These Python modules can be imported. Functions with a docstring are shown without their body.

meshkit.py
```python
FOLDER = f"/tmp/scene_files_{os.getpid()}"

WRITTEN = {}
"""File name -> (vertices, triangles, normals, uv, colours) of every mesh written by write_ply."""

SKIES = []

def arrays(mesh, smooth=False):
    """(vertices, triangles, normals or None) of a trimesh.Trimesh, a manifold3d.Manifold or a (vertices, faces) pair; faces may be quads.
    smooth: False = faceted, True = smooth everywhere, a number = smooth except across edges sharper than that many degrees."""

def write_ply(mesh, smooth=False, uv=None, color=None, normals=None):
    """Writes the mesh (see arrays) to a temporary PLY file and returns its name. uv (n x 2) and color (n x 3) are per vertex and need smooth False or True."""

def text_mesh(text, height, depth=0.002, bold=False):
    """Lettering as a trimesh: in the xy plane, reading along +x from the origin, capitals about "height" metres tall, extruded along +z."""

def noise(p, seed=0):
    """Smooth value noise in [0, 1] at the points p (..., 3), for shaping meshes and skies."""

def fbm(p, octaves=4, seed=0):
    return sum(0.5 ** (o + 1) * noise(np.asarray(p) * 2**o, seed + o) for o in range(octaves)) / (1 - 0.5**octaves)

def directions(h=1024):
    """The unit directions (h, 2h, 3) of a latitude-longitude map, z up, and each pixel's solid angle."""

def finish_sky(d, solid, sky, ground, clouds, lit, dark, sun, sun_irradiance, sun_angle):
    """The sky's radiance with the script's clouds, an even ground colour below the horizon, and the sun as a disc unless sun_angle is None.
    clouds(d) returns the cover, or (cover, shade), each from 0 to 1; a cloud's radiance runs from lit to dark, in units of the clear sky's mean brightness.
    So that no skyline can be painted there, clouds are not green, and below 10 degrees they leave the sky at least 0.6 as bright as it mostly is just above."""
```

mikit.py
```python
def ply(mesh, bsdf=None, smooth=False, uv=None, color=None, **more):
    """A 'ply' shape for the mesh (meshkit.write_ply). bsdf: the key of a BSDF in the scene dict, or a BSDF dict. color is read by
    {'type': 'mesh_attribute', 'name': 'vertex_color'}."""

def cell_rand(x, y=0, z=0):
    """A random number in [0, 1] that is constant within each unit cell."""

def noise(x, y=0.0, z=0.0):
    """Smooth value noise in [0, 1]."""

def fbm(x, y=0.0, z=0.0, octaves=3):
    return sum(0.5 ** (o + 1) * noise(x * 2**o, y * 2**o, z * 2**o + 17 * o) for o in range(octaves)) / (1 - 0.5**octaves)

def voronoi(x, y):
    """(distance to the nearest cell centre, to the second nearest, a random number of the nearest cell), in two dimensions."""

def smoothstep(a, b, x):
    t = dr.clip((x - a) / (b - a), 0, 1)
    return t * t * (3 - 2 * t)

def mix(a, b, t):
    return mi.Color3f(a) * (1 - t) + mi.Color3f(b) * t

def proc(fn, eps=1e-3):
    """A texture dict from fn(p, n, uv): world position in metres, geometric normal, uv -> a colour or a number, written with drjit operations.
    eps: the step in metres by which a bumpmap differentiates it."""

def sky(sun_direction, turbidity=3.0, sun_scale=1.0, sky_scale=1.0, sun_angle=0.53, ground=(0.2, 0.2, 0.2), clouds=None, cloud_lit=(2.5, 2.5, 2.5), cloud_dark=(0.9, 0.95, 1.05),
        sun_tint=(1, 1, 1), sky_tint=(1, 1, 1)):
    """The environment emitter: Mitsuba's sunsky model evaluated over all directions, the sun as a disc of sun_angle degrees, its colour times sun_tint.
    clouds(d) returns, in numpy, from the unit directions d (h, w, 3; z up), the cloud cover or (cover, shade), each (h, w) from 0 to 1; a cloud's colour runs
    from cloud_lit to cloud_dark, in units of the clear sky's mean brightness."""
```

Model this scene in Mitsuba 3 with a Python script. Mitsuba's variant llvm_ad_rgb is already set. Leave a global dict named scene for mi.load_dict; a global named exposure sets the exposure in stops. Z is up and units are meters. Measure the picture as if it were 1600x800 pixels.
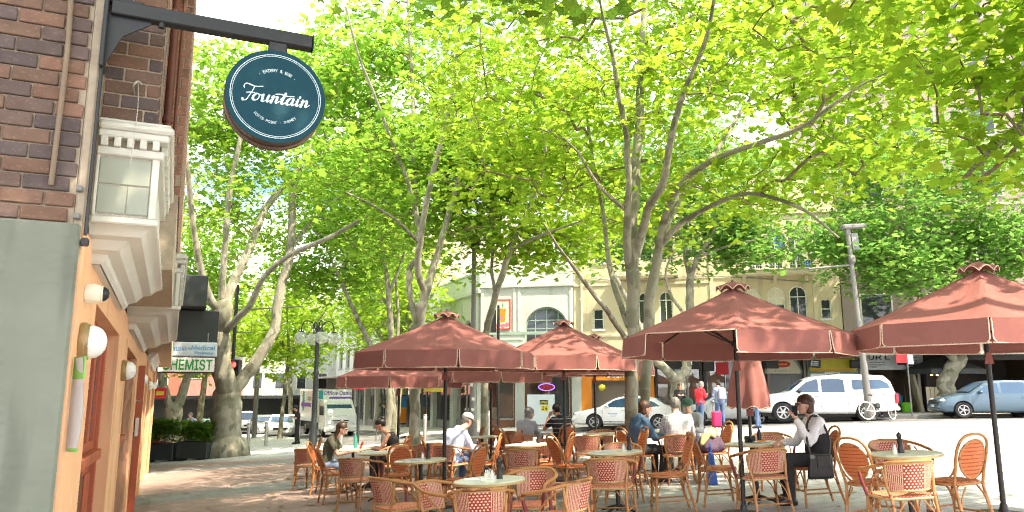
import math, random
import numpy as np, trimesh, shapely
import manifold3d as m3
import drjit as dr
import mitsuba as mi
import mikit, meshkit
from shapely.geometry import Polygon, Point, LineString, box as sbox
from mikit import noise, fbm, voronoi, cell_rand, smoothstep, mix

# ------------------------------------------------------------------ camera, sky, exposure
T4 = mi.ScalarTransform4f
CAM_Z, PITCH, FOV = 1.64, 9.9, 68.56
scene, labels = {}, {}
_p = math.radians(PITCH)
scene['camera'] = {'type': 'perspective', 'fov': FOV, 'fov_axis': 'x', 'near_clip': 0.05, 'far_clip': 2000.0,
                   'to_world': T4().look_at(origin=[0, 0, CAM_Z], target=[0, math.cos(_p), CAM_Z + math.sin(_p)], up=[0, 0, 1])}


def cloud_cover(d):
    q = d / np.maximum(d[..., 2:3] + 0.25, 0.08)
    n = meshkit.fbm(q * 1.6 + 3.1, 5)
    return np.clip((n - 0.20) * 4.0, 0, 0.97)


SUN = (0.47, -0.34, 0.81)
scene['sky_light'] = mikit.sky(SUN, turbidity=3, sun_scale=.9, sun_angle=.75, sky_scale=1.0, clouds=cloud_cover, cloud_lit=(3.5, 3.5, 3.5), cloud_dark=(2.3, 2.35, 2.4))
exposure = 3.3

# ------------------------------------------------------------------ helpers
RNG = np.random.default_rng(7)
random.seed(7)
_count = {}


def A(*v):
    return np.array(v, float)


def P(mesh, material=None, smooth=False, **kw):
    return mikit.ply(mesh, 'mat_' + material if isinstance(material, str) else material, smooth, **kw)


def uniq(key):
    n = _count.get(key, -1) + 1
    _count[key] = n
    return key if n == 0 else f'{key}_{n:03d}'


def thing(name, label, cat, group=None, kind=None):
    k = uniq(name)
    labels[k] = {'label': label}
    if cat:
        labels[k]['category'] = cat
    if group:
        labels[k]['group'] = group
    if kind:
        labels[k]['kind'] = kind
    return k


def put(key, pl, M=None):
    scene[key] = dict(pl) if M is None else {**pl, 'to_world': T4(np.asarray(M, float))}
    return key


def part(parent, name, mesh, mat=None, smooth=False, M=None, label=None, kind=None, **kw):
    """one part of a thing; mesh may be a ready ply dict"""
    k = uniq(parent + '__' + name)
    pl = mesh if isinstance(mesh, dict) else P(mesh, mat, smooth, **kw)
    put(k, pl, M)
    if label or kind:
        labels[k] = {}
        if label:
            labels[k]['label'] = label
        if kind:
            labels[k]['kind'] = kind
    return k


def solid(name, label, cat, mesh, mat, smooth=False, M=None, group=None, kind=None, **kw):
    k = thing(name, label, cat, group, kind)
    put(k, mesh if isinstance(mesh, dict) else P(mesh, mat, smooth, **kw), M)
    return k


def struct(name, mesh, mat, smooth=False, **kw):
    k = uniq(name)
    labels[k] = {'kind': 'structure'}
    put(k, P(mesh, mat, smooth, **kw))
    return k


def cat(ms):
    return trimesh.util.concatenate(list(ms))


def vf(v, f):
    return trimesh.Trimesh(np.asarray(v, float), np.asarray(f, int), process=False)


def place(x, y, z=0, rz=0, tilt=None):
    c, s = math.cos(math.radians(rz)), math.sin(math.radians(rz))
    M = np.eye(4)
    M[:3, :3] = [[c, -s, 0], [s, c, 0], [0, 0, 1]]
    if tilt is not None:
        M[:3, :3] = tilt @ M[:3, :3]
    M[:3, 3] = [x, y, z]
    return M


def xf(mesh, M):
    m = mesh.copy()
    m.apply_transform(M)
    return m


def bx(x0, x1, y0, y1, z0, z1):
    return trimesh.creation.box(bounds=[[min(x0, x1), min(y0, y1), min(z0, z1)], [max(x0, x1), max(y0, y1), max(z0, z1)]])


def cbox(x0, x1, y0, y1, z0, z1, c=0.01):
    """box with chamfered edges"""
    c = min(c, (x1 - x0) * .45, (y1 - y0) * .45, (z1 - z0) * .45)
    pts = []
    for sx, X in ((1, x0), (-1, x1)):
        for sy, Y in ((1, y0), (-1, y1)):
            for sz, Z in ((1, z0), (-1, z1)):
                pts += [[X, Y + sy * c, Z + sz * c], [X + sx * c, Y, Z + sz * c], [X + sx * c, Y + sy * c, Z]]
    return trimesh.convex.convex_hull(np.array(pts))


def frames(p, closed=False):
    t = np.gradient(p, axis=0) if not closed else np.roll(p, -1, 0) - np.roll(p, 1, 0)
    t = t / (np.linalg.norm(t, axis=1, keepdims=True) + 1e-12)
    a = np.zeros_like(p)
    r = A(0, 0, 1) if abs(t[0, 2]) < .9 else A(1, 0, 0)
    v = np.cross(t[0], r)
    v /= np.linalg.norm(v)
    for i in range(len(p)):
        v = v - t[i] * (v @ t[i])
        v = v / (np.linalg.norm(v) + 1e-12)
        a[i] = v
    return a, np.cross(t, a)


def tube(pts, r, n=6, closed=False, caps=True):
    p = np.asarray(pts, float)
    r = np.broadcast_to(np.asarray(r, float), (len(p),))
    a, b = frames(p, closed)
    g = np.arange(n) * 2 * np.pi / n
    v = p[:, None] + r[:, None, None] * (np.cos(g)[None, :, None] * a[:, None] + np.sin(g)[None, :, None] * b[:, None])
    m = len(p)
    i, j = np.meshgrid(np.arange(m if closed else m - 1), np.arange(n), indexing='ij')
    i2, j2 = (i + 1) % m, (j + 1) % n
    q = np.stack([i * n + j, i * n + j2, i2 * n + j2, i2 * n + j], -1).reshape(-1, 4)
    v = v.reshape(-1, 3)
    f = np.vstack([q[:, [0, 1, 2]], q[:, [0, 2, 3]]])
    if caps and not closed:
        v = np.vstack([v, p[:1], p[-1:]])
        k = np.arange(n)
        f = np.vstack([f, np.stack([k * 0 + m * n, (k + 1) % n, k], 1), np.stack([k * 0 + m * n + 1, (m - 1) * n + k, (m - 1) * n + (k + 1) % n], 1)])
    return vf(v, f)


def smoothline(pts, n=4):
    """Catmull-Rom through the rows of pts (any width)"""
    p = np.asarray(pts, float)
    P = np.vstack([2 * p[0] - p[1], p, 2 * p[-1] - p[-2]])
    out = []
    for i in range(1, len(P) - 2):
        for t in np.arange(n) / n:
            out.append(.5 * (2 * P[i] + (P[i + 1] - P[i - 1]) * t + (2 * P[i - 1] - 5 * P[i] + 4 * P[i + 1] - P[i + 2]) * t * t + (3 * P[i] - P[i - 1] - 3 * P[i + 1] + P[i + 2]) * t ** 3))
    out.append(p[-1])
    return np.array(out)


def lathe(prof, n=20):
    """prof: (r, z) rows, bottom to top"""
    p = np.asarray(prof, float)
    g = np.arange(n) * 2 * np.pi / n
    v = np.stack([p[:, 0][:, None] * np.cos(g), p[:, 0][:, None] * np.sin(g), np.repeat(p[:, 1][:, None], n, 1)], -1).reshape(-1, 3)
    i, j = np.meshgrid(np.arange(len(p) - 1), np.arange(n), indexing='ij')
    j2 = (j + 1) % n
    q = np.stack([i * n + j, i * n + j2, (i + 1) * n + j2, (i + 1) * n + j], -1).reshape(-1, 4)
    return vf(v, np.vstack([q[:, [0, 1, 2]], q[:, [0, 2, 3]]]))


def extr(poly, d):
    """extrude a shapely polygon along +z by d"""
    gs = [g for g in getattr(poly, 'geoms', [poly]) if g.geom_type == 'Polygon' and g.area > 1e-7]
    return cat(trimesh.creation.extrude_polygon(g, d, engine='earcut') for g in gs)


def remap(mesh, o, ex, ey, ez):
    """local x, y, z onto the given world vectors from origin o"""
    M = np.eye(4)
    M[:3, 0], M[:3, 1], M[:3, 2], M[:3, 3] = ex, ey, ez, o
    m = xf(mesh, M)
    if np.linalg.det(M[:3, :3]) < 0:
        m.invert()
    return m


def rrect(w, h, r, x=0, y=0):
    return sbox(x - w / 2 + r, y - h / 2 + r, x + w / 2 - r, y + h / 2 - r).buffer(r, quad_segs=4)


def ico(c, r, sub=2):
    m = trimesh.creation.icosphere(subdivisions=sub, radius=1.0)
    m.apply_scale(r if np.ndim(r) else [r] * 3)
    m.apply_translation(c)
    return m


def word(text, h, depth=.004, bold=False, center=True):
    m = meshkit.text_mesh(text, h, depth, bold)
    if center:
        b = m.bounds
        m.apply_translation([-(b[0, 0] + b[1, 0]) / 2, -(b[0, 1] + b[1, 1]) / 2, 0])
    return m


def zg(x, y):
    """height of the sloping ground"""
    x, y = np.clip(np.asarray(x, float), -45, 45), np.clip(np.asarray(y, float), 9.5, 110)
    return .175 + .055 * x - .016 * y - .0016 * np.maximum(0, x - 8) ** 2


_nx = A(-.055, .012, 1)
_nx = _nx / np.linalg.norm(_nx)
_ax = np.cross(_nx, [0, 1, 0]); _ax = np.cross([0, 1, 0], _nx); _ax = _ax / np.linalg.norm(_ax)
TILT = np.stack([_ax, np.cross(_nx, _ax), _nx], 1)
# ------------------------------------------------------------------ materials
def rgb(*c):
    return {'type': 'rgb', 'value': list(map(float, c))}


def mat(name, color, rough=.6, metal=0.0, spec=.5, two=True, bump=None, bscale=1.0, coat=0.0):
    col = mikit.proc(color) if callable(color) else rgb(*color)
    b = {'type': 'principled', 'base_color': col, 'roughness': rough, 'metallic': metal, 'specular': spec}
    if coat:
        b['clearcoat'] = coat
        b['clearcoat_gloss'] = .9
    if bump:
        b = {'type': 'bumpmap', 'relief': mikit.proc(bump, .004), 'scale': bscale, 'bsdf': b}
    scene['mat_' + name] = {'type': 'twosided', 'bsdf': b} if two else b
    return name


def weave_dots(p, n, uv):
    """dark red cane: cream dots in the middle, fine cream stripes at the sides"""
    u, v = uv.x, uv.y
    cy = v * 10.0
    row = dr.floor(cy)
    fx = u * 14.0 + (row - 2 * dr.floor(row * .5)) * .5
    fx = fx - dr.floor(fx)
    fy = cy - row
    dot = smoothstep(.34, .24, dr.sqrt(dr.square(fx - .5) + dr.square((fy - .5) * .95)))
    sx = u * 30.0 - dr.floor(u * 30.0)
    line = smoothstep(.30, .16, dr.abs(sx - .5)) * .8
    mid = smoothstep(.30, .31, u) * smoothstep(.70, .69, u)
    k = mix(mi.Color3f(line), mi.Color3f(dot), mid)
    f = fbm(p.x * 90, p.y * 90, p.z * 90, 2)
    return mix(mix((.24, .022, .020), (.34, .045, .03), f), mix((.62, .45, .30), (.74, .58, .42), f), k.x)


def weave_stripe(p, n, uv):
    """orange cane with darker rows"""
    v = uv.y * 11.0
    fv = v - dr.floor(v)
    row = smoothstep(.16, .08, dr.abs(fv - .5))
    w = uv.x * 34.0
    fw = w - dr.floor(w)
    alt = dr.abs(fw - .5) * 2
    f = fbm(p.x * 60, p.y * 60, p.z * 60, 2)
    return mix(mix((.43, .10, .030), (.56, .17, .05), f * .6 + alt * .4), (.22, .03, .02), row * .85)


def weave_seat(p, n, uv):
    a = (uv.x + uv.y) * 14.0
    b = (uv.x - uv.y) * 14.0
    d = smoothstep(.36, .22, dr.abs(a - dr.floor(a) - .5)) * smoothstep(.36, .22, dr.abs(b - dr.floor(b) - .5))
    f = fbm(p.x * 70, p.y * 70, p.z * 70, 2)
    return mix(mix((.40, .06, .035), (.52, .11, .05), f), (.66, .42, .28), d * .8)


def cane(p, n, uv):
    q = fbm(p.x * 28, p.y * 28, p.z * 28, 3)
    node = smoothstep(.74, .80, noise(p.x * 9 + 3, p.y * 9, p.z * 22))
    return mix(mix((.32, .125, .04), (.45, .215, .075), q), (.18, .055, .02), node)


mat('weave_dots', weave_dots, .5)
mat('weave_stripe', weave_stripe, .5)
mat('weave_seat', weave_seat, .5)
mat('cane', cane, .38)
mat('cane_pale', (.43, .28, .13), .38)
mat('cane_wine', (.17, .028, .035), .4)


def marble(p, n, uv):
    f = fbm(p.x * 14, p.y * 14, p.z * 3, 4)
    return mix((.50, .53, .44), (.66, .68, .59), f)


mat('table_stone', marble, .28, spec=.5)
mat('table_edge', (.55, .42, .20), .4, metal=.4)
mat('black_metal', (.018, .018, .02), .42)
mat('steel', (.54, .54, .52), .35, metal=.8)
mat('galv', (.19, .187, .18), .6, metal=.2)


def canvas(p, n, uv):
    f = fbm(p.x * 2.2, p.y * 2.2, p.z * 2.2, 4)
    g = noise(p.x * 140, p.y * 140, p.z * 140)
    f = f * .8 + .35 * smoothstep(.62, .75, fbm(p.x * 5, p.y * 5, p.z * 9, 3)) - .05
    return mix((.262, .104, .094), (.342, .156, .142), f * .75 + g * .25)


scene['mat_canvas'] = {'type': 'principledthin', 'base_color': mikit.proc(canvas), 'roughness': .85, 'diff_trans': .25, 'spec_trans': 0.0, 'eta': 1.3}
mat('piping', (.62, .47, .38), .8)

# left building
mat('mortar', lambda p, n, uv: mix((.29, .235, .175), (.43, .365, .285), fbm(p.x * 25, p.y * 25, p.z * 25, 3)), .95,
    bump=lambda p, n, uv: fbm(p.x * 60, p.y * 60, p.z * 60, 3), bscale=.004)


def brick(p, n, uv):
    """uv holds the tone and the wear of one brick"""
    t = uv.x
    c = mix(mix((.125, .092, .092), (.180, .110, .082), smoothstep(.15, .45, t)), mix((.228, .125, .088), (.40, .21, .155), smoothstep(.75, .95, t)), smoothstep(.45, .75, t))
    q = fbm(p.x * 13, p.y * 13, p.z * 13, 4)
    s = smoothstep(.70, .80, noise(p.x * 75, p.y * 75, p.z * 75))
    return c * .8 * (.72 + .5 * q + .3 * s) * (.85 + .3 * uv.y)


mat('brick', brick, .88, bump=lambda p, n, uv: fbm(p.x * 90, p.y * 90, p.z * 90, 3), bscale=.003)


def brickwork(p, n, uv):
    """brick courses for the parts of the wall outside the picture"""
    face = smoothstep(.4, .6, dr.abs(n.x * -.4067 + n.y * .9135))
    h = (p.x * .9135 + p.y * .4067) * face + (p.x * -.4067 + p.y * .9135) * (1 - face)
    r = dr.floor(p.z / .0855)
    u = h / .23 + (r - 2 * dr.floor(r * .5)) * .5
    cu = dr.floor(u)
    t = cell_rand(cu, r, 2)
    j = dr.maximum(smoothstep(.46, .49, dr.abs(u - cu - .5)), smoothstep(.40, .46, dr.abs(p.z / .0855 - r - .5)))
    c = mix(mix((.11, .085, .085), (.17, .10, .08), smoothstep(.2, .4, t)), (.25, .13, .095), smoothstep(.5, .9, t))
    return mix(c * (.8 + .4 * fbm(p.x * 13, p.y * 13, p.z * 13, 3)), (.36, .30, .23), j)


mat('brickwork', brickwork, .9)
mat('stucco', lambda p, n, uv: mix(mix((.155, .172, .140), (.215, .232, .192), fbm(p.x * 3, p.y * 3, p.z * 3, 4)), (.11, .12, .10), smoothstep(.56, .78, fbm(p.x * 5 + p.y * 5, 2, p.z * .8, 4)) * .6), .92,
    bump=lambda p, n, uv: fbm(p.x * 46, p.y * 46, p.z * 40, 3) + .5 * fbm(p.x * 110, p.y * 110, p.z * 110, 2), bscale=.010)
mat('orange_paint', lambda p, n, uv: mix(mix((.60, .32, .175), (.70, .42, .25), fbm(p.x * 4, p.y * 4, p.z * 2, 4)), (.40, .22, .13), smoothstep(.60, .80, fbm(p.x * 7 + p.y * 7, 4, p.z * .7, 3)) * .5), .75,
    bump=lambda p, n, uv: fbm(p.x * 35, p.y * 35, p.z * 35, 3), bscale=.003)
mat('rough_plaster', lambda p, n, uv: mix((.55, .27, .16), (.70, .40, .27), fbm(p.x * 9, p.y * 9, p.z * 9, 4)), .9,
    bump=lambda p, n, uv: voronoi(p.y * 14 + p.x * 14, p.z * 14)[0], bscale=.03)
mat('rust_timber', lambda p, n, uv: mix((.30, .062, .028), (.42, .105, .048), fbm(p.x * 6, p.y * 6, p.z * 1.2, 4)), .5)
mat('dark_timber', (.14, .045, .027), .5)
mat('white_paint', lambda p, n, uv: mix((.54, .54, .49), (.66, .66, .61), fbm(p.x * 3, p.y * 3, p.z * 3, 4)), .55)
mat('sage_panel', (.34, .37, .31), .6)
mat('sign_navy', (.005, .046, .070), .7, spec=.25)
mat('sign_black', (.012, .014, .018), .4)
mat('sign_rim', (.10, .065, .052), .32, metal=.6)
mat('pale_ink', (.62, .74, .78), .6)
mat('white_plastic', (.80, .80, .78), .35)
mat('cream_plastic', (.78, .74, .62), .4)
mat('brass', (.40, .30, .16), .4, metal=.6)
mat('globe_glass', (.82, .84, .84), .15, coat=.6)
mat('charcoal', (.028, .036, .038), .5)
mat('green_ink', (.015, .28, .06), .5)
mat('blue_ink', (.06, .26, .55), .5)
mat('white_ink', (.85, .85, .85), .5)
mat('black_ink', (.02, .02, .025), .5)
mat('red_ink', (.62, .02, .03), .5)
mat('purple_ink', (.16, .07, .42), .5)
mat('teal_ink', (.02, .32, .38), .5)
mat('yellow_sign', (.68, .60, .04), .5)
mat('pale_sign', (.62, .70, .74), .5)
mat('cream_sign', (.68, .64, .48), .5)
mat('orange_sign', (.72, .24, .015), .5)
mat('green_paper', (.22, .48, .12), .7)
mat('grey_paper', (.50, .52, .54), .7)

# ground
def paving(p, n, uv):
    q = p.x * -.407 + p.y * .9135
    r = p.x * .9135 + p.y * .407
    row = dr.floor(q / .115)
    sh = (row - 2 * dr.floor(row * .5)) * .5
    col = dr.floor(r / .23 + sh)
    cr = cell_rand(row, col, 1)
    fy, fx = q / .115 - row, r / .23 + sh - col
    joint = smoothstep(.44, .48, dr.abs(fx - .5)) + smoothstep(.40, .47, dr.abs(fy - .5))
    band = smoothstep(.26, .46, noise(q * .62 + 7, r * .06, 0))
    far = dr.maximum(smoothstep(24, 27, p.y), smoothstep(1.2, 4.5, p.x + .12 * (p.y - 10)) * .75)  # paler far off and to the right: sunlight put into the paving colour
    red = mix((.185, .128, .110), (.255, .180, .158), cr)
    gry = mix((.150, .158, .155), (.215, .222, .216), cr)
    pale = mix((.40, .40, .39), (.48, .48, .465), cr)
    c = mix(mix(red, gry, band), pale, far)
    dirt = fbm(p.x * .8, p.y * .8, 0, 4)
    c = c * (.78 + .44 * dirt)
    gum = smoothstep(.80, .84, noise(p.x * 9, p.y * 9, 2))
    return mix(c, (.16, .15, .14), dr.clip(joint * .5, 0, 1) + gum * .35)


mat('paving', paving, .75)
mat('pale_paving', lambda p, n, uv: mix((.40, .39, .36), (.50, .48, .45), fbm(p.x * 1.2, p.y * 1.2, 0, 4)), .8)
mat('asphalt', lambda p, n, uv: mix((.085, .085, .088), (.13, .13, .13), fbm(p.x * 1.5, p.y * 1.5, 0, 4) * .7 + noise(p.x * 60, p.y * 60, 0) * .3), .85)
mat('kerb_stone', (.33, .32, .295), .8)
mat('road_paint', (.70, .70, .68), .7)
mat('soil', (.05, .035, .025), .95)


# trees
def bark(p, n, uv):
    a, b, c = voronoi(p.x * 5.0 + p.y * 5.0 + fbm(p.x * 6, p.y * 6, p.z * 3, 2) * 2.0, p.z * 3.2)
    f = fbm(p.x * 16, p.y * 16, p.z * 9, 3)
    base = mix((.20, .192, .145), (.29, .28, .215), f)
    patch = mix((.125, .128, .085), (.36, .345, .275), c)
    k = smoothstep(.03, .12, b - a) * .9
    lich = smoothstep(.55, .72, fbm(p.x * 2.2, p.y * 2.2, p.z * .9, 3))
    return mix(mix(base, patch, k), (.13, .145, .085), lich * .4)


mat('bark', bark, .9, bump=lambda p, n, uv: fbm(p.x * 18, p.y * 18, p.z * 8, 4), bscale=.012)
mat('twig', (.21, .155, .11), .85)
scene['mat_leaf'] = {'type': 'principledthin', 'base_color': {'type': 'mesh_attribute', 'name': 'vertex_color'}, 'roughness': .5, 'diff_trans': 1.3, 'spec_trans': 0.0, 'eta': 1.33}

# street
mat('grey_render', lambda p, n, uv: mix((.44, .48, .44), (.52, .56, .51), fbm(p.x * .5, p.y * .5, p.z * .5, 4)), .85)
mat('cream_render', lambda p, n, uv: mix(mix((.52, .465, .29), (.60, .54, .36), fbm(p.x * .5, p.y * .5, p.z * .5, 4)), (.36, .32, .22), smoothstep(.55, .8, fbm(p.x * 2.6, 3, p.z * .35, 4)) * .6), .85)
mat('white_render', lambda p, n, uv: mix(mix((.46, .49, .45), (.54, .57, .53), fbm(p.x * .7, p.y * .7, p.z * .7, 3)), (.33, .35, .31), smoothstep(.55, .8, fbm(p.x * 2.2 + p.y, 3, p.z * .4, 4)) * .5), .85)
mat('green_trim', (.27, .36, .30), .7)
mat('cream_trim', (.58, .53, .38), .75)
mat('brown_render', (.31, .255, .23), .85)
mat('pink_render', (.52, .20, .18), .8)
mat('far_brick', (.31, .13, .09), .85)
mat('roof_metal', (.30, .29, .28), .6)
mat('awning_grey', (.44, .42, .365), .8)
mat('shop_dark', (.055, .056, .058), .6)
mat('shop_grey', (.26, .27, .275), .7)
mat('shop_inner', (.36, .30, .235), .8)
mat('shelf_goods', lambda p, n, uv: mix(mix((.10, .10, .09), (.45, .42, .35), cell_rand(dr.floor(p.x * 5), dr.floor(p.y * 3), dr.floor(p.z * 5))), (.20, .26, .14), cell_rand(dr.floor(p.x * 4), 3, dr.floor(p.z * 4)) * .6), .7)
mat('blue_tarp', (.04, .16, .48), .6)
mat('frame_white', (.72, .72, .68), .5)
mat('brown_frame', (.16, .07, .04), .5)
scene['mat_far_glass'] = {'type': 'twosided', 'bsdf': {'type': 'principled', 'base_color': rgb(.035, .045, .05), 'roughness': .05, 'specular': .9}}
scene['mat_clear_glass'] = {'type': 'thindielectric', 'int_ior': 1.5}
scene['mat_globe_shell'] = {'type': 'blendbsdf', 'weight': .35, 'a': {'type': 'thindielectric', 'int_ior': 1.5}, 'b': {'type': 'twosided', 'bsdf': {'type': 'principled', 'base_color': rgb(.7, .72, .72), 'roughness': .2}}}

# vehicles
mat('car_white', (.78, .79, .80), .28, coat=.8)
mat('car_blue', (.095, .155, .215), .3, metal=.35, coat=.8)
mat('car_silver', (.40, .42, .43), .3, metal=.5, coat=.8)
mat('car_red', (.45, .02, .02), .3, coat=.8)
mat('car_green', (.02, .22, .14), .3, coat=.8)
scene['mat_car_glass'] = {'type': 'twosided', 'bsdf': {'type': 'principled', 'base_color': rgb(.035, .085, .17), 'roughness': .04, 'specular': .6, 'clearcoat': .5, 'clearcoat_gloss': .97}}
mat('rubber', (.022, .022, .024), .8)
mat('alloy', (.58, .58, .60), .3, metal=.7)
mat('lamp_clear', (.75, .77, .80), .12, coat=.8)
mat('lamp_red', (.55, .02, .03), .2, coat=.8)
mat('lamp_amber', (.75, .30, .02), .25)
mat('dark_plastic', (.035, .035, .038), .55)
mat('plate', (.72, .72, .66), .5)

# people
for _n, _r in (('vc_skin', .5), ('vc_hair', .5), ('vc_cloth', .88), ('vc_satin', .35)):
    mat(_n, (.5, .5, .5), _r)
    scene['mat_' + _n]['bsdf']['base_color'] = {'type': 'mesh_attribute', 'name': 'vertex_color'}
TONES = dict(skin=((.56, .315, .225), (.64, .385, .285)), skin_tan=((.42, .215, .145), (.50, .275, .19)),
             hair_brown=((.018, .008, .004), (.060, .027, .012)), hair_dark=((.006, .004, .003), (.018, .012, .010)), hair_grey=((.10, .097, .092), (.27, .26, .25)), hair_auburn=((.026, .009, .005), (.080, .028, .013)),
             olive=((.058, .060, .042), (.085, .088, .062)), denim=((.16, .22, .36), (.26, .33, .48)), denim_dark=((.030, .068, .135), (.055, .110, .195)), jeans=((.045, .085, .19), (.10, .16, .30)),
             black=((.014, .014, .016), (.030, .030, .033)), charcoal=((.045, .045, .05), (.075, .075, .08)), lightblue=((.42, .50, .68), (.54, .62, .78)), white=((.70, .70, .72), (.80, .80, .81)),
             grey=((.26, .27, .30), (.34, .35, .38)), red=((.60, .020, .035), (.72, .04, .06)), khaki=((.22, .20, .16), (.30, .27, .22)), cap=((.46, .44, .38), (.56, .54, .48)), purple=((.06, .035, .07), (.12, .08, .13)),
             green=((.04, .09, .07), (.07, .13, .10)))


def tint(mesh, tone, k=9.0):
    """per-vertex colour: a cloth's, skin's or hair's own unevenness"""
    a, b = (A(*c) for c in TONES[tone])
    t = meshkit.fbm(np.asarray(mesh.vertices) * k, 3)[:, None]
    return a * (1 - t) + b * t


mat('cloth_check', lambda p, n, uv: mix((.58, .58, .60), (.20, .19, .25), smoothstep(.25, .4, dr.abs(p.x * 42 - dr.floor(p.x * 42) - .5)) * .6 + smoothstep(.25, .4, dr.abs(p.z * 42 - dr.floor(p.z * 42) - .5)) * .4), .85)
mat('cloth_bands', lambda p, n, uv: mix((.018, .018, .022), (.42, .42, .42), smoothstep(.42, .46, dr.abs(p.z * 11 - dr.floor(p.z * 11) - .5))), .85)
mat('leather_black', (.02, .02, .024), .35)
mat('pink_shell', (.50, .012, .10), .4)
mat('bottle_green', (.10, .42, .34), .15)
mat('salt_glass', (.70, .70, .64), .2)
mat('paper', (.74, .75, .76), .7)
mat('menu_red', (.48, .10, .05), .6)
mat('flower_pink', (.62, .16, .22), .7)
mat('lime_bucket', (.18, .62, .03), .45)
mat('blue_bag', (.02, .28, .52), .5)
mat('bag_blue', (.03, .09, .36), .5)
mat('cloth_scarf', (.72, .62, .22), .85)
mat('plate_red', (.22, .012, .03), .4)
# ------------------------------------------------------------------ ground
U2, N2 = A(-.4067, .9135), A(.9135, .4067)          # along and out of the left building's front
E1, E2 = A(.977, -.215), A(.215, .977)              # along and into the building across the road
OX = A(-1.75, 41.2)                                 # street corner of the white building


def X2(s, t):
    """ground point in the frame of the building across the road"""
    return OX + E1 * s + E2 * t


def gridded(poly, step, dz):
    x0, y0, x1, y1 = poly.bounds
    vs, fs, at = [], [], 0
    for gx in np.arange(math.floor(x0 / step) * step, x1, step):
        for gy in np.arange(math.floor(y0 / step) * step, y1, step):
            c = poly.intersection(sbox(gx, gy, gx + step, gy + step))
            for g in getattr(c, 'geoms', [c]):
                if g.geom_type == 'Polygon' and g.area > 1e-6:
                    v, f = trimesh.creation.triangulate_polygon(g, engine='earcut')
                    vs.append(v); fs.append(f + at); at += len(v)
    v = np.vstack(vs)
    return vf(np.c_[v, zg(v[:, 0], v[:, 1]) + dz], np.vstack(fs))


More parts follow.
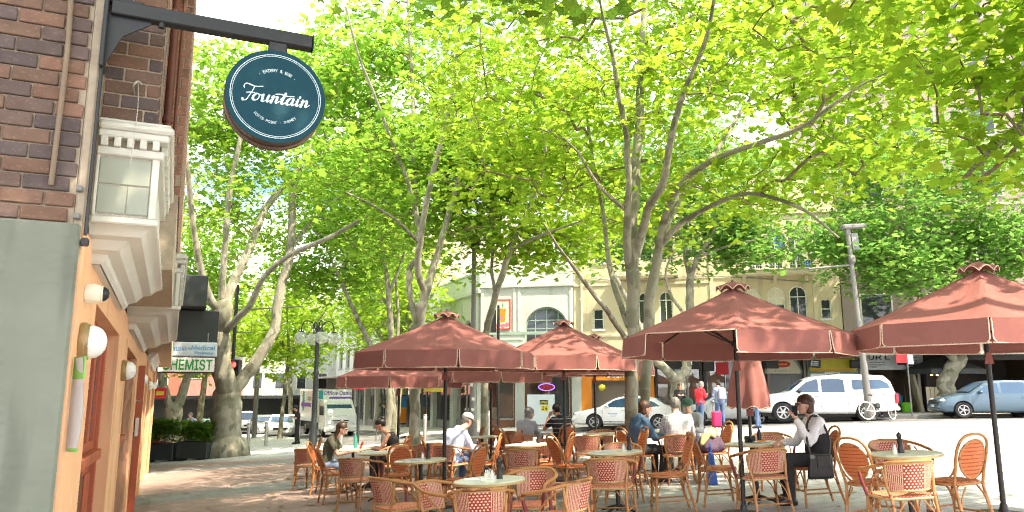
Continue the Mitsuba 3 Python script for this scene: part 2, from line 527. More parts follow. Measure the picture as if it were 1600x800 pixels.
def kerb(line, w, top, low):
    """a stone edge following the ground along a polyline"""
    p = np.array([LineString(line).interpolate(d).coords[0] for d in np.arange(0, LineString(line).length, 2.0)])
    t = np.gradient(p, axis=0)
    t /= np.linalg.norm(t, axis=1, keepdims=True)
    nn = np.c_[-t[:, 1], t[:, 0]]
    out = []
    for o, z in ((0, low), (0, top), (w, top), (w, low)):
        q = p + nn * o
        out.append(np.c_[q, zg(q[:, 0], q[:, 1]) + z])
    v = np.stack(out, 1).reshape(-1, 3)
    m = len(p)
    f = []
    for i in range(m - 1):
        for j in range(4):
            a, b = i * 4 + j, i * 4 + (j + 1) % 4
            f += [[a, a + 4, b + 4], [a, b + 4, b]]
    return vf(v, f)


gx = np.unique(np.r_[np.linspace(-400, -60, 12), np.linspace(-60, 60, 41), np.linspace(60, 400, 12)])
gy = np.unique(np.r_[np.linspace(-60, -10, 5), np.linspace(-10, 120, 45), np.linspace(120, 500, 12)])
X, Y = np.meshgrid(gx, gy, indexing='ij')
n1, n2 = X.shape
i, j = np.meshgrid(np.arange(n1 - 1), np.arange(n2 - 1), indexing='ij')
q = np.stack([i * n2 + j, (i + 1) * n2 + j, (i + 1) * n2 + j + 1, i * n2 + j + 1], -1).reshape(-1, 4)
struct('road', (np.c_[X.ravel(), Y.ravel(), zg(X, Y).ravel() - .13], q), 'asphalt', True)
C2 = A(-2.36, 4.05)
far_w = X2(-90, -11), X2(60, -11)
near_side = Polygon([tuple(far_w[0]), tuple(far_w[1]), (60, -12), (-60, -12)])
left_walk = Polygon([tuple(C2 - U2 * 20 - N2 * 12), tuple(C2 - U2 * 20 + N2 * 6.9), tuple(C2 + U2 * 110 + N2 * 6.9), tuple(C2 + U2 * 110 - N2 * 12)])
plaza = near_side.union(left_walk).buffer(0)
plaza = plaza.intersection(sbox(-62, -12, 60, 125))
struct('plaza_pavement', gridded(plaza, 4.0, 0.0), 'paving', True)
q0 = C2 + U2 * 33.5 + N2 * 6.9
kl = [tuple(X2(-3.6, -11)), tuple(X2(58, -11))]
struct('plaza_kerb', kerb(kl, .16, .004, -.2), 'kerb_stone')
struct('walk_kerb', kerb([tuple(C2 + U2 * 105 + N2 * 6.9), tuple(C2 + U2 * 34 + N2 * 6.9)], .16, .004, -.2), 'kerb_stone')
k_ = N2 @ (OX - C2)
fp = Polygon([tuple(X2(-3.2, -3.9)), tuple(X2(60, -3.9)), tuple(X2(60, 3)), tuple(OX + U2 * 90 + N2 * 3), tuple(OX + U2 * 90 - N2 * 3.4), tuple(OX + U2 * 2 - N2 * 3.4)])
struct('far_pavement', gridded(fp, 4.0, 0.004), 'pale_paving', True)
struct('far_kerb', kerb([tuple(X2(60, -3.9)), tuple(X2(-3.2, -3.9))], -.16, .008, -.2), 'kerb_stone')
struct('street_kerb', kerb([tuple(OX + U2 * 2 - N2 * 3.4), tuple(OX + U2 * 90 - N2 * 3.4)], -.16, .008, -.2), 'kerb_stone')


def stripe(p0, p1, w):
    d = (p1 - p0) / np.linalg.norm(p1 - p0)
    o = A(-d[1], d[0]) * w / 2
    v = [p0 - o, p1 - o, p1 + o, p0 + o]
    return vf([[*c, float(zg(*c)) - .126] for c in v], [[0, 1, 2], [0, 2, 3]])


struct('lane_marking', cat(stripe(X2(s, -7.6), X2(s + 2.4, -7.6), .12) for s in range(-2, 50, 6)), 'road_paint')
struct('stop_line', stripe(X2(-13.5, -3.2), X2(-9.0, -3.2), .4), 'road_paint')
# ------------------------------------------------------------------ corner building on the left
def L(m):
    """local (a along the front, b out of it, z) -> world; the building steps down with the street"""
    m = m.copy()
    v = np.asarray(m.vertices)
    xy = C2 + v[:, :1] * U2 + v[:, 1:2] * N2
    m.vertices = np.c_[xy, v[:, 2] - .022 * v[:, 0]]
    m.invert()
    return m


def facade_poly(poly, b0, b1):
    """polygon in (a, z) extruded from b0 to b1"""
    m = extr(poly, b1 - b0)
    v = np.asarray(m.vertices)
    m.vertices = np.c_[v[:, 0], v[:, 2] + b0, v[:, 1]]
    m.invert()
    return m


def profile_b(pts, a0, a1):
    """closed profile (b, z) run along the front from a0 to a1"""
    m = extr(Polygon(pts), a1 - a0)
    v = np.asarray(m.vertices)
    m.vertices = np.c_[v[:, 2] + a0, v[:, 0], v[:, 1]]
    return m


CB = thing('corner_building', 'brick corner building with grey stucco base and orange shop front at the left', 'building')
wall = part(CB, 'brick_wall', L(bx(.01, .3, -3.2, -.055, 2.4, 6.2)), 'mortar')
part(CB, 'stucco_base', L(cbox(-.035, .3, -3.2, -.012, -1.0, 2.52, .012)), 'stucco')


def brick_run(holder, spots, fixed, axis, depth, tone):
    """bricks of one wall face; spots: (u0, u1, z0, z1) on the face, axis 'b' = the face looks at the viewer, 'a' = it is the front"""
    for u0, u1, z0, z1 in spots:
        e = RNG.uniform(-.002, .003)
        if axis == 'b':
            m = cbox(fixed - .009 - e, fixed + depth, u0, u1, z0, z1, .004)
        else:
            m = cbox(u0, u1, fixed - depth, fixed + .009 + e, z0, z1, .004)
        t = tone(u0, z0)
        part(holder, 'brick', L(m), 'brick', uv=np.tile([t, RNG.uniform()], (len(m.vertices), 1)))


def courses(u0, u1, z0, z1, bl=.230, ch=.0855, j=.011, off=0.0):
    out, k, z = [], 0, z0
    while z < z1:
        u = u0 - (bl * .5 if k % 2 else 0) - off - RNG.uniform(0, .03)
        while u < u1:
            a, b = max(u + j / 2, u0), min(u + bl - j / 2, u1)
            if b - a > .03:
                out.append((a, b, z + j / 2, min(z + ch - j / 2, z1)))
            u += bl
        z += ch
        k += 1
    return out


def tone_mix(u, z):
    return RNG.choice([.05, .2, .5, .55, .62, .7, .3, .1]) + RNG.uniform(-.05, .05)


brick_run(wall, courses(-.98, -.06, 2.525, 4.16), .0, 'b', .05, tone_mix)
part(CB, 'outer_brickwork', L(cat([bx(-.009, .05, -3.2, -.985, 2.525, 6.2), bx(-.009, .05, -.985, -.058, 4.165, 6.2), bx(.286, .30, .002, .303, 4.105, 6.2), bx(1.961, 1.98, .306, .446, 4.905, 6.2)])), 'brickwork')
part(CB, 'corner_render', L(cbox(-.004, .05, -.052, .0, 2.3, 6.2, .01)), 'mortar')
part(CB, 'wall_conduit', L(tube(smoothline([(-.03, -.20, 5.0), (-.03, -.178, 4.0), (-.03, -.163, 3.5), (-.03, -.168, 3.0), (-.03, -.172, 2.72)]), .014, 8)), 'twig', True)
# orange front with openings
front = sbox(0.0, -1.5, 19.2, 2.52)
OPEN = [(1.10, 3.65), (5.0, 7.75), (9.4, 12.2), (14.0, 16.8)]
for a0, a1 in OPEN:
    front = front.difference(sbox(a0, -1.6, a1, 2.22))
part(CB, 'shop_front', L(facade_poly(front, -.28, 0)), 'orange_paint')
part(CB, 'plinth', L(cat([cbox(a0 + .02, a1 - .02, -.02, .035, -1.5, -.28 - .022 * 0, .01) for a0, a1 in ((12.2, 14.0), (16.8, 19.2))])), 'white_paint')
part(CB, 'interior', L(cat([bx(.3, 19, -4.3, -4.2, -1.5, 2.6), bx(.3, 19, -4.2, -.30, 2.5, 2.6), bx(.3, 19, -4.2, -.3, -1.4, -1.3)])), 'shop_inner')
part(CB, 'upper_core', L(cat([bx(.30, 1.98, -3.2, .30, 2.62, 6.2), bx(1.98, 19.2, -3.2, .44, 2.62, 6.2)])), 'mortar')
for q_, (a0, a1) in enumerate(OPEN):
    w = part(CB, 'window', L(cat([cbox(a0, a0 + .09, -.22, -.10, -1.2, 2.22, .006), cbox(a1 - .09, a1, -.22, -.10, -1.2, 2.22, .006), cbox(a0 + .09, a1 - .09, -.22, -.10, 2.12, 2.22, .006),
                                  cbox(a0 + .09, a1 - .09, -.24, -.06, 1.06, 1.15, .008), cbox(a0 + .09, a1 - .09, -.22, -.10, -1.2, -.2, .006)])), 'rust_timber')
    if q_ != 1:
        nl = 4
        d = (a1 - a0 - .18) / nl
        for k in range(nl):
            s0 = a0 + .09 + k * d
            lf = part(w, 'sash', L(cat([cbox(s0 + .004, s0 + .06, -.19, -.13, 1.15, 2.12, .005), cbox(s0 + d - .06, s0 + d - .004, -.19, -.13, 1.15, 2.12, .005), cbox(s0 + .06, s0 + d - .06, -.19, -.13, 1.15, 1.23, .005), cbox(s0 + .06, s0 + d - .06, -.19, -.13, 2.05, 2.12, .005)])), 'rust_timber')
            part(w, 'pane', L(bx(s0 + .06, s0 + d - .06, -.163, -.157, 1.23, 2.05)), 'far_glass')
            part(w, 'lower_panel', L(cat([cbox(s0 + .004, s0 + d - .004, -.20, -.15, -.2, 1.06, .005), cbox(s0 + .09, s0 + d - .09, -.15, -.13, -.05, .95, .012)])), 'rust_timber' if k % 2 else 'dark_timber')
# rough plastered reveal and open timber door of the second opening
part(CB, 'plaster_reveal', L(cbox(7.60, 7.752, -.27, -.004, -1.2, 2.2, .01)), 'rough_plaster')
dl = part(CB, 'door', L(cat([cbox(8.62, 8.67, -.42, .10, -.36, 2.16, .006), cbox(8.605, 8.622, -.34, .03, .10, .85, .012), cbox(8.605, 8.622, -.34, .03, 1.0, 2.0, .012)])), 'rust_timber', label='open red brown timber door with metal handles')
part(dl, 'grab_bar', L(tube(A((8.60, -.10, 1.62), (8.60, .06, 1.62)), .014, 8)), 'steel', 40)
part(dl, 'handle', L(cat([tube(smoothline([(8.60, -.12, 1.16), (8.56, -.05, 1.15), (8.56, .06, 1.18)]), .014, 8), cbox(8.55, 8.61, .02, .07, 1.08, 1.36, .004)])), 'steel', 40)
# jamb trims catching light
for c_ in (cbox(4.90, 5.0, -.28, .012, -1.2, 2.3, .008), cbox(7.752, 7.83, -.28, .012, -1.2, 2.3, .008)):
    part(CB, 'door_jamb', L(c_), 'orange_paint')
for c_ in (cbox(18.7, 19.25, 0, .06, -1.4, 2.5, .01), cbox(12.5, 12.9, 0, .04, -1.4, 2.45, .01)):
    part(CB, 'pilaster', L(c_), 'orange_paint')
# corbelled white bays
BAYS = [(.30, 3.05, .34), (4.6, 9.0, .50), (12.6, 17.4, .16)]
for k_i, (a0, a1, bo) in enumerate(BAYS):
    s = bo / .34
    zt = 2.62
    prof = [(0, 2.40), (.05, 2.40), (.075, 2.425), (.085, 2.455), (.15 * s, 2.475), (.17 * s, 2.50), (.20 * s, 2.53), (.27 * s, 2.545), (.285 * s, 2.565), (.31 * s, 2.585), (bo - .012, 2.592), (bo + .012, 2.60), (bo + .012, 2.636), (bo, 2.645), (0, 2.645)]
    V_ = [c for b_, z_ in prof[1:-1] for c in ((a0 + (bo - b_) * .9, -.01, z_), (a0 + (bo - b_) * .9, b_, z_), (a1, b_, z_))]   # mouldings return round the near end
    F_ = [t_ for i in range(len(prof) - 3) for j in (0, 1) for t_ in ([3 * i + j, 3 * i + j + 1, 3 * i + j + 4], [3 * i + j, 3 * i + j + 4, 3 * i + j + 3])]
    bay = part(CB, 'bay', L(cat([vf(V_, F_), bx(a0 + bo * .9, a1, 0, .04, 2.398, 2.41), bx(a0, a1, .0, bo - .02, 2.644, 3.02)])), 'white_paint', 25)
    for u0, u1, z0, z1 in ((.02, bo - .045, 2.845, 3.005), (.02, bo * .50, 2.665, 2.835), (bo * .50 + .008, bo - .045, 2.665, 2.835)):
        part(bay, 'panel', L(cbox(a0 - .012, a0 + .02, u0, u1, z0, z1, .004)), 'sage_panel')
    part(bay, 'stile', L(cat([cbox(a0 - .018, a0 + .02, bo - .04, bo, 2.645, 3.02, .004), cbox(a0 - .018, a0 + .02, 0, .016, 2.645, 3.02, .004), cbox(a0 - .04, a1, -.0, bo + .02, 2.600, 2.640, .008)])), 'white_paint')
    cor = part(bay, 'cornice', L(cat([cbox(a0 - .03, a1, 0, bo + .02, 3.02, 3.07, .006), cbox(a0 - .055, a1, 0, bo + .045, 3.125, 3.17, .008), cbox(a0 - .08, a1 + .02, 0, bo + .07, 3.17, 3.215, .014), cbox(a0 - .06, a1, 0, bo + .05, 3.215, 3.235, .006)])), 'white_paint')
    nb = 5
    for k in range(nb):
        u = .015 + k * (bo + .01) / nb
        part(cor, 'dentil', L(cbox(a0 - .05, a0 - .01, u, u + .038, 3.07, 3.125, .003)), 'white_paint')
    if k_i < 2:
        for k in range(14):
            u = a0 + .05 + k * (a1 - a0 - .1) / 14
            part(cor, 'dentil', L(cbox(u, u + .09, bo, bo + .04, 3.07, 3.125, .003)), 'white_paint')
# upper brickwork returns that look at the viewer
up = part(CB, 'upper_wall', L(bx(.295, .31, .0, .305, 3.235, 6.2)), 'mortar')
brick_run(up, courses(.004, .305, 3.24, 4.10), .295, 'b', .05, tone_mix)
up2 = part(CB, 'far_upper_wall', L(bx(1.97, 1.985, .30, .448, 3.235, 6.2)), 'mortar')
brick_run(up2, courses(.305, .450, 3.24, 4.9), 1.97, 'b', .05, lambda u, z: .9 + RNG.uniform(-.08, .1))
up3 = part(CB, 'front_brickwork', L(cat([bx(2.0, 19.2, .44, .452, 3.24, 6.2), bx(.31, 1.95, .30, .312, 3.24, 6.2)])), 'brickwork')
part(CB, 'downpipe', L(cat([tube(A((.9, .345, 3.2), (.9, .345, 6.2)), .028, 10), tube(A((.9, .395, 3.2), (.9, .395, 6.2)), .012, 8)] + [lathe([(.036, z - .02), (.036, z + .02)], 10).apply_translation([.9, .345, 0]) for z in (3.5, 4.3)])), 'dark_timber', 40)
part(CB, 'hook', L(cat([tube(smoothline([(.29, .17, 3.42), (.20, .165, 3.44), (.19, .19, 3.47), (.22, .21, 3.46)]), .006, 6), tube(smoothline([(.21, .19, 3.46), (.19, .20, 3.3), (.17, .195, 3.1), (.15, .19, 2.95), (.16, .17, 2.92)]), .0025, 5)])), 'steel', True)
part(CB, 'wall_cap', L(xf(lathe([(0, -.05), (.03, -.05), (.03, .0), (.024, .008), (0, .008)], 16), np.array([[0, 0, -1, -.04], [1, 0, 0, -.42], [0, 1, 0, 2.415], [0, 0, 0, 1.0]]))), 'galv', 40)
part(CB, 'bolt', L(cat([cbox(-.05, .01, -.05, -.02, z, z + .03, .004) for z in (2.545, 2.70)])), 'galv')
part(CB, 'roof', L(bx(0, 19.2, -6, .44, 6.2, 6.4)), 'roof_metal')
part(CB, 'back_block', L(bx(.3, 19.2, -9, -3.2, -1.5, 6.2)), 'far_brick')

# cable hanging beside the bracket
cable = thing('cable_pipe', 'thin black cable pipe running down the brick corner below the sign bracket', 'pipe')
part(cable, 'pipe', L(tube(smoothline([(-.02, .012, 3.60), (-.022, .012, 3.2), (-.02, .014, 2.8), (-.02, .014, 2.46)]), .010, 8)), 'sign_black', True)
part(cable, 'end_cap', L(xf(lathe([(0, 0), (.02, 0), (.022, .01), (.022, .035), (.012, .045), (0, .045)], 14), place(-.02, .014, 2.40))), 'sign_black', 40)

# hanging round sign
ang = math.radians(0)
SG = thing('round_sign', 'round dark teal hanging sign with white script lettering on a black arm', 'sign')
SZ = 3.77
part(SG, 'arm', L(cbox(-.038, .038, .03, 1.175, SZ - .0, SZ + .085, .006)), 'sign_black')
part(SG, 'arm_end', L(cbox(-.042, .042, 1.175, 1.181, SZ - .005, SZ + .09, .002)), 'sign_navy')
br = profile = Polygon([(.0, SZ - .30), (.025, SZ - .30), (.10, SZ - .12), (.24, SZ - .02), (.24, SZ), (0, SZ + .02)])
m_ = extr(br, .012)
v_ = np.asarray(m_.vertices)
m_.vertices = np.c_[v_[:, 2] - .006, v_[:, 0], v_[:, 1]]
part(SG, 'bracket', L(cat([m_, cbox(-.07, .07, .0, .022, SZ - .34, SZ + .22, .004), cbox(-.03, .03, .02, .20, SZ + .075, SZ + .10, .004)] + [tube(A((-.012, .30, SZ - .03), (-.012, .30, SZ + .0)), .018, 10)])), 'sign_black')
part(SG, 'hanger', L(cbox(-.03, .03, .91, 1.02, SZ - .12, SZ + .002, .004)), 'sign_black')
SR, SB, SZc, ST = .298, .965, SZ - .375, .075
# disc axis along a; local disc coords: x = b, y = z, facing -a
disc = lathe([(0, -ST), (SR - .004, -ST), (SR, -ST + .006), (SR, -ST + .03), (SR - .012, -ST + .034), (SR - .012, ST - .034), (SR, ST - .03), (SR, ST), (0, ST)], 64)
DM = np.array([[0, 0, 1, 0], [1, 0, 0, SB], [0, 1, 0, SZc], [0, 0, 0, 1.0]])


def on_disc(m):
    """drawing in x (right), y (up) with thickness +z -> the sign's face"""
    v = np.asarray(m.vertices)
    m = m.copy()
    m.vertices = np.c_[-ST - v[:, 2] - .0005, SB + v[:, 0], SZc + v[:, 1]]
    m.invert()
    return m


part(SG, 'case', L(xf(disc, DM)), 'sign_rim', 30)
part(SG, 'face', L(on_disc(extr(Point(0, 0).buffer(SR - .002, quad_segs=24), .004))), 'sign_navy')
part(SG, 'ring', L(cat([on_disc(extr(Point(0, 0).buffer(SR - .030, quad_segs=24).difference(Point(0, 0).buffer(SR - .034, quad_segs=24)), .006)), on_disc(extr(Point(0, 0).buffer(SR - .041, quad_segs=24).difference(Point(0, 0).buffer(SR - .0435, quad_segs=24)), .006))])), 'pale_ink')


def arc_text(text, h, R, deg0, deg1, top=True):
    out, n = [], len(text)
    for k, ch in enumerate(text):
        if ch == ' ':
            continue
        g = math.radians(deg0 + (deg1 - deg0) * k / (n - 1))
        m = word(ch, h, .006)
        rot = g - math.pi / 2 if top else g + math.pi / 2
        M = np.eye(4)
        M[:2, :2] = [[math.cos(rot), -math.sin(rot)], [math.sin(rot), math.cos(rot)]]
        M[:2, 3] = [R * math.cos(g), R * math.sin(g)]
        out.append(xf(m, M))
    return cat(out)


part(SG, 'small_lettering', L(cat([on_disc(arc_text('· EATERY & BAR ·', .020, .165, 129, 51)), on_disc(arc_text('POTTS POINT · SYDNEY', .016, .170, 227, 313, False))])), 'pale_ink')


def pen(strokes, w_thin, w_thick, ang=55):
    """calligraphic strokes: the pen is thick on down strokes"""
    out = []
    for s in strokes:
        p = smoothline(np.array(s, float), 6)
        t = np.gradient(p, axis=0)
        t /= np.linalg.norm(t, axis=1, keepdims=True) + 1e-9
        down = np.clip(-t[:, 1], 0, 1)
        w = w_thin + (w_thick - w_thin) * down ** 1.2
        for i in range(len(p) - 1):
            out.append(shapely.convex_hull(shapely.union_all([Point(*p[i]).buffer(w[i] / 2, quad_segs=3), Point(*p[i + 1]).buffer(w[i + 1] / 2, quad_segs=3)])))
    return shapely.union_all(out)


def slant(s, dx, k=.30, sc=1.0):
    return [[(dx + (x + k * y) * sc, y * sc) for x, y in st] for st in s]


LT = {
    'F': [[(.30, .02), (.42, -.12), (.62, -.05), (.74, .3), (.84, .75), (.90, 1.22)], [(.12, 1.02), (.02, 1.22), (.12, 1.46), (.45, 1.42), (.95, 1.30), (1.55, 1.40)], [(.42, .62), (.75, .70), (1.12, .70)]],
    'o': [[(.45, .60), (.28, .66), (.10, .45), (.10, .16), (.28, .0), (.50, .14), (.56, .42), (.45, .62), (.60, .56), (.74, .60)]],
    'u': [[(.0, .50), (.12, .62), (.14, .30), (.20, .04), (.36, .02), (.52, .20), (.60, .62)], [(.60, .62), (.58, .25), (.64, .03), (.76, .06), (.86, .22)]],
    'n': [[(.0, .48), (.14, .62), (.14, .3), (.13, .0)], [(.14, .30), (.30, .56), (.46, .62), (.52, .44), (.50, .16), (.58, .02), (.74, .14), (.80, .24)]],
    't': [[(.0, .40), (.16, .62), (.26, 1.05), (.22, .60), (.18, .22), (.26, .02), (.42, .06), (.54, .22)], [(-.55, .84), (-.1, .90), (.4, .80), (1.05, .86)]],
    'a': [[(.52, .58), (.30, .66), (.10, .42), (.12, .10), (.28, .0), (.46, .18), (.56, .60)], [(.56, .60), (.53, .22), (.60, .02), (.74, .08), (.84, .22)]],
    'i': [[(.0, .42), (.12, .62), (.12, .26), (.18, .02), (.30, .04), (.42, .20)], [(.20, .88), (.205, .86)]],
}
xs, strokes = 0.0, []
for ch, adv in zip('Fountain', (1.02, .72, .84, .80, .54, .82, .42, .8)):
    strokes += slant(LT[ch], xs)
    xs += adv
sc_ = .425 / 6.2
ink = pen([[(x * sc_, y * sc_) for x, y in s] for s in strokes], .0050, .0145)
b_ = ink.bounds
ink = shapely.affinity.translate(ink, -(b_[0] + b_[2]) / 2 + .0, -.045)
part(SG, 'script_lettering', L(on_disc(extr(ink.simplify(.0006), .006))), 'pale_ink')

# bulkhead lamps
lampm = [xf(lathe([(0, 0), (.108, 0), (.112, .008), (.112, .028), (.104, .034), (.104, .046), (.098, .050), (0, .050)], 28), np.eye(4)),
         lathe([(.094, .050), (.096, .062), (.090, .088), (.074, .112), (.048, .130), (.02, .138), (0, .139)], 28)]
LM = np.array([[1, 0, 0, 0], [0, 0, 1, 0], [0, -1, 0, 0], [0, 0, 0, 1.0]])
for k, (a, z, lb) in enumerate(((.33, 1.905, 'large round white wall lamp nearest the grey stucco corner'), (4.4, 1.91, 'second round white wall lamp along the orange front, beside the first doorway'),
                               (8.9, 1.955, 'third round wall lamp along the orange front, above the open red door'), (13.2, 1.96, 'small fourth wall lamp along the orange front'), (17.6, 2.06, 'farthest tiny round wall lamp near the end of the orange front'))):
    t = thing('wall_lamp', lb, 'lamp', 'bulkhead lamps on the orange front')
    for nm, m, mt in (('base', lampm[0], 'brass'), ('dome', lampm[1], 'globe_glass')):
        q_ = xf(m, LM)
        q_.apply_translation([a, 0.002, z])
        part(t, nm, L(q_), mt, 30)
cam_ = thing('security_camera', 'small cream dome security camera on the orange wall above the first lamp', 'camera')
cm_ = lathe([(0, 0), (.055, 0), (.058, .01), (.060, .045), (.052, .075), (.046, .082), (0, .082)], 24)
cd_ = lathe([(.045, .082), (.043, .10), (.030, .118), (.012, .126), (0, .127)], 20)
for nm, m, mt in (('housing', cm_, 'cream_plastic'), ('lens_dome', cd_, 'sign_black'), ('trim', lathe([(.047, .080), (.050, .088), (.046, .094)], 20), 'cream_plastic')):
    q_ = xf(m, LM)
    q_.apply_translation([.36, .002, 2.19])
    part(cam_, nm, L(q_), mt, 30)
pos_ = thing('paper_notice', 'curled green and grey paper notice stuck on the orange wall beside the stucco', 'poster')
gr_ = [(.03 + .09 * u, .006 + .060 * (1 - u) + .014 * math.sin(v * 4.0) * (1 - u), 1.30 + .50 * v) for v in np.linspace(0, 1, 9) for u in np.linspace(0, 1, 5)]
fs_ = [[r * 5 + c, r * 5 + c + 1, (r + 1) * 5 + c + 1, (r + 1) * 5 + c] for r in range(8) for c in range(4)]
sheet = vf(gr_, np.vstack([np.array(fs_)[:, [0, 1, 2]], np.array(fs_)[:, [0, 2, 3]]]))
back = sheet.copy(); back.apply_translation([0, -.002, 0]); back.invert()
part(pos_, 'sheet', L(cat([sheet, back])), 'grey_paper', True)
part(pos_, 'green_band', L(cat([xf(bx(-.002, .108, -.0035, .0035, 0, .12), place(.027, .068, 1.685, -33.5)), xf(bx(-.002, .108, -.0035, .0035, 0, .02), place(.027, .070, 1.30, -33.5))])), 'green_paper')

# ---------------- chemist next door with dark box awnings and light boxes
CH = thing('chemist_shop', 'brick shop beyond the orange front with dark box awnings over the pavement', 'building')
part(CH, 'wall', L(cat([bx(19.3, 27.4, -6, -.05, -1.6, 5.6)])), 'far_brick')
part(CH, 'shop_window', L(cat([bx(20, 23, -.05, -.03, -.9, 2.0), bx(24, 26.8, -.05, -.03, -.9, 2.0)])), 'far_glass')
part(CH, 'upper_awning', L(cbox(20.6, 22.5, 0, 1.30, 4.55, 5.55, .03)), 'charcoal')
aw_ = part(CH, 'awning', L(cat([cbox(21.3, 21.42, 0, 1.72, 3.50, 4.52, .02), cbox(21.3, 26.6, 1.62, 1.72, 3.50, 4.52, .02), bx(21.42, 26.6, -.05, 1.62, 4.42, 4.50)])), 'charcoal')
part(aw_, 'soffit', L(cat([bx(21.42, 26.6, 1.1, 1.62, 3.52, 3.56)])), 'white_paint')
for k in range(7):
    part(aw_, 'slat', L(cbox(21.6 + k * .7, 21.75 + k * .7, -.02, 1.1, 3.48, 3.56, .01)), 'awning_grey')
LB1 = thing('light_box', 'pale blue and white light box sign with faded blue lettering under the dark awning', 'sign')
LB2 = thing('chemist_sign', 'white light box sign with green serif style lettering hanging over the pavement', 'sign')


def on_face(m, a, b, z):
    """drawing on a face that looks at the viewer (towards -a)"""
    v = np.asarray(m.vertices)
    m = m.copy()
    m.vertices = np.c_[a - v[:, 2], b + v[:, 0], z + v[:, 1]]
    m.invert()
    return m


part(LB1, 'case', L(cat([cbox(20.6, 20.85, -.0, 1.70, 3.02, 3.46, .02)])), 'pale_sign')
part(LB1, 'bracket', L(cat([bx(20.70, 20.74, .3, .34, 3.46, 3.75), bx(20.70, 20.74, 1.4, 1.44, 3.46, 3.75)])), 'galv')
part(LB1, 'blue_panel', L(cat([on_face(extr(sbox(.95, 3.05, 1.66, 3.43), .006), 20.6, 0, 0)])), 'pale_ink')
part(LB1, 'lettering', L(cat([on_face(word('Fountain', .135, .008), 20.596, .45, 3.26), on_face(word('+', .135, .008), 20.596, .89, 3.26), on_face(word('Medical', .135, .012), 20.59, 1.30, 3.29), on_face(word('Pharmacy', .085, .012), 20.59, 1.33, 3.12)])), 'blue_ink')
part(LB2, 'case', L(cbox(20.2, 20.45, .04, 1.66, 2.50, 3.00, .015)), 'dark_plastic')
part(LB2, 'face', L(cbox(20.185, 20.2, .07, 1.63, 2.54, 2.96, .004)), 'white_plastic')
ch_ = word('CHEMIST', .30, .012, True)
ch_.apply_scale([1.38 / ch_.extents[0], 1, 1])
part(LB2, 'lettering', L(on_face(ch_, 20.185, .88, 2.75)), 'green_ink')
RS = thing('red_sign', 'small red and yellow hanging sign below the chemist sign', 'sign')
part(RS, 'board', L(cbox(21.0, 21.06, -.02, .35, 1.75, 2.08, .01)), 'red_ink')
part(RS, 'post', L(bx(21.0, 21.05, -.04, .0, 1.2, 2.4)), 'sign_black')
part(RS, 'band', L(bx(20.985, 21.0, .06, .28, 1.86, 1.98)), 'yellow_sign')
# ------------------------------------------------------------------ buildings across the road
class Front:
    """a wall plane: s along it, z up, t into the building"""

    def __init__(self, o, es, et):
        self.o, self.es, self.et = A(*o, 0), A(*es, 0), A(*et, 0)

    def m(self, mesh):
        """mesh in (s, t, z)"""
        return remap(mesh, self.o, self.es, self.et, A(0, 0, 1))

    def poly(self, p, t0, t1):
        m = extr(p, t1 - t0)
        v = np.asarray(m.vertices)
        m.vertices = np.c_[v[:, 0], v[:, 2] + t0, v[:, 1]]
        m.invert()
        return self.m(m)

    def box(self, s0, s1, t0, t1, z0, z1, c=0):
        return self.m(cbox(s0, s1, t0, t1, z0, z1, c) if c else bx(s0, s1, t0, t1, z0, z1))

    def text(self, text, h, s, z, t, depth=.01, bold=False, width=None):
        w = word(text, h, depth, bold)
        if width:
            w.apply_scale([width / w.extents[0], 1, 1])
        v = np.asarray(w.vertices)
        w.vertices = np.c_[s + v[:, 0], t - v[:, 2], z + v[:, 1]]
        w.invert()
        return self.m(w)


def arch(s0, s1, z0, z1):
    r = (s1 - s0) / 2
    return sbox(s0, z0, s1, z1 - r).union(Point((s0 + s1) / 2, z1 - r).buffer(r, quad_segs=8))


def window(F, par, shape, bars_v=(), bars_h=(), t=.14, fw=.06, frame='frame_white', sill=True, glass='far_glass', label=None, curtain=None):
    x0, z0, x1, z1 = shape.bounds
    fr = shape.difference(shape.buffer(-fw))
    ms = [F.poly(fr, t - .03, t + .04)]
    inner = shape.buffer(-fw * .9)
    for b in bars_v:
        g = sbox(b - .022, z0, b + .022, z1).intersection(inner)
        if not g.is_empty:
            ms.append(F.poly(g, t - .024, t + .036))
    for b in bars_h:
        g = sbox(x0, b - .025, x1, b + .025).intersection(inner)
        if not g.is_empty:
            ms.append(F.poly(g, t - .027, t + .033))
    w = part(par, 'window', cat(ms), frame, label=label)
    part(w, 'pane', F.poly(inner, t + .0, t + .012), glass)
    if curtain:
        part(w, 'blind', F.poly(sbox(x0, z0 + (z1 - z0) * curtain, x1, z1).intersection(inner), t - .012, t - .004), 'cream_sign')
    if sill:
        part(w, 'sill', F.box(x0 - .08, x1 + .08, -.07, t + .05, z0 - .09, z0, .012), frame)
    return w


FR = Front(OX, E1, E2)
FS = Front(OX, U2, N2)

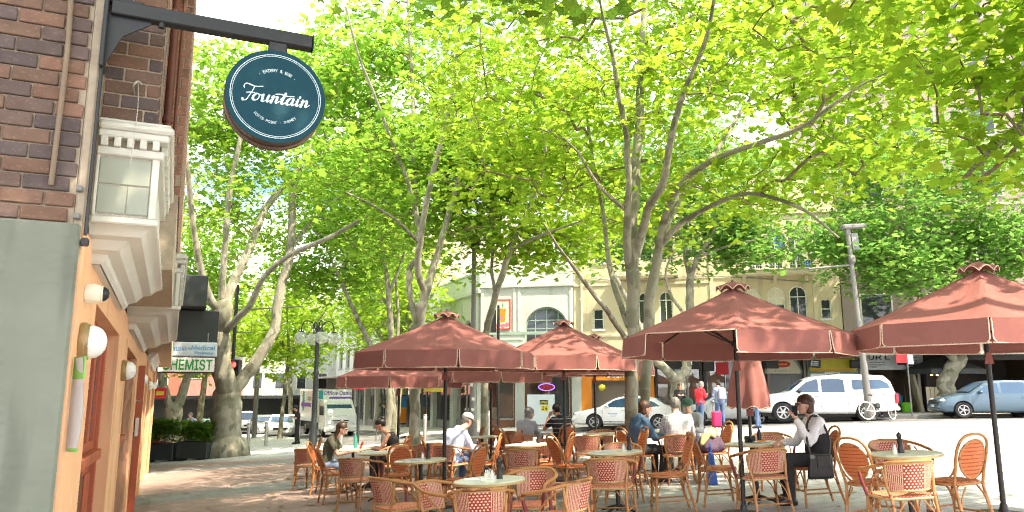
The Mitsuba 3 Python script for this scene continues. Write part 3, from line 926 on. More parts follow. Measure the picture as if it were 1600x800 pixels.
# ---- cream building
CR = thing('cream_building', 'long cream rendered building across the road with arched windows and a balcony', 'building')
S0, S1 = 5.18, 18.55
openings = []
cream = sbox(S0, 3.5, S1, 13.5)
rects = [(6.22, 6.75, 4.64, 5.72), (11.1, 11.72, 8.30, 9.32), (12.76, 13.26, 8.25, 9.45), (17.6, 18.08, 5.0, 5.98), (6.3, 6.95, 8.2, 9.3), (17.5, 18.1, 8.4, 9.6),
         (11.2, 11.8, 11.2, 12.3), (13.0, 13.6, 11.2, 12.3), (6.4, 7.0, 11.1, 12.3), (17.4, 18.0, 11.3, 12.4)]
arcs = [(9.68, 10.36, 4.9, 6.58), (8.6, 9.28, 4.9, 6.58), (14.0, 14.74, 5.05, 6.60), (15.08, 15.92, 5.05, 6.64), (16.12, 16.96, 5.05, 6.68), (7.5, 8.2, 8.2, 9.85), (8.7, 9.4, 8.2, 9.85), (9.8, 10.5, 8.1, 9.75), (14.2, 14.95, 7.55, 9.7), (15.2, 15.95, 7.55, 9.75), (16.2, 16.95, 7.55, 9.75)]
shapes = [(sbox(*[r[0], r[2], r[1], r[3]]), False) for r in rects] + [(arch(*r), True) for r in arcs]
for g, _ in shapes:
    cream = cream.difference(g)
part(CR, 'wall', FR.poly(cream, 0, .30), 'cream_render')
part(CR, 'body', cat([FR.box(S0, S1, .9, 9, -1, 13.5)]), 'shop_inner')
part(CR, 'roof', FR.box(S0 - .1, S1 + .1, -.25, 9.1, 13.5, 13.75, .03), 'cream_trim')
for g, isarch in shapes:
    x0, z0, x1, z1 = g.bounds
    if isarch:
        window(FR, CR, g, [(x0 + x1) / 2], [z1 - (x1 - x0) / 2 - .12], sill=z0 < 7, curtain=.45 if x0 in (14.0, 15.08) else None)
    else:
        zm = (z0 + z1) / 2
        window(FR, CR, g, [(x0 + x1) / 2] if z0 > 8 else [], [zm, zm + (z1 - zm) / 2] if z0 > 8 else [zm], fw=.05)
part(CR, 'pilaster', cat([FR.box(12.25, 12.42, -.06, 0, 3.5, 13.4, .01)]), 'cream_trim')
part(CR, 'pilaster', FR.box(17.25, 17.42, -.05, 0, 3.5, 13.4, .01), 'cream_trim')
part(CR, 'string_course', cat([FR.box(S0, 12.2, -.06, 0, 6.95, 7.06, .01), FR.box(S0, S1, -.06, 0, 4.25, 4.38, .01), FR.box(S0, S1, -.10, 0, 10.4, 10.62, .02)]), 'cream_trim')
part(CR, 'downpipe', cat([FR.m(tube(A((5.6, -.08, 2.9), (5.6, -.08, 13.4)), .06, 8)), FR.box(5.52, 5.68, -.16, 0, 6.2, 6.3), FR.box(5.52, 5.68, -.16, 0, 9.2, 9.3)]), 'cream_trim')
part(CR, 'cable', FR.m(tube(smoothline([(5.3, -.05, 7.5), (8.5, -.05, 7.15), (12.2, -.05, 7.3), (17.2, -.05, 6.85)], 5), .025, 5)), 'shop_grey')
bal = part(CR, 'balcony', cat([FR.box(13.55, 17.3, -.95, 0, 7.22, 7.40, .02), FR.box(13.5, 17.35, -1.0, 0, 7.40, 7.47, .015)]), 'cream_trim')
part(bal, 'railing', cat([FR.box(13.6, 17.25, -.93, -.90, 8.18, 8.22), FR.box(13.6, 17.25, -.92, -.91, 7.62, 7.64)] + [FR.box(s, s + .015, -.925, -.91, 7.47, 8.18) for s in np.arange(13.6, 17.26, .12)]), 'frame_white')
for s in (13.9, 15.4, 16.9):
    part(bal, 'corbel', FR.m(xf(extr(Polygon([(0, 0), (-.6, .34), (0, .34)]), .14), np.array([[0, 0, 1, s], [1, 0, 0, 0], [0, 1, 0, 6.87], [0, 0, 0, 1.0]]))), 'cream_trim')
bal2 = part(CR, 'balcony', cat([FR.box(7.3, 10.7, -.8, 0, 7.30, 7.46, .02)]), 'cream_trim')
part(bal2, 'railing', cat([FR.box(7.35, 10.65, -.78, -.75, 8.10, 8.14)] + [FR.box(s, s + .02, -.775, -.755, 7.46, 8.10) for s in np.arange(7.35, 10.66, .11)]), 'cream_trim')
tarp = thing('blue_crate', 'blue plastic crate on the right end of the cream balcony', 'crate')
part(tarp, 'body', FR.box(16.85, 17.2, -.75, -.45, 7.47, 7.80, .02), 'blue_tarp')
part(tarp, 'rim', FR.box(16.82, 17.23, -.78, -.42, 7.80, 7.85, .01), 'blue_tarp')
for k_, (s_, z_) in enumerate(((14.3, 8.3), (15.5, 8.5))):
    bt = thing('beach_towel', ('blue cloth hanging at the left balcony arch behind the leaves', 'blue cloth hanging at the middle balcony arch behind the leaves')[k_], 'towel')
    gv = [[s_ + .10 * i, o + .03 * math.sin(i * 2.0), z_ + .75 * j] for o in (-.55, -.545) for j in (0, .33, .66, 1) for i in range(6)]
    gf = [t for o in (0, 24) for j in range(3) for i in range(5) for t in ([o + j * 6 + i, o + j * 6 + i + 1, o + j * 6 + i + 7], [o + j * 6 + i, o + j * 6 + i + 7, o + j * 6 + i + 6])]
    put(bt, P(FR.m(vf(gv, gf)), 'blue_tarp', True))
# ---- shops at street level
AWN = part(CR, 'awning', cat([FR.box(8.4, 41, -3.3, .0, 3.16, 3.46), FR.box(8.38, 41, -3.42, -3.3, 3.04, 3.56, .02)]), 'awning_grey')
part(CR, 'shop_ceiling', FR.box(5.18, 41, .3, 5, 3.2, 3.5), 'shop_dark')


def zb(s):
    return float(zg(*X2(s, 0))) + .0


def shop(name, s0, s1, label, back='shop_inner', depth=3.4, stall=.5, mull=3, glass=True, frame='shop_dark', top=3.0, door=None):
    """one shop: side walls, back wall, stall riser, glazing"""
    g = zb((s0 + s1) / 2) - .1
    k = thing(name, label, 'shop')
    part(k, 'room', cat([FR.box(s0, s1, depth, depth + .1, g, 3.2), FR.box(s0, s0 + .06, .35, depth, g, 3.2), FR.box(s1 - .06, s1, .35, depth, g, 3.2), FR.box(s0, s1, .0, depth, g, g + .12)]), back)
    fx = [FR.box(s0, s0 + .12, 0, .28, g, 3.2, .01), FR.box(s1 - .12, s1, 0, .28, g, 3.2, .01), FR.box(s0 + .12, s1 - .12, .02, .26, top, 3.2, .01)]
    if stall:
        fx.append(FR.box(s0 + .12, s1 - .12, .06, .22, g, g + stall, .01))
    part(k, 'shop_frame', cat(fx), frame)
    if glass:
        w = (s1 - s0 - .24) / mull
        for i in range(mull):
            a = s0 + .12 + i * w
            wn = part(k, 'window', cat([FR.box(a, a + .04, .10, .18, g + stall, top), FR.box(a + w - .04, a + w, .10, .18, g + stall, top), FR.box(a + .04, a + w - .04, .10, .18, g + stall, g + stall + .06), FR.box(a + .04, a + w - .04, .10, .18, top - .06, top)]), 'steel' if i % 2 else frame)
            part(wn, 'pane', FR.box(a + .04, a + w - .04, .135, .145, g + stall + .06, top - .06), 'clear_glass' if i % 2 == 0 else 'far_glass')
    return k


sh = shop('sushi_shop', 5.5, 9.25, 'dark open shop with orange fascia sign and orange pillars behind the white taxi', 'shop_dark', 3.0, 0, 1, False, top=2.5)
part(sh, 'fascia', FR.box(6.1, 9.0, -.08, .02, 1.98, 2.60, .01), 'orange_sign')
part(sh, 'lettering', FR.text('Sushi', .30, 7.35, 2.29, -.08, .02, True), 'white_ink')
part(sh, 'lettering', FR.text('R', .30, 8.28, 2.29, -.08, .02, True), 'white_ink')
for a in (5.52, 8.98):
    part(sh, 'pillar', FR.box(a, a + .56 if a < 6 else a + .3, -.12, .0, zb(6) - .1, 2.9, .012), 'orange_sign')
part(sh, 'counter', FR.box(6.4, 8.7, 1.4, 1.9, zb(7) - .1, .9, .02), 'shop_grey')
lan = thing('yellow_lantern', 'round yellow paper lantern hanging beside the orange pillar of the shop', 'lantern')
part(lan, 'shade', FR.m(ico((6.62, -.28, 1.62), (.18, .18, .17), 2)), 'yellow_sign', True)
part(lan, 'cord', FR.box(6.612, 6.628, -.29, -.27, 1.78, 2.0), 'black_ink')
sh = shop('glass_shop', 9.3, 11.7, 'shop with pale glass door and shelves of goods left of the red sign', 'shelf_goods', 2.2, .4, 3, frame='shop_dark')
part(sh, 'fascia', FR.box(9.4, 11.7, -.06, .02, 2.55, 3.0, .01), 'shop_dark')
sh = shop('grocery_shop', 11.75, 14.8, 'dark grocery window with shelves, flowers and a red sign behind the standing women', 'shelf_goods', 2.4, .5, 3, frame='shop_dark')
part(sh, 'fascia', FR.box(11.8, 12.3, -.06, .02, 2.45, 3.0, .01), 'shop_dark')
part(sh, 'red_panel', FR.box(12.40, 13.0, -.12, -.04, 2.26, 2.88, .012), 'red_ink')
sh = shop('arched_doorway', 14.85, 16.7, 'grey arched shop doorway with a cream half round sign and a red oval', 'shop_grey', 1.6, 0, 1, False, 'brown_render', 3.1)
part(sh, 'shutter', cat([FR.box(15.0, 16.55, .30, .36, zb(15.5), 2.35)]), 'shop_grey')
half = Point(15.62, 2.30).buffer(.80, quad_segs=12).intersection(sbox(14.6, 2.30, 16.6, 3.2))
part(sh, 'arch_band', FR.poly(Point(15.62, 2.30).buffer(.90, quad_segs=12).intersection(sbox(14.6, 2.30, 16.6, 3.2)).difference(half), -.06, .02), 'green_trim')
part(sh, 'half_round_sign', FR.poly(half, -.05, .02), 'cream_sign')
part(sh, 'oval', FR.poly(shapely.affinity.scale(Point(15.62, 2.76).buffer(.2, quad_segs=10), 1.75, .78), -.075, -.05), 'red_ink')
part(sh, 'oval_print', cat([FR.box(15.40 + .062 * i, 15.44 + .062 * i, -.085, -.075, 2.72, 2.78 + .03 * (i % 3 == 0)) for i in range(7)]), 'yellow_sign')
part(sh, 'small_print', cat([FR.box(15.24 + .115 * i, 15.27 + .115 * i, -.06, -.05, 2.38, 2.48) for i in range(7)]), 'green_trim')
sh = shop('yellow_sign_shop', 16.75, 19.1, 'shop with a long yellow fascia sign behind the white utility vehicle', 'shop_inner', 2.6, .7, 3, frame='green_trim', top=2.35)
part(sh, 'fascia', FR.box(16.85, 18.98, -.10, .0, 2.40, 3.02, .012), 'yellow_sign')
part(sh, 'red_stripe', FR.box(16.9, 18.9, -.105, -.10, 2.44, 2.50), 'orange_sign')
bl = thing('blade_sign', 'small dark tilted sign with pale blue bars in front of the yellow fascia', 'sign')
part(bl, 'board', FR.m(xf(cbox(-.28, .28, -1.0, -.94, -.20, .20, .01), np.array([[.99, 0, .1, 16.95], [0, 1, 0, 0], [-.1, 0, .99, 2.76], [0, 0, 0, 1.0]]))), 'shop_dark')
part(bl, 'bars', cat([FR.m(xf(bx(-.16, .18, -1.012, -1.0, z, z + .055), np.array([[.99, 0, .1, 16.95], [0, 1, 0, 0], [-.1, 0, .99, 2.76], [0, 0, 0, 1.0]]))) for z in (-.11, -.02, .07)] + [FR.m(xf(bx(-.17, -.12, -1.012, -1.0, -.11, .125), np.array([[.99, 0, .1, 16.95], [0, 1, 0, 0], [-.1, 0, .99, 2.76], [0, 0, 0, 1.0]])))]), 'pale_ink')
part(bl, 'hanger', cat([FR.box(16.75, 16.77, -.98, -.96, 2.95, 3.18), FR.box(17.12, 17.14, -.98, -.96, 2.95, 3.18)]), 'black_metal')
GA = shop('open_storefront', 19.15, 21.85, 'open beige storefront with boxes and buckets under the pale blue sign', 'shop_inner', 4.5, 0, 1, False, 'awning_grey', 2.5)
part(GA, 'fascia', FR.box(19.2, 22.0, -.12, .0, 2.46, 3.26, .012), 'pale_sign')
part(GA, 'lettering', FR.text('UR L', .26, 20.05, 3.08, -.12, .015, True, .95), 'black_ink')
part(GA, 'small_print', cat([FR.box(a, b, -.128, -.12, z, z + .045) for a, b, z in ((19.6, 20.3, 2.80), (19.6, 20.35, 2.68), (19.6, 19.95, 2.58), (21.15, 21.75, 3.02), (21.2, 21.75, 2.88), (21.2, 21.75, 2.76), (21.15, 21.75, 2.64))]), 'shop_grey')
part(GA, 'red_print', FR.box(21.15, 21.55, -.128, -.12, 3.12, 3.17), 'red_ink')
for s_, z_, w_ in ((14.72, 2.72, .6), (18.6, 2.72, .55), (20.75, 2.86, .5)):
    k = thing('shop_lantern_box', ('dark box light hanging left of the half round sign', 'dark box light hanging over the right end of the yellow fascia', 'dark box light hanging in front of the pale blue shop sign')[(14.72, 18.6, 20.75).index(s_)], 'light')
    part(k, 'box', FR.box(s_, s_ + w_, -.9, -.5, z_ - .18, z_ + .2, .02), 'dark_plastic')
    part(k, 'hanger', FR.box(s_ + w_ / 2 - .015, s_ + w_ / 2 + .015, -.72, -.69, z_ + .2, 3.17), 'black_metal')
part(GA, 'side_slab', FR.m(xf(cbox(-.06, .06, -.3, .3, 0, 2.4, .01), np.array([[.98, 0, -.17, 21.85], [0, 1, 0, .25], [.0, 0, 1, zb(21.8)], [0, 0, 0, 1.0]]))), 'cream_trim')
DK = shop('dark_cafe', 22.1, 27.5, 'dark cafe front with a string of warm bulbs behind the curved tree trunk', 'shop_dark', 5.0, .8, 4, False, 'shop_dark', 2.9)
part(DK, 'timber_front', cat([FR.box(s, s + .16, -.02, .04, zb(24), zb(24) + 1.0) for s in np.arange(22.3, 27.3, .18)]), 'dark_timber')
for k in range(11):
    b = part(DK, 'bulb', FR.m(ico((22.15 + .09 * k + .05 * (k % 3), 1.0 + .2 * (k % 2), 2.32 + .05 * math.sin(k * 1.7) - (.12 if k % 4 == 1 else 0)), .035, 1)), 'lamp_amber', True)
    scene[b]['emitter'] = {'type': 'area', 'radiance': rgb(16, 7.5, 2.0)}
part(DK, 'wire', FR.box(22.1, 23.3, 1.09, 1.11, 2.38, 2.39), 'black_metal')
SH9 = shop('timber_screen_shop', 27.6, 40.5, 'shaded shop front at the far right behind the blue car', 'shop_grey', 4.0, .7, 6, True, 'shop_dark', 2.9)

# goods in the open storefront
gz = zb(20.8) + .03
b_ = thing('blue_bag', 'bulging bright blue bag standing in the open storefront', 'bag')
part(b_, 'sack', FR.m(ico((20.75, .5, gz + .62), (.36, .30, .34), 3)), 'blue_bag', True)
part(b_, 'stand', FR.box(20.5, 21.0, .3, .7, gz, gz + .35, .02), 'shop_dark')
b_ = thing('lime_bucket', 'bright lime green bucket with a broom in the open storefront', 'bucket')
M_ = lathe([(.0, 0), (.20, 0), (.26, .42), (.275, .42), (.275, .45), (.24, .45), (.185, .03), (0, .03)], 20)
M_.apply_translation([21.18, .2, gz])
part(b_, 'tub', FR.m(M_), 'lime_bucket', 40)
part(b_, 'broom', FR.m(tube(A((21.2, .3, gz), (21.28, .7, gz + 1.25)), .018, 6)), 'galv')
b_ = thing('hand_truck', 'folding metal trolley standing in the open storefront left of the blue bag', 'trolley')
part(b_, 'frame', FR.m(cat([tube(A((19.95, .4, gz), (19.95, .6, gz + 1.15), (20.4, .6, gz + 1.15), (20.4, .4, gz)), .02, 6), tube(A((19.95, .5, gz + .6), (20.4, .5, gz + .6)), .015, 6), tube(A((20.17, .5, gz + .6), (20.17, .6, gz + 1.15)), .012, 6)])), 'galv')
part(b_, 'crate', FR.m(cbox(20.0, 20.45, .0, .38, gz + .05, gz + .42, .02)), 'charcoal')
tn = thing('teal_chair', 'small teal metal frame beside the trolley in the open storefront', 'stand')
put(tn, P(FR.m(cat([tube(A((19.75, .3, gz), (19.75, .3, gz + .6), (20.1, .3, gz + .6), (20.1, .3, gz)), .022, 6), tube(A((19.75, .0, gz), (19.75, .0, gz + .6), (20.1, .0, gz + .6)), .022, 6)])), 'teal_ink'))

# ---- white corner building
WH = thing('white_building', 'white rendered corner building with a large arched window, dark green bands and a cornice', 'building')
wf = sbox(0, 2.75, 5.15, 7.0).difference(arch(2.5, 4.85, 3.95, 5.92)).difference(arch(-.0 + .15, .75, 3.95, 5.25))
part(WH, 'front_wall', FR.poly(wf, 0, .3), 'white_render')
part(WH, 'side_wall', FS.poly(sbox(0.3, 2.4, 15, 6.8).difference(arch(1.3, 2.5, 4.2, 5.4)).difference(sbox(5.0, 4.2, 6.3, 5.6)).difference(sbox(9.0, 4.2, 10.3, 5.6)), 0, .3), 'white_render')
part(WH, 'body', cat([FR.box(.4, 5.1, .8, 8, 2.8, 7.0), FS.box(.4, 15, .8, 4, 2.8, 6.8)]), 'shop_inner')
part(WH, 'parapet', cat([FR.box(-.12, 5.17, -.14, .3, 7.0, 7.22, .02), FR.box(-.05, 5.16, -.06, .25, 7.22, 8.2, .02), FS.box(-.1, 15.05, -.16, .3, 6.75, 7.0, .02), FS.box(0, 15, -.06, .25, 7.0, 7.9, .02), FS.box(-.05, 15.05, -.12, .3, 7.9, 8.02, .02)]), 'white_render')
part(WH, 'roof', cat([FR.box(0, 5.1, .3, 9, 6.9, 7.1), FS.box(.3, 15, .3, 4, 6.7, 6.9)]), 'roof_metal')
part(WH, 'green_band', cat([FR.box(0, 5.16, -.05, 0, 4.42, 4.58, .01), FR.box(0, 2.4, -.04, 0, 4.12, 4.2, .01), FS.box(0, 15, -.05, 0, 4.0, 4.14, .01)]), 'green_trim')
for s_ in (0.05, 1.85, 2.12, 4.95):
    part(WH, 'pilaster', FR.box(s_, s_ + .16, -.055, 0, 4.6, 6.99, .01), 'white_render')
for s_ in np.arange(1.0, 14.9, 1.9):
    part(WH, 'pilaster', FS.box(s_, s_ + .2, -.06, 0, 4.2, 6.74, .01), 'white_render')
window(FR, WH, arch(2.5, 4.85, 3.95, 5.92), [3.05, 3.67, 4.3], [4.75, 5.2], .2, .08, 'green_trim', label='large arched window with grid panes')
window(FR, WH, arch(.15, .75, 3.95, 5.25), [], [4.7], .2, .05, 'green_trim')
window(FS, WH, arch(1.3, 2.5, 4.2, 5.4), [1.9], [4.8], .2, .05, 'green_trim')
window(FS, WH, sbox(5.0, 4.2, 6.3, 5.6), [5.65], [4.9], .2, .05, 'green_trim')
window(FS, WH, sbox(9.0, 4.2, 10.3, 5.6), [9.65], [4.9], .2, .05, 'green_trim')
po = thing('wall_poster', 'framed poster with a pink and orange drink picture on the white building', 'poster')
part(po, 'frame', cat([FR.box(.80, 1.72, -.10, -.03, 4.72, 4.78), FR.box(.80, 1.72, -.10, -.03, 6.30, 6.36), FR.box(.80, .86, -.10, -.03, 4.78, 6.30), FR.box(1.66, 1.72, -.10, -.03, 4.78, 6.30)]), 'red_ink')
part(po, 'sheet', FR.box(.86, 1.66, -.07, -.04, 4.78, 6.30), 'cream_sign')
part(po, 'glass_picture', FR.poly(Polygon([(1.12, 5.1), (1.40, 5.1), (1.48, 5.85), (1.06, 5.85)]), -.078, -.07), 'orange_sign')
for a, b, c in ((1.05, 4.96, .13), (1.30, 4.92, .12), (1.52, 4.98, .12), (1.2, 5.35, .10)):
    part(po, 'fruit_picture', FR.poly(Point(a, b).buffer(c), -.084, -.07), 'flower_pink')
part(po, 'straw_picture', FR.poly(Polygon([(1.22, 5.85), (1.27, 5.85), (1.33, 6.15), (1.28, 6.15)]), -.078, -.07), 'green_ink')
# its shops: front
for k_, (nm, s0, s1, lb, bk) in enumerate((('counter_shop', .1, 2.0, 'cream lit takeaway counter left of the neon sign in the white building', 'shop_inner'), ('brown_frame_shop', 2.5, 5.0, 'brown framed shop window behind the neon open sign', 'shop_inner'))):
    sh = shop(nm, s0, s1, lb, bk, 3.0, .55, 2, frame='brown_frame', top=2.45)
    part(sh, 'counter', FR.box(s0 + .2, s1 - .2, 1.2, 1.7, zb(s0) - .1, zb(s0) + 1.1, .02), 'cream_sign')
for s_ in (-.12, 1.98, 5.02):
    part(WH, 'pier', FR.box(s_, s_ + .52 if s_ > 0 else s_ + .3, -.12, .25, zb(2) - .2, 2.75, .012), 'white_render')
part(WH, 'shop_canopy', cat([FR.box(-.2, 5.4, -.9, 0, 2.62, 2.78, .012)]), 'white_render')
on_ = thing('neon_sign', 'oval open sign glowing red in a violet ring in the shop window', 'sign')
ov = shapely.affinity.scale(Point(3.67, 1.64).buffer(.3, quad_segs=12), 1.55, .72)
part(on_, 'plate', FR.poly(ov, -.02, .0), 'plate_red')
e_ = part(on_, 'ring', FR.poly(ov.buffer(-.02).difference(ov.buffer(-.055)), -.04, -.02), 'blue_ink')
scene[e_]['emitter'] = {'type': 'area', 'radiance': rgb(.10, .05, .75)}
e_ = part(on_, 'lettering', FR.text('OPEN', .20, 3.67, 1.64, -.02, .02, True, .62), 'red_ink')
scene[e_]['emitter'] = {'type': 'area', 'radiance': rgb(1.6, .25, .25)}
mb = thing('menu_board', 'pale cyan standing menu board with a yellow and black price panel', 'sign')
mo = FR.o + FR.es * 3.9 + FR.et * -2.2
mz = float(zg(mo[0], mo[1]))
FM = Front(mo[:2], E1, E2)
part(mb, 'board', FM.box(-.85, .55, 0, .05, mz + .15, mz + 1.62, .01), 'pale_sign')
part(mb, 'legs', cat([FM.box(-.85, -.79, .0, .3, mz, mz + .15), FM.box(.49, .55, .0, .3, mz, mz + .15)]), 'galv')
part(mb, 'yellow_panel', FM.box(-.15, .25, -.008, 0, mz + .80, mz + 1.10), 'yellow_sign')
part(mb, 'black_panel', FM.box(-.2, .22, -.008, 0, mz + 1.13, mz + 1.35), 'black_ink')
part(mb, 'lettering', cat([FM.text('OPEN', .10, .01, mz + 1.24, -.008, .006, True), ]), 'yellow_sign')
part(mb, 'price', cat([FM.text('24', .17, .05, mz + .95, -.008, .006, True)]), 'black_ink')

# its shops on the side street
SS = thing('side_shops', 'row of shaded shop fronts with grey pillars and yellow signs along the side street', 'shop')
part(SS, 'back_wall', cat([FS.box(.2, 52, 3.0, 3.1, -3, 3), FS.box(.2, 52, 0.3, 3, 2.4, 2.75)]), 'shop_inner')
for k in range(14):
    s_ = .3 + k * 3.7
    g_ = float(zg(*(OX + U2 * s_))) - .2
    part(SS, 'pillar', FS.box(s_, s_ + .55, -.1, .35, g_, 2.5, .015), 'white_render' if k % 2 == 0 else 'grey_render')
    wn = part(SS, 'window', cat([FS.box(s_ + .55, s_ + 3.7, .12, .2, g_, g_ + .6), FS.box(s_ + 2.0, s_ + 2.1, .12, .2, g_ + .6, 2.4), FS.box(s_ + .55, s_ + 3.7, .12, .2, 1.75, 1.85)]), 'shop_grey')
    part(wn, 'pane', FS.box(s_ + .55, s_ + 3.7, .16, .17, g_ + .6, 2.4), 'far_glass' if k % 3 else 'clear_glass')
part(SS, 'canopy', FS.box(-.2, 52, -2.2, .3, 2.45, 2.62, .02), 'roof_metal')
for k_, (a, b, z0, z1, lb) in enumerate(((1.9, 5.2, 1.38, 1.76, 'long yellow hanging sign under the side street canopy'), (6.6, 8.8, 1.25, 1.70, 'short yellow hanging sign further along the side street canopy'), (11.2, 12.6, 1.2, 2.0, 'tall yellow sign by the trunk under the side street canopy'))):
    solid('yellow_sign', lb, 'sign', FS.box(a, b, -1.5 + .2 * k_, -1.42 + .2 * k_, z0, z1, .01), 'yellow_sign')
vp = thing('vending_machine', 'vending machine with a blue and orange front beside the trunk on the side street', 'machine')
part(vp, 'body', FS.box(13.2, 14.2, -.9, -.2, -.9, 1.1, .02), 'shop_dark')
part(vp, 'orange_front', FS.box(13.18, 13.20, -.88, -.22, -.8, .25), 'orange_sign')
part(vp, 'blue_front', FS.box(13.18, 13.20, -.88, -.22, .25, 1.05), 'blue_ink')

# ---- grey green building further down the side street
GB = thing('grey_building', 'pale grey green apartment building with dark sash windows down the side street', 'building')
gw = sbox(15.05, 2.7, 40, 14.5)
gwin = [(s, s + 1.7, z, z + 1.75) for s in (17.0, 20.3, 23.6, 26.9, 30.2, 33.5, 36.8) for z in (3.4, 6.5, 9.8, 12.4)]
for r in gwin:
    gw = gw.difference(sbox(r[0], r[2], r[1], r[3]))
part(GB, 'wall', FS.poly(gw, 0, .3), 'grey_render')
part(GB, 'body', FS.box(15.05, 40, .9, 10, -3, 14.5), 'shop_inner')
part(GB, 'end_wall', FS.box(15.05, 15.3, 0.3, 10, 2.6, 14.5), 'grey_render')
part(GB, 'cornice', cat([FS.box(15, 40, -.25, 0, 14.3, 14.6, .03), FS.box(15.05, 40, -.08, 0, 8.7, 8.95, .02), FS.box(15.05, 40, -.08, 0, 5.5, 5.7, .02)]), 'grey_render')
part(GB, 'roof', FS.box(15, 40, -.1, 10, 14.6, 14.8), 'roof_metal')
for r in gwin:
    window(FS, GB, sbox(r[0], r[2], r[1], r[3]), [(r[0] + r[1]) / 2], [(r[2] + r[3]) / 2], .18, .07, 'brown_frame' if r[2] > 9 else 'shop_grey')
G3 = thing('far_grey_house', 'small pale building with narrow windows far down the side street', 'building')
part(G3, 'wall', FS.box(40.2, 60, 0, 8, -3, 10.2), 'white_render')
for s in np.arange(41.5, 59, 2.6):
    for z in (3.6, 6.9):
        w = part(G3, 'window', FS.box(s, s + 1.1, -.05, 0, z, z + 1.7, .01), 'frame_white')
        part(w, 'pane', FS.box(s + .1, s + 1.0, -.06, -.05, z + .1, z + 1.6), 'far_glass')
part(G3, 'roof', FS.box(40, 60.2, -.2, 8.2, 10.2, 10.4), 'roof_metal')
# ---- across the end of the side street and on its left
PK = thing('pink_terrace', 'row of pink and red brick terrace shops at the far end of the side street', 'building')
po_ = C2 + U2 * 74 - N2 * 2
FP = Front(po_, N2, U2)
FP2 = Front(C2 + U2 * 30 - N2 * 1.2, U2, -N2)
for k, (s0, s1, h, mt) in enumerate(((-26, -6, 7.2, 'pink_render'), (-6, 3.2, 5.6, 'far_brick'), (3.2, 8.8, 7.0, 'pink_render'), (8.8, 19, 6.0, 'white_render'))):
    w = part(PK, 'wall', FP.box(s0, s1, 0, 8, -6, h), mt)
    for s in np.arange(s0 + .8, s1 - 1.1, 2.1):
        part(w, 'window', FP.box(s, s + 1.0, -.06, 0, h - 4.6, h - 2.9, .01), 'frame_white')
        part(w, 'pane', FP.box(s + .1, s + .9, -.075, -.06, h - 4.5, h - 3.0), 'far_glass')
    part(w, 'parapet', FP.box(s0, s1, -.15, .2, h, h + .3, .02), 'cream_trim')
part(PK, 'shop_band', cat([FP.box(-26, 19, -2.4, 0, .55, .85, .02), FP.box(-26, 19, -.04, 0, -6, .5)]), 'charcoal')
BH = thing('brick_house', 'red brick building behind the trees on the left side of the side street', 'building')
part(BH, 'wall', FP2.box(0, 40, 0, 8, -4, 7.6), 'far_brick')
for s in np.arange(1.5, 39, 3.0):
    for z in (0.4, 3.6):
        w = part(BH, 'window', FP2.box(s, s + 1.2, -.06, 0, z, z + 1.8, .01), 'frame_white')
        part(w, 'pane', FP2.box(s + .1, s + 1.1, -.075, -.06, z + .1, z + 1.7), 'far_glass')
part(BH, 'roof', FP2.box(-.2, 40.2, -.3, 8.2, 7.6, 7.9), 'roof_metal')
# ---- tall brown block behind and right
BR = thing('brown_tower', 'tall brown apartment block behind the trees at the upper right', 'building')
part(BR, 'wall', FR.box(18.6, 44, .0, 12, 3.46, 26), 'brown_render')
for s in np.arange(19.4, 43, 2.7):
    for z in (4.6, 7.7, 10.8, 13.9, 17.0, 20.1):
        w = part(BR, 'window', FR.box(s, s + 1.5, -.05, 0, z, z + 1.6, .01), 'frame_white')
        part(w, 'pane', FR.box(s + .08, s + 1.42, -.065, -.05, z + .08, z + 1.52), 'far_glass')
for z in (4.3, 7.4, 10.5, 13.6, 16.7, 19.8):
    part(BR, 'string_course', FR.box(18.6, 44, -.06, 0, z - .12, z, .01), 'cream_trim')
part(BR, 'roof', FR.box(18.5, 44, -.1, 12, 26, 26.3), 'roof_metal')
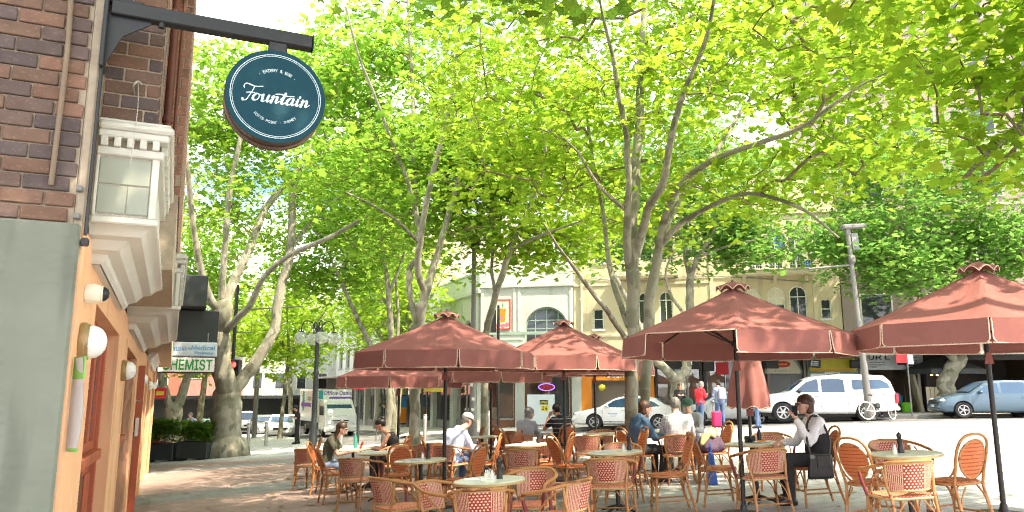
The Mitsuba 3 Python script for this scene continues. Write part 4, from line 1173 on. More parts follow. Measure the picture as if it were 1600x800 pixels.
# ------------------------------------------------------------------ trees (x, y, z, radius along each limb)
LIMBS = {
    'A': [[(2.24,14.47,0.03,0.167),(2.24,14.36,0.64,0.137),(2.24,14.18,1.70,0.125),(2.26,14.01,2.64,0.125),(2.25,13.83,3.69,0.119),(2.23,13.74,4.22,0.113)],
          [(2.23,13.74,4.22,0.107),(2.28,13.70,5.01,0.102),(2.37,13.75,5.89,0.091),(2.47,13.73,7.17,0.080),(2.54,13.76,8.17,0.063),(2.68,13.83,9.49,0.051),(2.78,13.82,10.74,0.032)],
          [(2.18,13.81,3.81,0.077),(2.11,13.51,4.36,0.076),(2.10,13.18,5.11,0.064),(2.05,12.83,5.90,0.057),(1.93,12.55,6.39,0.051),(1.77,12.21,7.14,0.039),(1.61,11.93,7.59,0.027),(1.38,11.50,8.29,0.021)],
          [(2.29,13.77,4.04,0.083),(2.41,13.49,4.47,0.082),(2.48,13.12,4.86,0.075),(2.62,12.67,5.12,0.067),(2.70,12.14,5.79,0.059),(2.78,11.86,6.25,0.053),(2.90,11.39,6.63,0.041),(3.06,11.01,7.07,0.035),(3.10,10.51,7.61,0.024)],
          [(2.48,15.07,0.05,0.106),(2.56,14.87,1.21,0.099),(2.63,14.66,2.43,0.106),(2.71,14.47,3.53,0.106),(2.83,14.34,4.27,0.093)],
          [(2.83,14.34,4.27,0.087),(2.94,14.04,4.84,0.080),(3.12,13.65,5.30,0.072),(3.35,13.11,5.51,0.058),(3.70,12.68,5.64,0.051),(4.18,12.06,5.68,0.043),(4.59,11.45,5.71,0.036),(4.93,11.01,5.91,0.025),(5.33,10.56,6.14,0.019),(5.78,10.14,6.21,0.014)],
          [(2.83,14.34,4.27,0.074),(3.09,14.53,4.88,0.070),(3.58,14.80,5.68,0.059),(4.21,15.08,6.44,0.053),(4.96,15.40,7.52,0.041),(5.65,15.65,8.38,0.035),(6.51,15.88,9.40,0.022)],
          [(2.86,14.33,4.33,0.068),(3.16,13.96,4.67,0.061),(3.66,13.51,4.93,0.053),(4.13,13.08,5.05,0.040),(4.48,12.61,4.87,0.033),(4.93,12.26,4.54,0.027),(5.29,11.94,4.02,0.016)],
          [(2.12,14.03,2.52,0.054),(1.72,13.45,2.96,0.046),(1.33,12.88,3.33,0.039),(1.01,12.32,3.63,0.032),(0.73,11.77,3.85,0.020),(0.49,11.32,4.12,0.015)],
          [(2.17,13.99,2.75,0.060),(2.05,14.40,3.34,0.055),(1.95,14.72,3.82,0.051),(1.90,14.96,4.78,0.046),(1.82,15.21,5.65,0.040),(1.70,15.36,6.53,0.034),(1.59,15.46,7.72,0.028)],
          [(2.11,13.43,4.82,0.041),(1.70,12.89,4.98,0.034),(1.37,12.45,5.20,0.027),(1.12,12.00,5.46,0.021),(0.82,11.57,5.59,0.015)]],
    'C': [[(-2.55,20.20,-0.32,0.183),(-2.53,20.02,0.74,0.142),(-2.50,19.79,2.05,0.142),(-2.45,19.62,3.03,0.158),(-2.40,19.50,3.69,0.167)],
          [(-2.47,19.60,3.17,0.075),(-2.66,19.77,3.89,0.076),(-2.75,19.83,4.72,0.077),(-2.50,19.95,5.19,0.078),(-2.63,20.05,6.38,0.070),(-2.75,20.07,8.03,0.062),(-2.79,20.08,9.72,0.054),(-2.91,19.95,11.59,0.045),(-3.01,19.86,13.31,0.028)],
          [(-2.40,19.52,3.61,0.108),(-2.30,19.43,4.10,0.100),(-2.41,19.15,4.53,0.091),(-2.35,18.83,5.26,0.082),(-2.09,18.31,6.47,0.072),(-1.86,17.96,7.28,0.064),(-1.57,17.60,8.22,0.055),(-1.36,17.10,9.34,0.039),(-1.22,16.70,10.46,0.031)],
          [(-2.38,19.50,3.72,0.117),(-2.21,19.61,4.28,0.109),(-2.07,19.71,4.84,0.094),(-1.82,19.75,5.78,0.086),(-1.53,19.85,6.96,0.078),(-1.29,19.93,8.26,0.071),(-1.04,20.04,9.36,0.063),(-0.69,20.17,10.37,0.045),(-0.19,20.29,11.96,0.037)],
          [(-2.63,20.05,6.38,0.061),(-2.89,19.48,7.31,0.060),(-3.20,18.94,8.11,0.051),(-3.58,18.25,9.16,0.041),(-3.86,17.72,9.87,0.032),(-4.11,17.23,10.91,0.024)],
          [(-1.29,19.93,8.26,0.044),(-0.69,19.50,8.39,0.043),(0.00,19.00,8.93,0.034),(0.42,18.47,9.60,0.025)],
          [(-2.35,18.83,5.26,0.049),(-2.85,18.14,5.69,0.040),(-3.37,17.49,5.94,0.031),(-3.85,16.85,6.08,0.022)]],
    'D': [[(-0.79,21.24,-0.25,0.132),(-0.75,21.04,0.86,0.105),(-0.74,20.77,2.42,0.096),(-0.67,20.63,3.25,0.096),(-0.44,20.47,4.14,0.088),(-0.17,20.13,4.94,0.078)],
          [(-0.17,20.13,4.94,0.078),(0.05,19.82,5.54,0.069),(0.37,19.41,6.15,0.059),(0.70,18.97,6.90,0.050),(0.85,18.54,7.63,0.041),(0.65,18.10,8.41,0.032),(0.32,17.62,9.40,0.024)],
          [(-0.44,20.47,4.14,0.053),(-0.58,20.94,4.93,0.045),(-0.52,21.25,6.10,0.046),(-0.66,21.44,7.29,0.038),(-0.96,21.66,8.94,0.029)],
          [(-0.03,19.96,5.30,0.043),(0.67,19.22,5.50,0.042),(1.29,18.59,5.62,0.032),(1.73,18.07,5.67,0.024)]],
    'E': [[(-10.47,28.14,-0.81,0.930),(-10.47,28.06,-0.31,0.698),(-10.42,27.94,0.38,0.547),(-10.35,27.82,1.06,0.488),(-10.33,27.74,1.48,0.453)],
          [(-10.33,27.74,1.48,0.398),(-10.46,27.41,2.21,0.374),(-10.49,27.17,3.00,0.352),(-10.43,26.94,3.78,0.340),(-10.30,26.72,4.45,0.329)],
          [(-10.40,26.86,4.23,0.160),(-10.61,26.37,4.68,0.141),(-10.78,25.81,5.58,0.121),(-10.86,25.05,7.01,0.102),(-10.80,24.46,8.09,0.092),(-10.77,23.87,9.13,0.074),(-10.66,23.05,10.92,0.049)],
          [(-10.32,26.74,4.34,0.143),(-10.28,26.46,5.33,0.124),(-10.15,26.10,6.84,0.106),(-9.93,25.68,8.64,0.097),(-9.63,25.37,9.83,0.079),(-9.30,24.95,11.68,0.053)],
          [(-10.25,26.73,4.40,0.178),(-10.13,26.98,5.29,0.162),(-9.67,27.24,6.68,0.147),(-9.28,27.57,8.29,0.122),(-8.46,27.86,9.54,0.096),(-7.74,28.09,11.10,0.069),(-7.11,28.22,13.27,0.039)],
          [(-10.27,26.97,3.56,0.125),(-9.63,26.38,4.03,0.123),(-9.08,25.91,4.41,0.112),(-8.45,25.25,5.28,0.093),(-7.45,24.63,5.94,0.083),(-5.82,23.92,6.49,0.064),(-4.36,23.20,7.13,0.048),(-3.15,22.42,7.55,0.023)],
          [(-10.19,27.74,1.48,0.272),(-9.84,27.87,1.94,0.238),(-9.39,27.95,2.64,0.221),(-8.87,28.06,3.75,0.196),(-8.73,28.11,5.20,0.178),(-8.45,28.14,6.75,0.162),(-8.44,28.15,8.43,0.144),(-8.41,28.25,9.65,0.117),(-7.87,28.51,10.46,0.088),(-7.18,28.73,12.12,0.050)],
          [(-8.45,28.14,6.75,0.085),(-8.08,28.60,7.64,0.077),(-7.59,28.96,8.49,0.070),(-6.58,29.41,9.39,0.050),(-5.51,29.85,9.78,0.030)]],
    'B': [[(7.31,33.41,-0.09,0.361),(7.25,33.22,0.95,0.306),(7.25,33.10,1.64,0.333),(7.33,33.04,1.99,0.333)],
          [(7.28,33.06,1.88,0.222),(6.77,32.71,2.18,0.206),(6.22,32.31,2.71,0.177),(5.60,31.74,3.63,0.148),(4.90,31.01,4.90,0.119),(4.17,30.29,6.13,0.078)],
          [(7.39,33.04,1.99,0.236),(7.61,33.01,2.74,0.209),(7.74,32.90,3.98,0.196),(7.79,32.76,5.37,0.182),(7.85,32.67,6.43,0.169)],
          [(7.85,32.67,6.43,0.127),(7.72,32.82,7.37,0.113),(7.73,32.86,8.83,0.100),(8.03,32.86,10.60,0.087),(8.31,32.80,12.69,0.058)],
          [(7.85,32.67,6.43,0.141),(8.08,32.23,7.21,0.111),(8.42,31.83,7.76,0.097),(8.89,31.37,8.64,0.082),(9.48,30.87,9.78,0.054)],
          [(7.74,32.80,4.53,0.070),(6.84,31.94,5.41,0.068),(6.46,31.28,6.28,0.054),(6.57,30.65,6.99,0.040)],
          [(8.08,32.23,7.21,0.070),(9.08,31.27,7.51,0.054),(10.04,30.44,7.62,0.040)]],
    'I': [[(19.43,34.30,0.23,0.457),(19.37,34.12,1.21,0.357),(19.49,33.98,2.06,0.329),(19.80,33.85,2.76,0.329),(20.09,33.76,3.33,0.329)],
          [(20.09,33.76,3.33,0.214),(20.52,33.83,4.62,0.202),(20.79,33.88,6.08,0.174),(20.60,34.03,7.58,0.132),(20.69,34.06,9.70,0.089)],
          [(19.80,33.85,2.76,0.186),(19.20,33.35,3.31,0.169),(18.46,32.73,4.52,0.153),(17.63,32.10,5.84,0.124),(16.73,31.51,6.86,0.095),(15.72,30.96,7.72,0.054)],
          [(20.52,33.83,4.62,0.144),(21.24,32.99,5.96,0.127),(21.97,32.20,6.98,0.097),(22.93,31.47,7.69,0.068)],
          [(20.62,33.96,6.82,0.117),(19.40,33.17,7.87,0.101),(18.35,32.41,8.73,0.071),(17.19,31.63,9.69,0.042)]],
    'H': [[(-5.84,37.67,-0.80,0.266),(-5.84,37.48,0.25,0.188),(-5.91,37.30,1.33,0.188),(-6.06,37.17,2.04,0.188)],
          [(-6.06,37.17,2.04,0.156),(-6.49,36.60,3.01,0.139),(-6.95,35.91,4.04,0.122),(-7.45,35.20,5.19,0.105),(-7.85,34.50,6.31,0.074),(-8.47,33.73,7.82,0.044)],
          [(-6.00,37.21,1.85,0.109),(-5.75,37.40,3.04,0.095),(-5.68,37.48,4.94,0.080),(-5.87,37.49,7.20,0.065)]],
    'G': [[(-5.50,33.52,-0.74,0.194),(-5.36,33.27,0.68,0.153),(-5.25,32.89,2.87,0.139),(-5.31,32.51,5.06,0.125),(-5.44,32.27,6.43,0.111)],
          [(-5.44,32.27,6.43,0.097),(-5.72,32.28,8.13,0.084),(-5.66,32.23,10.14,0.057)],
          [(-5.36,32.41,5.60,0.069),(-4.64,31.53,7.14,0.055),(-4.31,30.82,8.93,0.040)]],
    'F': [[(-16.18,36.64,-1.38,0.545),(-16.12,36.45,-0.30,0.424),(-16.03,36.30,0.59,0.394)],
          [(-16.09,36.32,0.44,0.212),(-16.29,35.85,1.43,0.180),(-16.39,35.38,2.37,0.149),(-16.49,34.67,4.10,0.088)],
          [(-15.97,36.30,0.59,0.258),(-15.69,36.37,1.34,0.213),(-15.51,36.41,2.24,0.184),(-15.36,36.53,3.31,0.154),(-15.06,36.56,5.48,0.094)]],
}


def leaf_shape(fine):
    """flat plane-tree leaf: stalk end at the origin, tip along +x, unit length"""
    if fine:
        o = [(0, 0), (.10, -.30), (.02, -.52), (.34, -.36), (.62, -.50), (.64, -.20), (1.0, 0), (.64, .20), (.62, .50), (.34, .36), (.02, .52), (.10, .30)]
    else:
        o = [(0, 0), (.05, -.48), (.42, -.26), (.70, -.42), (1.0, 0), (.70, .42), (.42, .26), (.05, .48)]
    v = np.array([(x, y, -.10 * abs(y) - .06 * x * x) for x, y in [(.36, 0)] + o])
    n = len(o)
    return v, np.array([[0, 1 + i, 1 + (i + 1) % n] for i in range(n)])


def leaves(centres, per, spread, size, tone, rng, fine=False, droop=.35):
    v0, f0 = leaf_shape(fine)
    n = len(centres) * per
    c = np.repeat(centres, per, 0) + rng.normal(size=(n, 3)) * A(spread, spread, spread * .55)
    nz = rng.normal(size=(n, 3)) * .42 + A(0, 0, 1)
    nz /= np.linalg.norm(nz, axis=1, keepdims=True)
    g = rng.uniform(0, 2 * np.pi, n)
    x = np.stack([np.cos(g), np.sin(g), -droop + rng.normal(size=n) * .25], 1)
    x -= nz * (x * nz).sum(1, keepdims=True)
    x /= np.linalg.norm(x, axis=1, keepdims=True)
    y = np.cross(nz, x)
    s = size * np.clip(rng.lognormal(-.16, .30, n), .4, 1.6)
    v = c[:, None] + s[:, None, None] * (v0[None, :, :1] * x[:, None] + v0[None, :, 1:2] * y[:, None] + v0[None, :, 2:] * nz[:, None])
    f = (f0[None] + (np.arange(n) * len(v0))[:, None, None]).reshape(-1, 3)
    cl = np.repeat(rng.uniform(-.16, .16, len(centres)), per)
    k = np.clip(1 + cl + rng.normal(size=n) * .14, .5, 1.5)
    warm = rng.uniform(-.03, .04, n)
    col = np.clip(np.asarray(tone)[None] * k[:, None] + np.stack([warm, warm * .3, warm * 0], 1), .01, .9)
    return vf(v.reshape(-1, 3), f), np.repeat(col, len(v0), 0)


def in_blob(b, n, rng):
    """n points spread through an ellipsoid, fuller near its skin, thinned into clumps"""
    c, r = A(*b[:3]), A(*b[3:6])
    out = []
    while len(out) < n:
        d = rng.normal(size=(n * 2, 3))
        d /= np.linalg.norm(d, axis=1, keepdims=True)
        p = c + d * r * (rng.uniform(0, 1, (n * 2, 1)) ** .42)
        keep = meshkit.noise(p * .62 + 5.0, 3) > rng.uniform(.12, .62, len(p))
        out += list(p[keep])
    return np.array(out[:n])


def grow(limbs, clusters, rng, zmin):
    """twigs that join every leaf cluster to the nearest limb or twig; returns tubes' polylines with radii"""
    P = np.vstack([smoothline(l, 3) for l in limbs])
    nodes = list(P[P[:, 2] > zmin][:, :3])
    nl = len(nodes)
    order = np.argsort([np.min(np.linalg.norm(P[:, :3] - c, axis=1)) for c in clusters])
    par, buf = {}, np.zeros((nl + len(clusters) * 2, 3))
    buf[:nl] = nodes
    m = nl
    parent = np.full(len(buf), -1)
    for k in order:
        c = clusters[k]
        d = np.linalg.norm(buf[:m] - c, axis=1) + .6 * np.maximum(0, buf[:m, 2] - c[2] - .2)
        i = int(np.argmin(d))
        mid = buf[i] * .5 + c * .5 + rng.normal(size=3) * .07 * np.linalg.norm(c - buf[i]) + A(0, 0, .06)
        buf[m], parent[m] = mid, i
        buf[m + 1], parent[m + 1] = c, m
        m += 2
    cnt = np.zeros(m)
    for i in range(m - 1, nl - 1, -1):
        cnt[i] += .5
        if parent[i] >= nl:
            cnt[parent[i]] += cnt[i]
    out = []
    for i in range(nl + 1, m, 2):
        a, b = parent[parent[i]], parent[i]
        r = lambda q: min(.03, .0035 + .0042 * math.sqrt(cnt[q]))
        out.append((np.array([buf[a], buf[b], buf[i]]), [r(b) * 1.1, r(b), r(i)]))
    return out


def tree(name, label, limbs, blobs, per=30, size=.148, spread=.36, tone=(.20, .27, .03), seed=1, zmin=3.0, fine=False, group='plane trees of the square', main=1):
    rng = np.random.default_rng(seed)
    t = thing(name, label, 'tree', group)
    for k, l in enumerate(limbs):
        p = smoothline(l, 4)
        w = 2.2 * (meshkit.fbm(p[:, :3] * 2.1, 3) - .5)[:, None]
        if p[-1, 3] > .05:                                   # rounded end inside the fork
            e_ = p[-1, :3] - p[-2, :3]
            e_ = e_ / np.linalg.norm(e_)
            p = np.vstack([p] + [np.r_[p[-1, :3] + e_ * p[-1, 3] * a_, p[-1, 3] * b_][None] for a_, b_ in ((.45, .88), (.8, .6), (1.0, .2))])
            w = np.vstack([w, w[-1:], w[-1:], w[-1:]])
        jig = p[:, :3] + np.c_[w, -w, w * 0] * p[:, 3:] * .5
        tb = tube(jig, p[:, 3], 12 if p[0, 3] > .09 else 8)
        v = np.asarray(tb.vertices)
        nrm = tb.vertex_normals
        tb.vertices = v + nrm * ((meshkit.fbm(v * 3.0, 3) - .5) * .30 * np.interp(v[:, 2], [0, 9], [p[0, 3], p[0, 3]]))[:, None]
        part(t, 'trunk' if k < main else 'limb', tb, 'bark', True)
    cs = np.vstack([in_blob(b, int(b[6]), rng) for b in blobs])
    tw = grow(limbs, cs, rng, zmin)
    part(t, 'twig', cat(tube(p, r, 5 if r[0] > .02 else 4, caps=False) for p, r in tw), 'twig', True, kind='stuff')
    m, col = leaves(cs, per, spread, size, tone, rng, fine)
    part(t, 'crown', m, 'leaf', color=col, kind='stuff')
    return t


YG, MG, DG = (.33, .50, .048), (.28, .48, .062), (.205, .395, .082)
tree('plane_tree', 'large plane tree with two pale mottled stems rising in the middle of the cafe tables', LIMBS['A'],
     [(2.6, 15.4, 8.8, 5.0, 3.6, 4.2, 310), (-1.2, 11.2, 9.6, 2.8, 2.2, 1.3, 90), (4.4, 13.4, 6.4, 3.6, 2.2, 1.6, 105), (-.2, 14.4, 6.4, 2.4, 1.8, 1.6, 55), (6.2, 12.2, 7.0, 2.6, 2.2, 1.8, 80), (4.6, 15.6, 9.4, 2.4, 2.0, 1.5, 60)], seed=11, zmin=3.4, tone=YG)  # the high clump on the left is added to shade tables and paving
tree('plane_tree', 'slim plane tree with a forked pale trunk standing left behind the large middle parasol', LIMBS['C'],
     [(-2.2, 21.6, 9.2, 3.8, 3.2, 4.6, 260), (-3.8, 20.0, 7.6, 2.6, 2.0, 1.7, 60), (-4.9, 21.0, 10.8, 2.3, 1.8, 2.2, 110), (-.6, 21.6, 7.4, 2.0, 1.8, 1.8, 45)], seed=12, zmin=4.5, size=.18, tone=MG)
tree('plane_tree', 'thin leaning plane tree right of the middle lamp post behind the parasols', LIMBS['D'],
     [(.9, 21.6, 8.4, 3.4, 2.8, 3.4, 200), (1.2, 20.4, 5.6, 1.6, 1.4, .9, 50), (-.4, 21.5, 6.4, 1.5, 1.4, 1.6, 50)], seed=13, zmin=4.4, size=.18, tone=YG)
tree('plane_tree', 'huge old plane tree with a thick mottled trunk forking low beside the hedge planters', LIMBS['E'],
     [(-8.6, 29.4, 11.6, 5.2, 4.0, 4.6, 245), (-5.4, 29.4, 8.8, 3.4, 2.6, 2.6, 85), (-10.8, 27.4, 9.0, 2.4, 2.4, 3.0, 80), (-10.4, 27.6, 12.6, 2.8, 2.4, 2.4, 120)], seed=14, zmin=4.2, size=.20, spread=.45, tone=MG, main=2)
tree('street_tree', 'grey barked plane tree forking low behind the white taxi', LIMBS['B'],
     [(7.8, 33.0, 10.5, 4.6, 3.4, 4.0, 330), (10.5, 32.0, 8.2, 2.6, 2.2, 1.6, 90), (4.6, 31.6, 8.6, 2.4, 2.0, 2.2, 100)], seed=15, zmin=5.0, size=.22, spread=.45, tone=DG)
tree('street_tree', 'curved plane tree trunk leaning behind the blue car with a dark green crown', LIMBS['I'],
     [(18.2, 32.6, 9.8, 5.6, 3.4, 4.2, 400), (15.6, 31.4, 7.2, 3.0, 2.0, 1.9, 130), (21.5, 32, 7.6, 3.0, 2.4, 2.0, 100)], seed=16, zmin=4.6, size=.22, spread=.45, tone=DG)
tree('street_tree', 'leaning pale trunk on the side street beside the shop pillars', LIMBS['H'],
     [(-7.8, 36.6, 9.6, 3.6, 3.0, 4.0, 260), (-9.6, 35.0, 7.6, 2.2, 2, 2, 80)], seed=17, zmin=4.4, size=.22, spread=.5, tone=MG)
tree('street_tree', 'straight slim pale trunk in front of the grey green building', LIMBS['G'],
     [(-5.4, 32.6, 10.4, 2.8, 2.6, 3.6, 220)], seed=18, zmin=6.0, size=.20, spread=.45, tone=MG)
tree('street_tree', 'low forked trunk behind the hedge planters below the chemist sign', LIMBS['F'],
     [(-15.6, 36.2, 7.4, 3.6, 3.0, 3.2, 220)], seed=19, zmin=1.6, size=.22, spread=.5, tone=MG)


def plain_limbs(x, y, h, lean, r, seed):
    rng = np.random.default_rng(seed)
    g = float(zg(x, y))
    tr = [(x, y, g - .1, r * 1.3), (x + .1 * lean, y, g + 1.2, r), (x + .4 * lean, y, g + h * .35, r * .9), (x + .6 * lean, y, g + h * .5, r * .8)]
    top = tr[-1]
    ls = [tr]
    for k in range(5):
        a = k * 1.257 + rng.uniform(-.3, .3)
        ls.append([top, (top[0] + .9 * math.cos(a), top[1] + .9 * math.sin(a), top[2] + h * .12, r * .5), (top[0] + 1.9 * math.cos(a), top[1] + 1.9 * math.sin(a), top[2] + h * .27, r * .35), (top[0] + 2.5 * math.cos(a), top[1] + 2.5 * math.sin(a), top[2] + h * .42, r * .15)])
    return ls


for k, (x, y, h, r, lb) in enumerate(((-13.4, 44.5, 9.5, .13, 'young street tree left of the truck behind the waiter'), (-16.4, 57.0, 11, .18, 'far street tree behind the small white car'), (-9.4, 53.5, 12, .2, 'street tree behind the truck roof on the side street'),
                                      (-23.5, 66.0, 12, .22, 'farthest street tree at the left end of the side street'), (-19.6, 48.0, 10, .2, 'street tree between the big old trunk and the brick building'), (-12.2, 66, 13, .22, 'far street tree in the middle of the side street'), (-6.6, 44.0, 11, .16, 'street tree close to the grey green building'))):
    tree('far_tree', lb, plain_limbs(x, y, h, .5 - (k % 2), r, 50 + k), [(x, y, float(zg(x, y)) + h * .72, 3.3, 3.0, h * .36, 135)], per=24, size=.28, spread=.6, tone=YG, seed=30 + k, zmin=float(zg(x, y)) + h * .35, group='street trees along the side street')
# trunks outside the picture, boughs hanging into it; the second has added shade clumps
KL = [[(9.0, 4.6, .2, .30), (8.9, 4.7, 1.6, .25), (8.7, 4.9, 3.2, .22), (8.3, 5.1, 4.4, .2)],
      [(8.3, 5.1, 4.4, .13), (7.5, 6.2, 5.0, .11), (6.7, 7.4, 5.1, .08), (6.0, 8.4, 4.7, .05), (5.6, 9.0, 4.2, .02)],
      [(8.3, 5.1, 4.4, .14), (7.2, 5.6, 5.8, .11), (5.8, 6.6, 6.6, .08), (4.4, 7.6, 6.8, .05), (3.2, 8.4, 6.6, .02)],
      [(8.3, 5.1, 4.4, .13), (7.4, 4.4, 6.4, .1), (5.8, 4.2, 7.6, .07), (3.8, 4.6, 8.0, .03)],
      [(8.3, 5.1, 4.4, .12), (8.6, 6.6, 5.8, .1), (8.0, 8.4, 6.6, .07), (7.0, 10.0, 6.6, .03)]]
tree('plane_tree', 'leafy plane bough hanging into the upper right corner close to the viewer', KL,
     [(6.5, 8.6, 4.75, 1.5, 1.2, .95, 60), (5.4, 8.2, 6.3, 2.6, 1.8, 1.2, 120), (3.6, 5.4, 7.6, 3.0, 2.6, 1.4, 150), (8.0, 8.6, 6.6, 2.0, 2.2, 1.4, 80)], per=24, size=.155, seed=41, zmin=3.6, fine=True, tone=YG)
NL = [[(2.6, -3.2, .1, .28), (2.5, -3.0, 2.0, .24), (2.3, -2.6, 4.0, .2)],
      [(2.3, -2.6, 4.0, .14), (1.9, -.6, 5.6, .11), (1.3, 1.8, 6.2, .08), (.7, 4.2, 6.0, .05), (.4, 5.6, 5.5, .02)],
      [(2.3, -2.6, 4.0, .12), (.8, -.8, 6.0, .1), (-1.0, 1.6, 6.8, .07), (-1.8, 4.4, 6.6, .03)],
      [(2.3, -2.6, 4.0, .12), (3.6, -.6, 6.2, .1), (4.4, 2.2, 7.2, .06), (4.2, 4.6, 7.4, .03)]]
tree('plane_tree', 'leafy plane bough at the top edge, with unseen leaves added overhead to shade the cafe', NL,
     [(.6, 5.8, 5.5, 1.1, .8, .55, 60), (-.6, 6.6, 6.1, 1.4, 1.2, .6, 60), (1.6, 3.6, 7.2, 3.2, 2.6, 1.0, 130), (-1.0, 4.6, 7.4, 2.4, 2.2, 1.0, 110), (.2, 1.2, 7.4, 2.4, 1.8, 1.2, 130), (1.4, 6.2, 8.8, 3.0, 2.6, 1.0, 270), (.4, 9.2, 9.4, 3.4, 2.2, .9, 240), (4.2, 6.4, 9.4, 2.6, 2.8, 1.0, 110)], per=22, size=.155, seed=42, zmin=3.6, fine=True, tone=MG)  # the high clumps stay out of view, added to shade wall and paving

# hedge planters
HG = (.12, .24, .03)
for k, (p0, p1, lb, lb2) in enumerate((((-14.0, 27.0), (-12.95, 27.0), 'dark planter box at the left end of the hedge row', 'clipped green hedge in the left planter'), ((-12.85, 27.0), (-11.8, 27.0), 'dark planter box in the middle of the hedge row', 'clipped green hedge in the middle planter'),
                                       ((-11.7, 27.0), (-10.62, 27.0), 'dark planter box beside the thick plane trunk', 'clipped green hedge beside the thick plane trunk'))):
    g = float(zg((p0[0] + p1[0]) / 2, 27.2))
    pl_ = thing('planter_box', lb, 'planter', 'planter boxes with hedges')
    part(pl_, 'box', cat([cbox(p0[0], p1[0], 26.9, 27.6, g + .06, g + .62, .02), bx(p0[0] + .06, p0[0] + .16, 26.95, 27.55, g - .05, g + .06), bx(p1[0] - .16, p1[0] - .06, 26.95, 27.55, g - .05, g + .06)]), 'charcoal')
    part(pl_, 'soil', bx(p0[0] + .05, p1[0] - .05, 26.95, 27.55, g + .615, g + .63), 'soil')
    hd = thing('hedge', lb2, 'hedge', 'clipped hedges in the planters')
    rng = np.random.default_rng(80 + k)
    n = 130
    c = np.c_[rng.uniform(p0[0] + .06, p1[0] - .06, n), rng.uniform(26.95, 27.55, n), g + .66 + (rng.uniform(0, 1, n) ** .6) * (.68 + .08 * math.sin(k * 2.0))]
    m, col = leaves(c, 26, .10, .075, HG, rng, False, .0)
    part(hd, 'foliage', m, 'leaf', color=col, kind='stuff')
    part(hd, 'stem', cat(tube(A((x, 27.25, g + .6), (x + .05, 27.25, g + 1.0)), .012, 5) for x in np.arange(p0[0] + .15, p1[0] - .1, .22)), 'twig')
fl = thing('pink_flower', 'small pink flowers at the front of the middle hedge planter', 'flower')
m, col = leaves(np.c_[np.linspace(-12.7, -12.0, 8), np.full(8, 26.88), np.full(8, float(zg(-12, 27)) + .68)], 10, .05, .06, (.55, .12, .16), np.random.default_rng(5))
labels[fl]['kind'] = 'stuff'
put(fl, P(m, 'leaf', color=col))
# ------------------------------------------------------------------ cane chairs (local: the sitter faces +x)
def panel(rows, thick):
    """rows: grid (nv, nu, 3) of a thin curved panel, with uv"""
    g = np.asarray(rows, float)
    nv, nu = g.shape[:2]
    du, dv = np.gradient(g, axis=1), np.gradient(g, axis=0)
    n = np.cross(du, dv)
    n /= np.linalg.norm(n, axis=2, keepdims=True)
    v = np.vstack([(g + n * thick / 2).reshape(-1, 3), (g - n * thick / 2).reshape(-1, 3)])
    i, j = np.meshgrid(np.arange(nv - 1), np.arange(nu - 1), indexing='ij')
    q = np.stack([i * nu + j, i * nu + j + 1, (i + 1) * nu + j + 1, (i + 1) * nu + j], -1).reshape(-1, 4)
    f = np.vstack([q[:, [0, 1, 2]], q[:, [0, 2, 3]]])
    f = np.vstack([f, f[:, ::-1] + nv * nu])
    uu, vv = np.meshgrid(np.linspace(0, 1, nu), np.linspace(0, 1, nv))
    uv = np.c_[uu.ravel(), vv.ravel()]
    return vf(v, f), np.vstack([uv, uv])


def planar_uv(m, s):
    v = np.asarray(m.vertices)
    return v[:, :2] * s + .5


CHAIR_A, CHAIR_B = [], []


def proto(lst, name, mesh, mt, smooth=True, **kw):
    lst.append((name, P(mesh, mt, smooth, **kw)))


def seat_mesh(poly, z, t):
    lo = extr(poly.buffer(-.006), .008); lo.apply_translation([0, 0, z + t - .008])
    m = extr(poly, t - .008); m.apply_translation([0, 0, z])
    return cat([m, lo])


def leg_set(lst, pts, mt='cane'):
    for p in pts:
        proto(lst, 'leg', tube(smoothline(p, 3), .0145, 8), mt)


def braces(zs, fx, fy, rx, ry, out=.0):
    """bent canes under the seat and the low stretcher"""
    ms = []
    c = [(fx, fy), (fx, -fy), (rx, -ry), (rx, ry)]
    for i in range(4):
        a, b = A(*c[i]), A(*c[(i + 1) % 4])
        m = (a + b) / 2
        ms.append(tube(smoothline([(*(a * .99 + m * .01), zs - .26), (*(a * .82 + m * .18), zs - .12), (*(a * .45 + m * .55), zs - .015)], 4), .0075, 6))
        ms.append(tube(smoothline([(*(b * .99 + m * .01), zs - .26), (*(b * .82 + m * .18), zs - .12), (*(b * .45 + m * .55), zs - .015)], 4), .0075, 6))
    return ms


# armchair with a low curved back
ZS = .415
seatA = rrect(.45, .46, .10, .01, 0)
sm = seat_mesh(seatA, ZS, .035)
proto(CHAIR_A, 'seat', sm, 'weave_seat', False, uv=planar_uv(sm, 2.1))
rim = np.array(seatA.exterior.coords)[:-1]
proto(CHAIR_A, 'seat_rim', tube(np.c_[rim, np.full(len(rim), ZS + .012)], .014, 6, True), 'cane_pale')


def backA(u, v):
    """u -1..1 round the back, v 0..1 upwards"""
    g = math.pi + u * math.radians(49)
    rr = .275 + .028 * v
    return (.035 + rr * math.cos(g) - .035 * v, rr * .93 * math.sin(g), .50 + v * .245 - .012 * v * u * u)


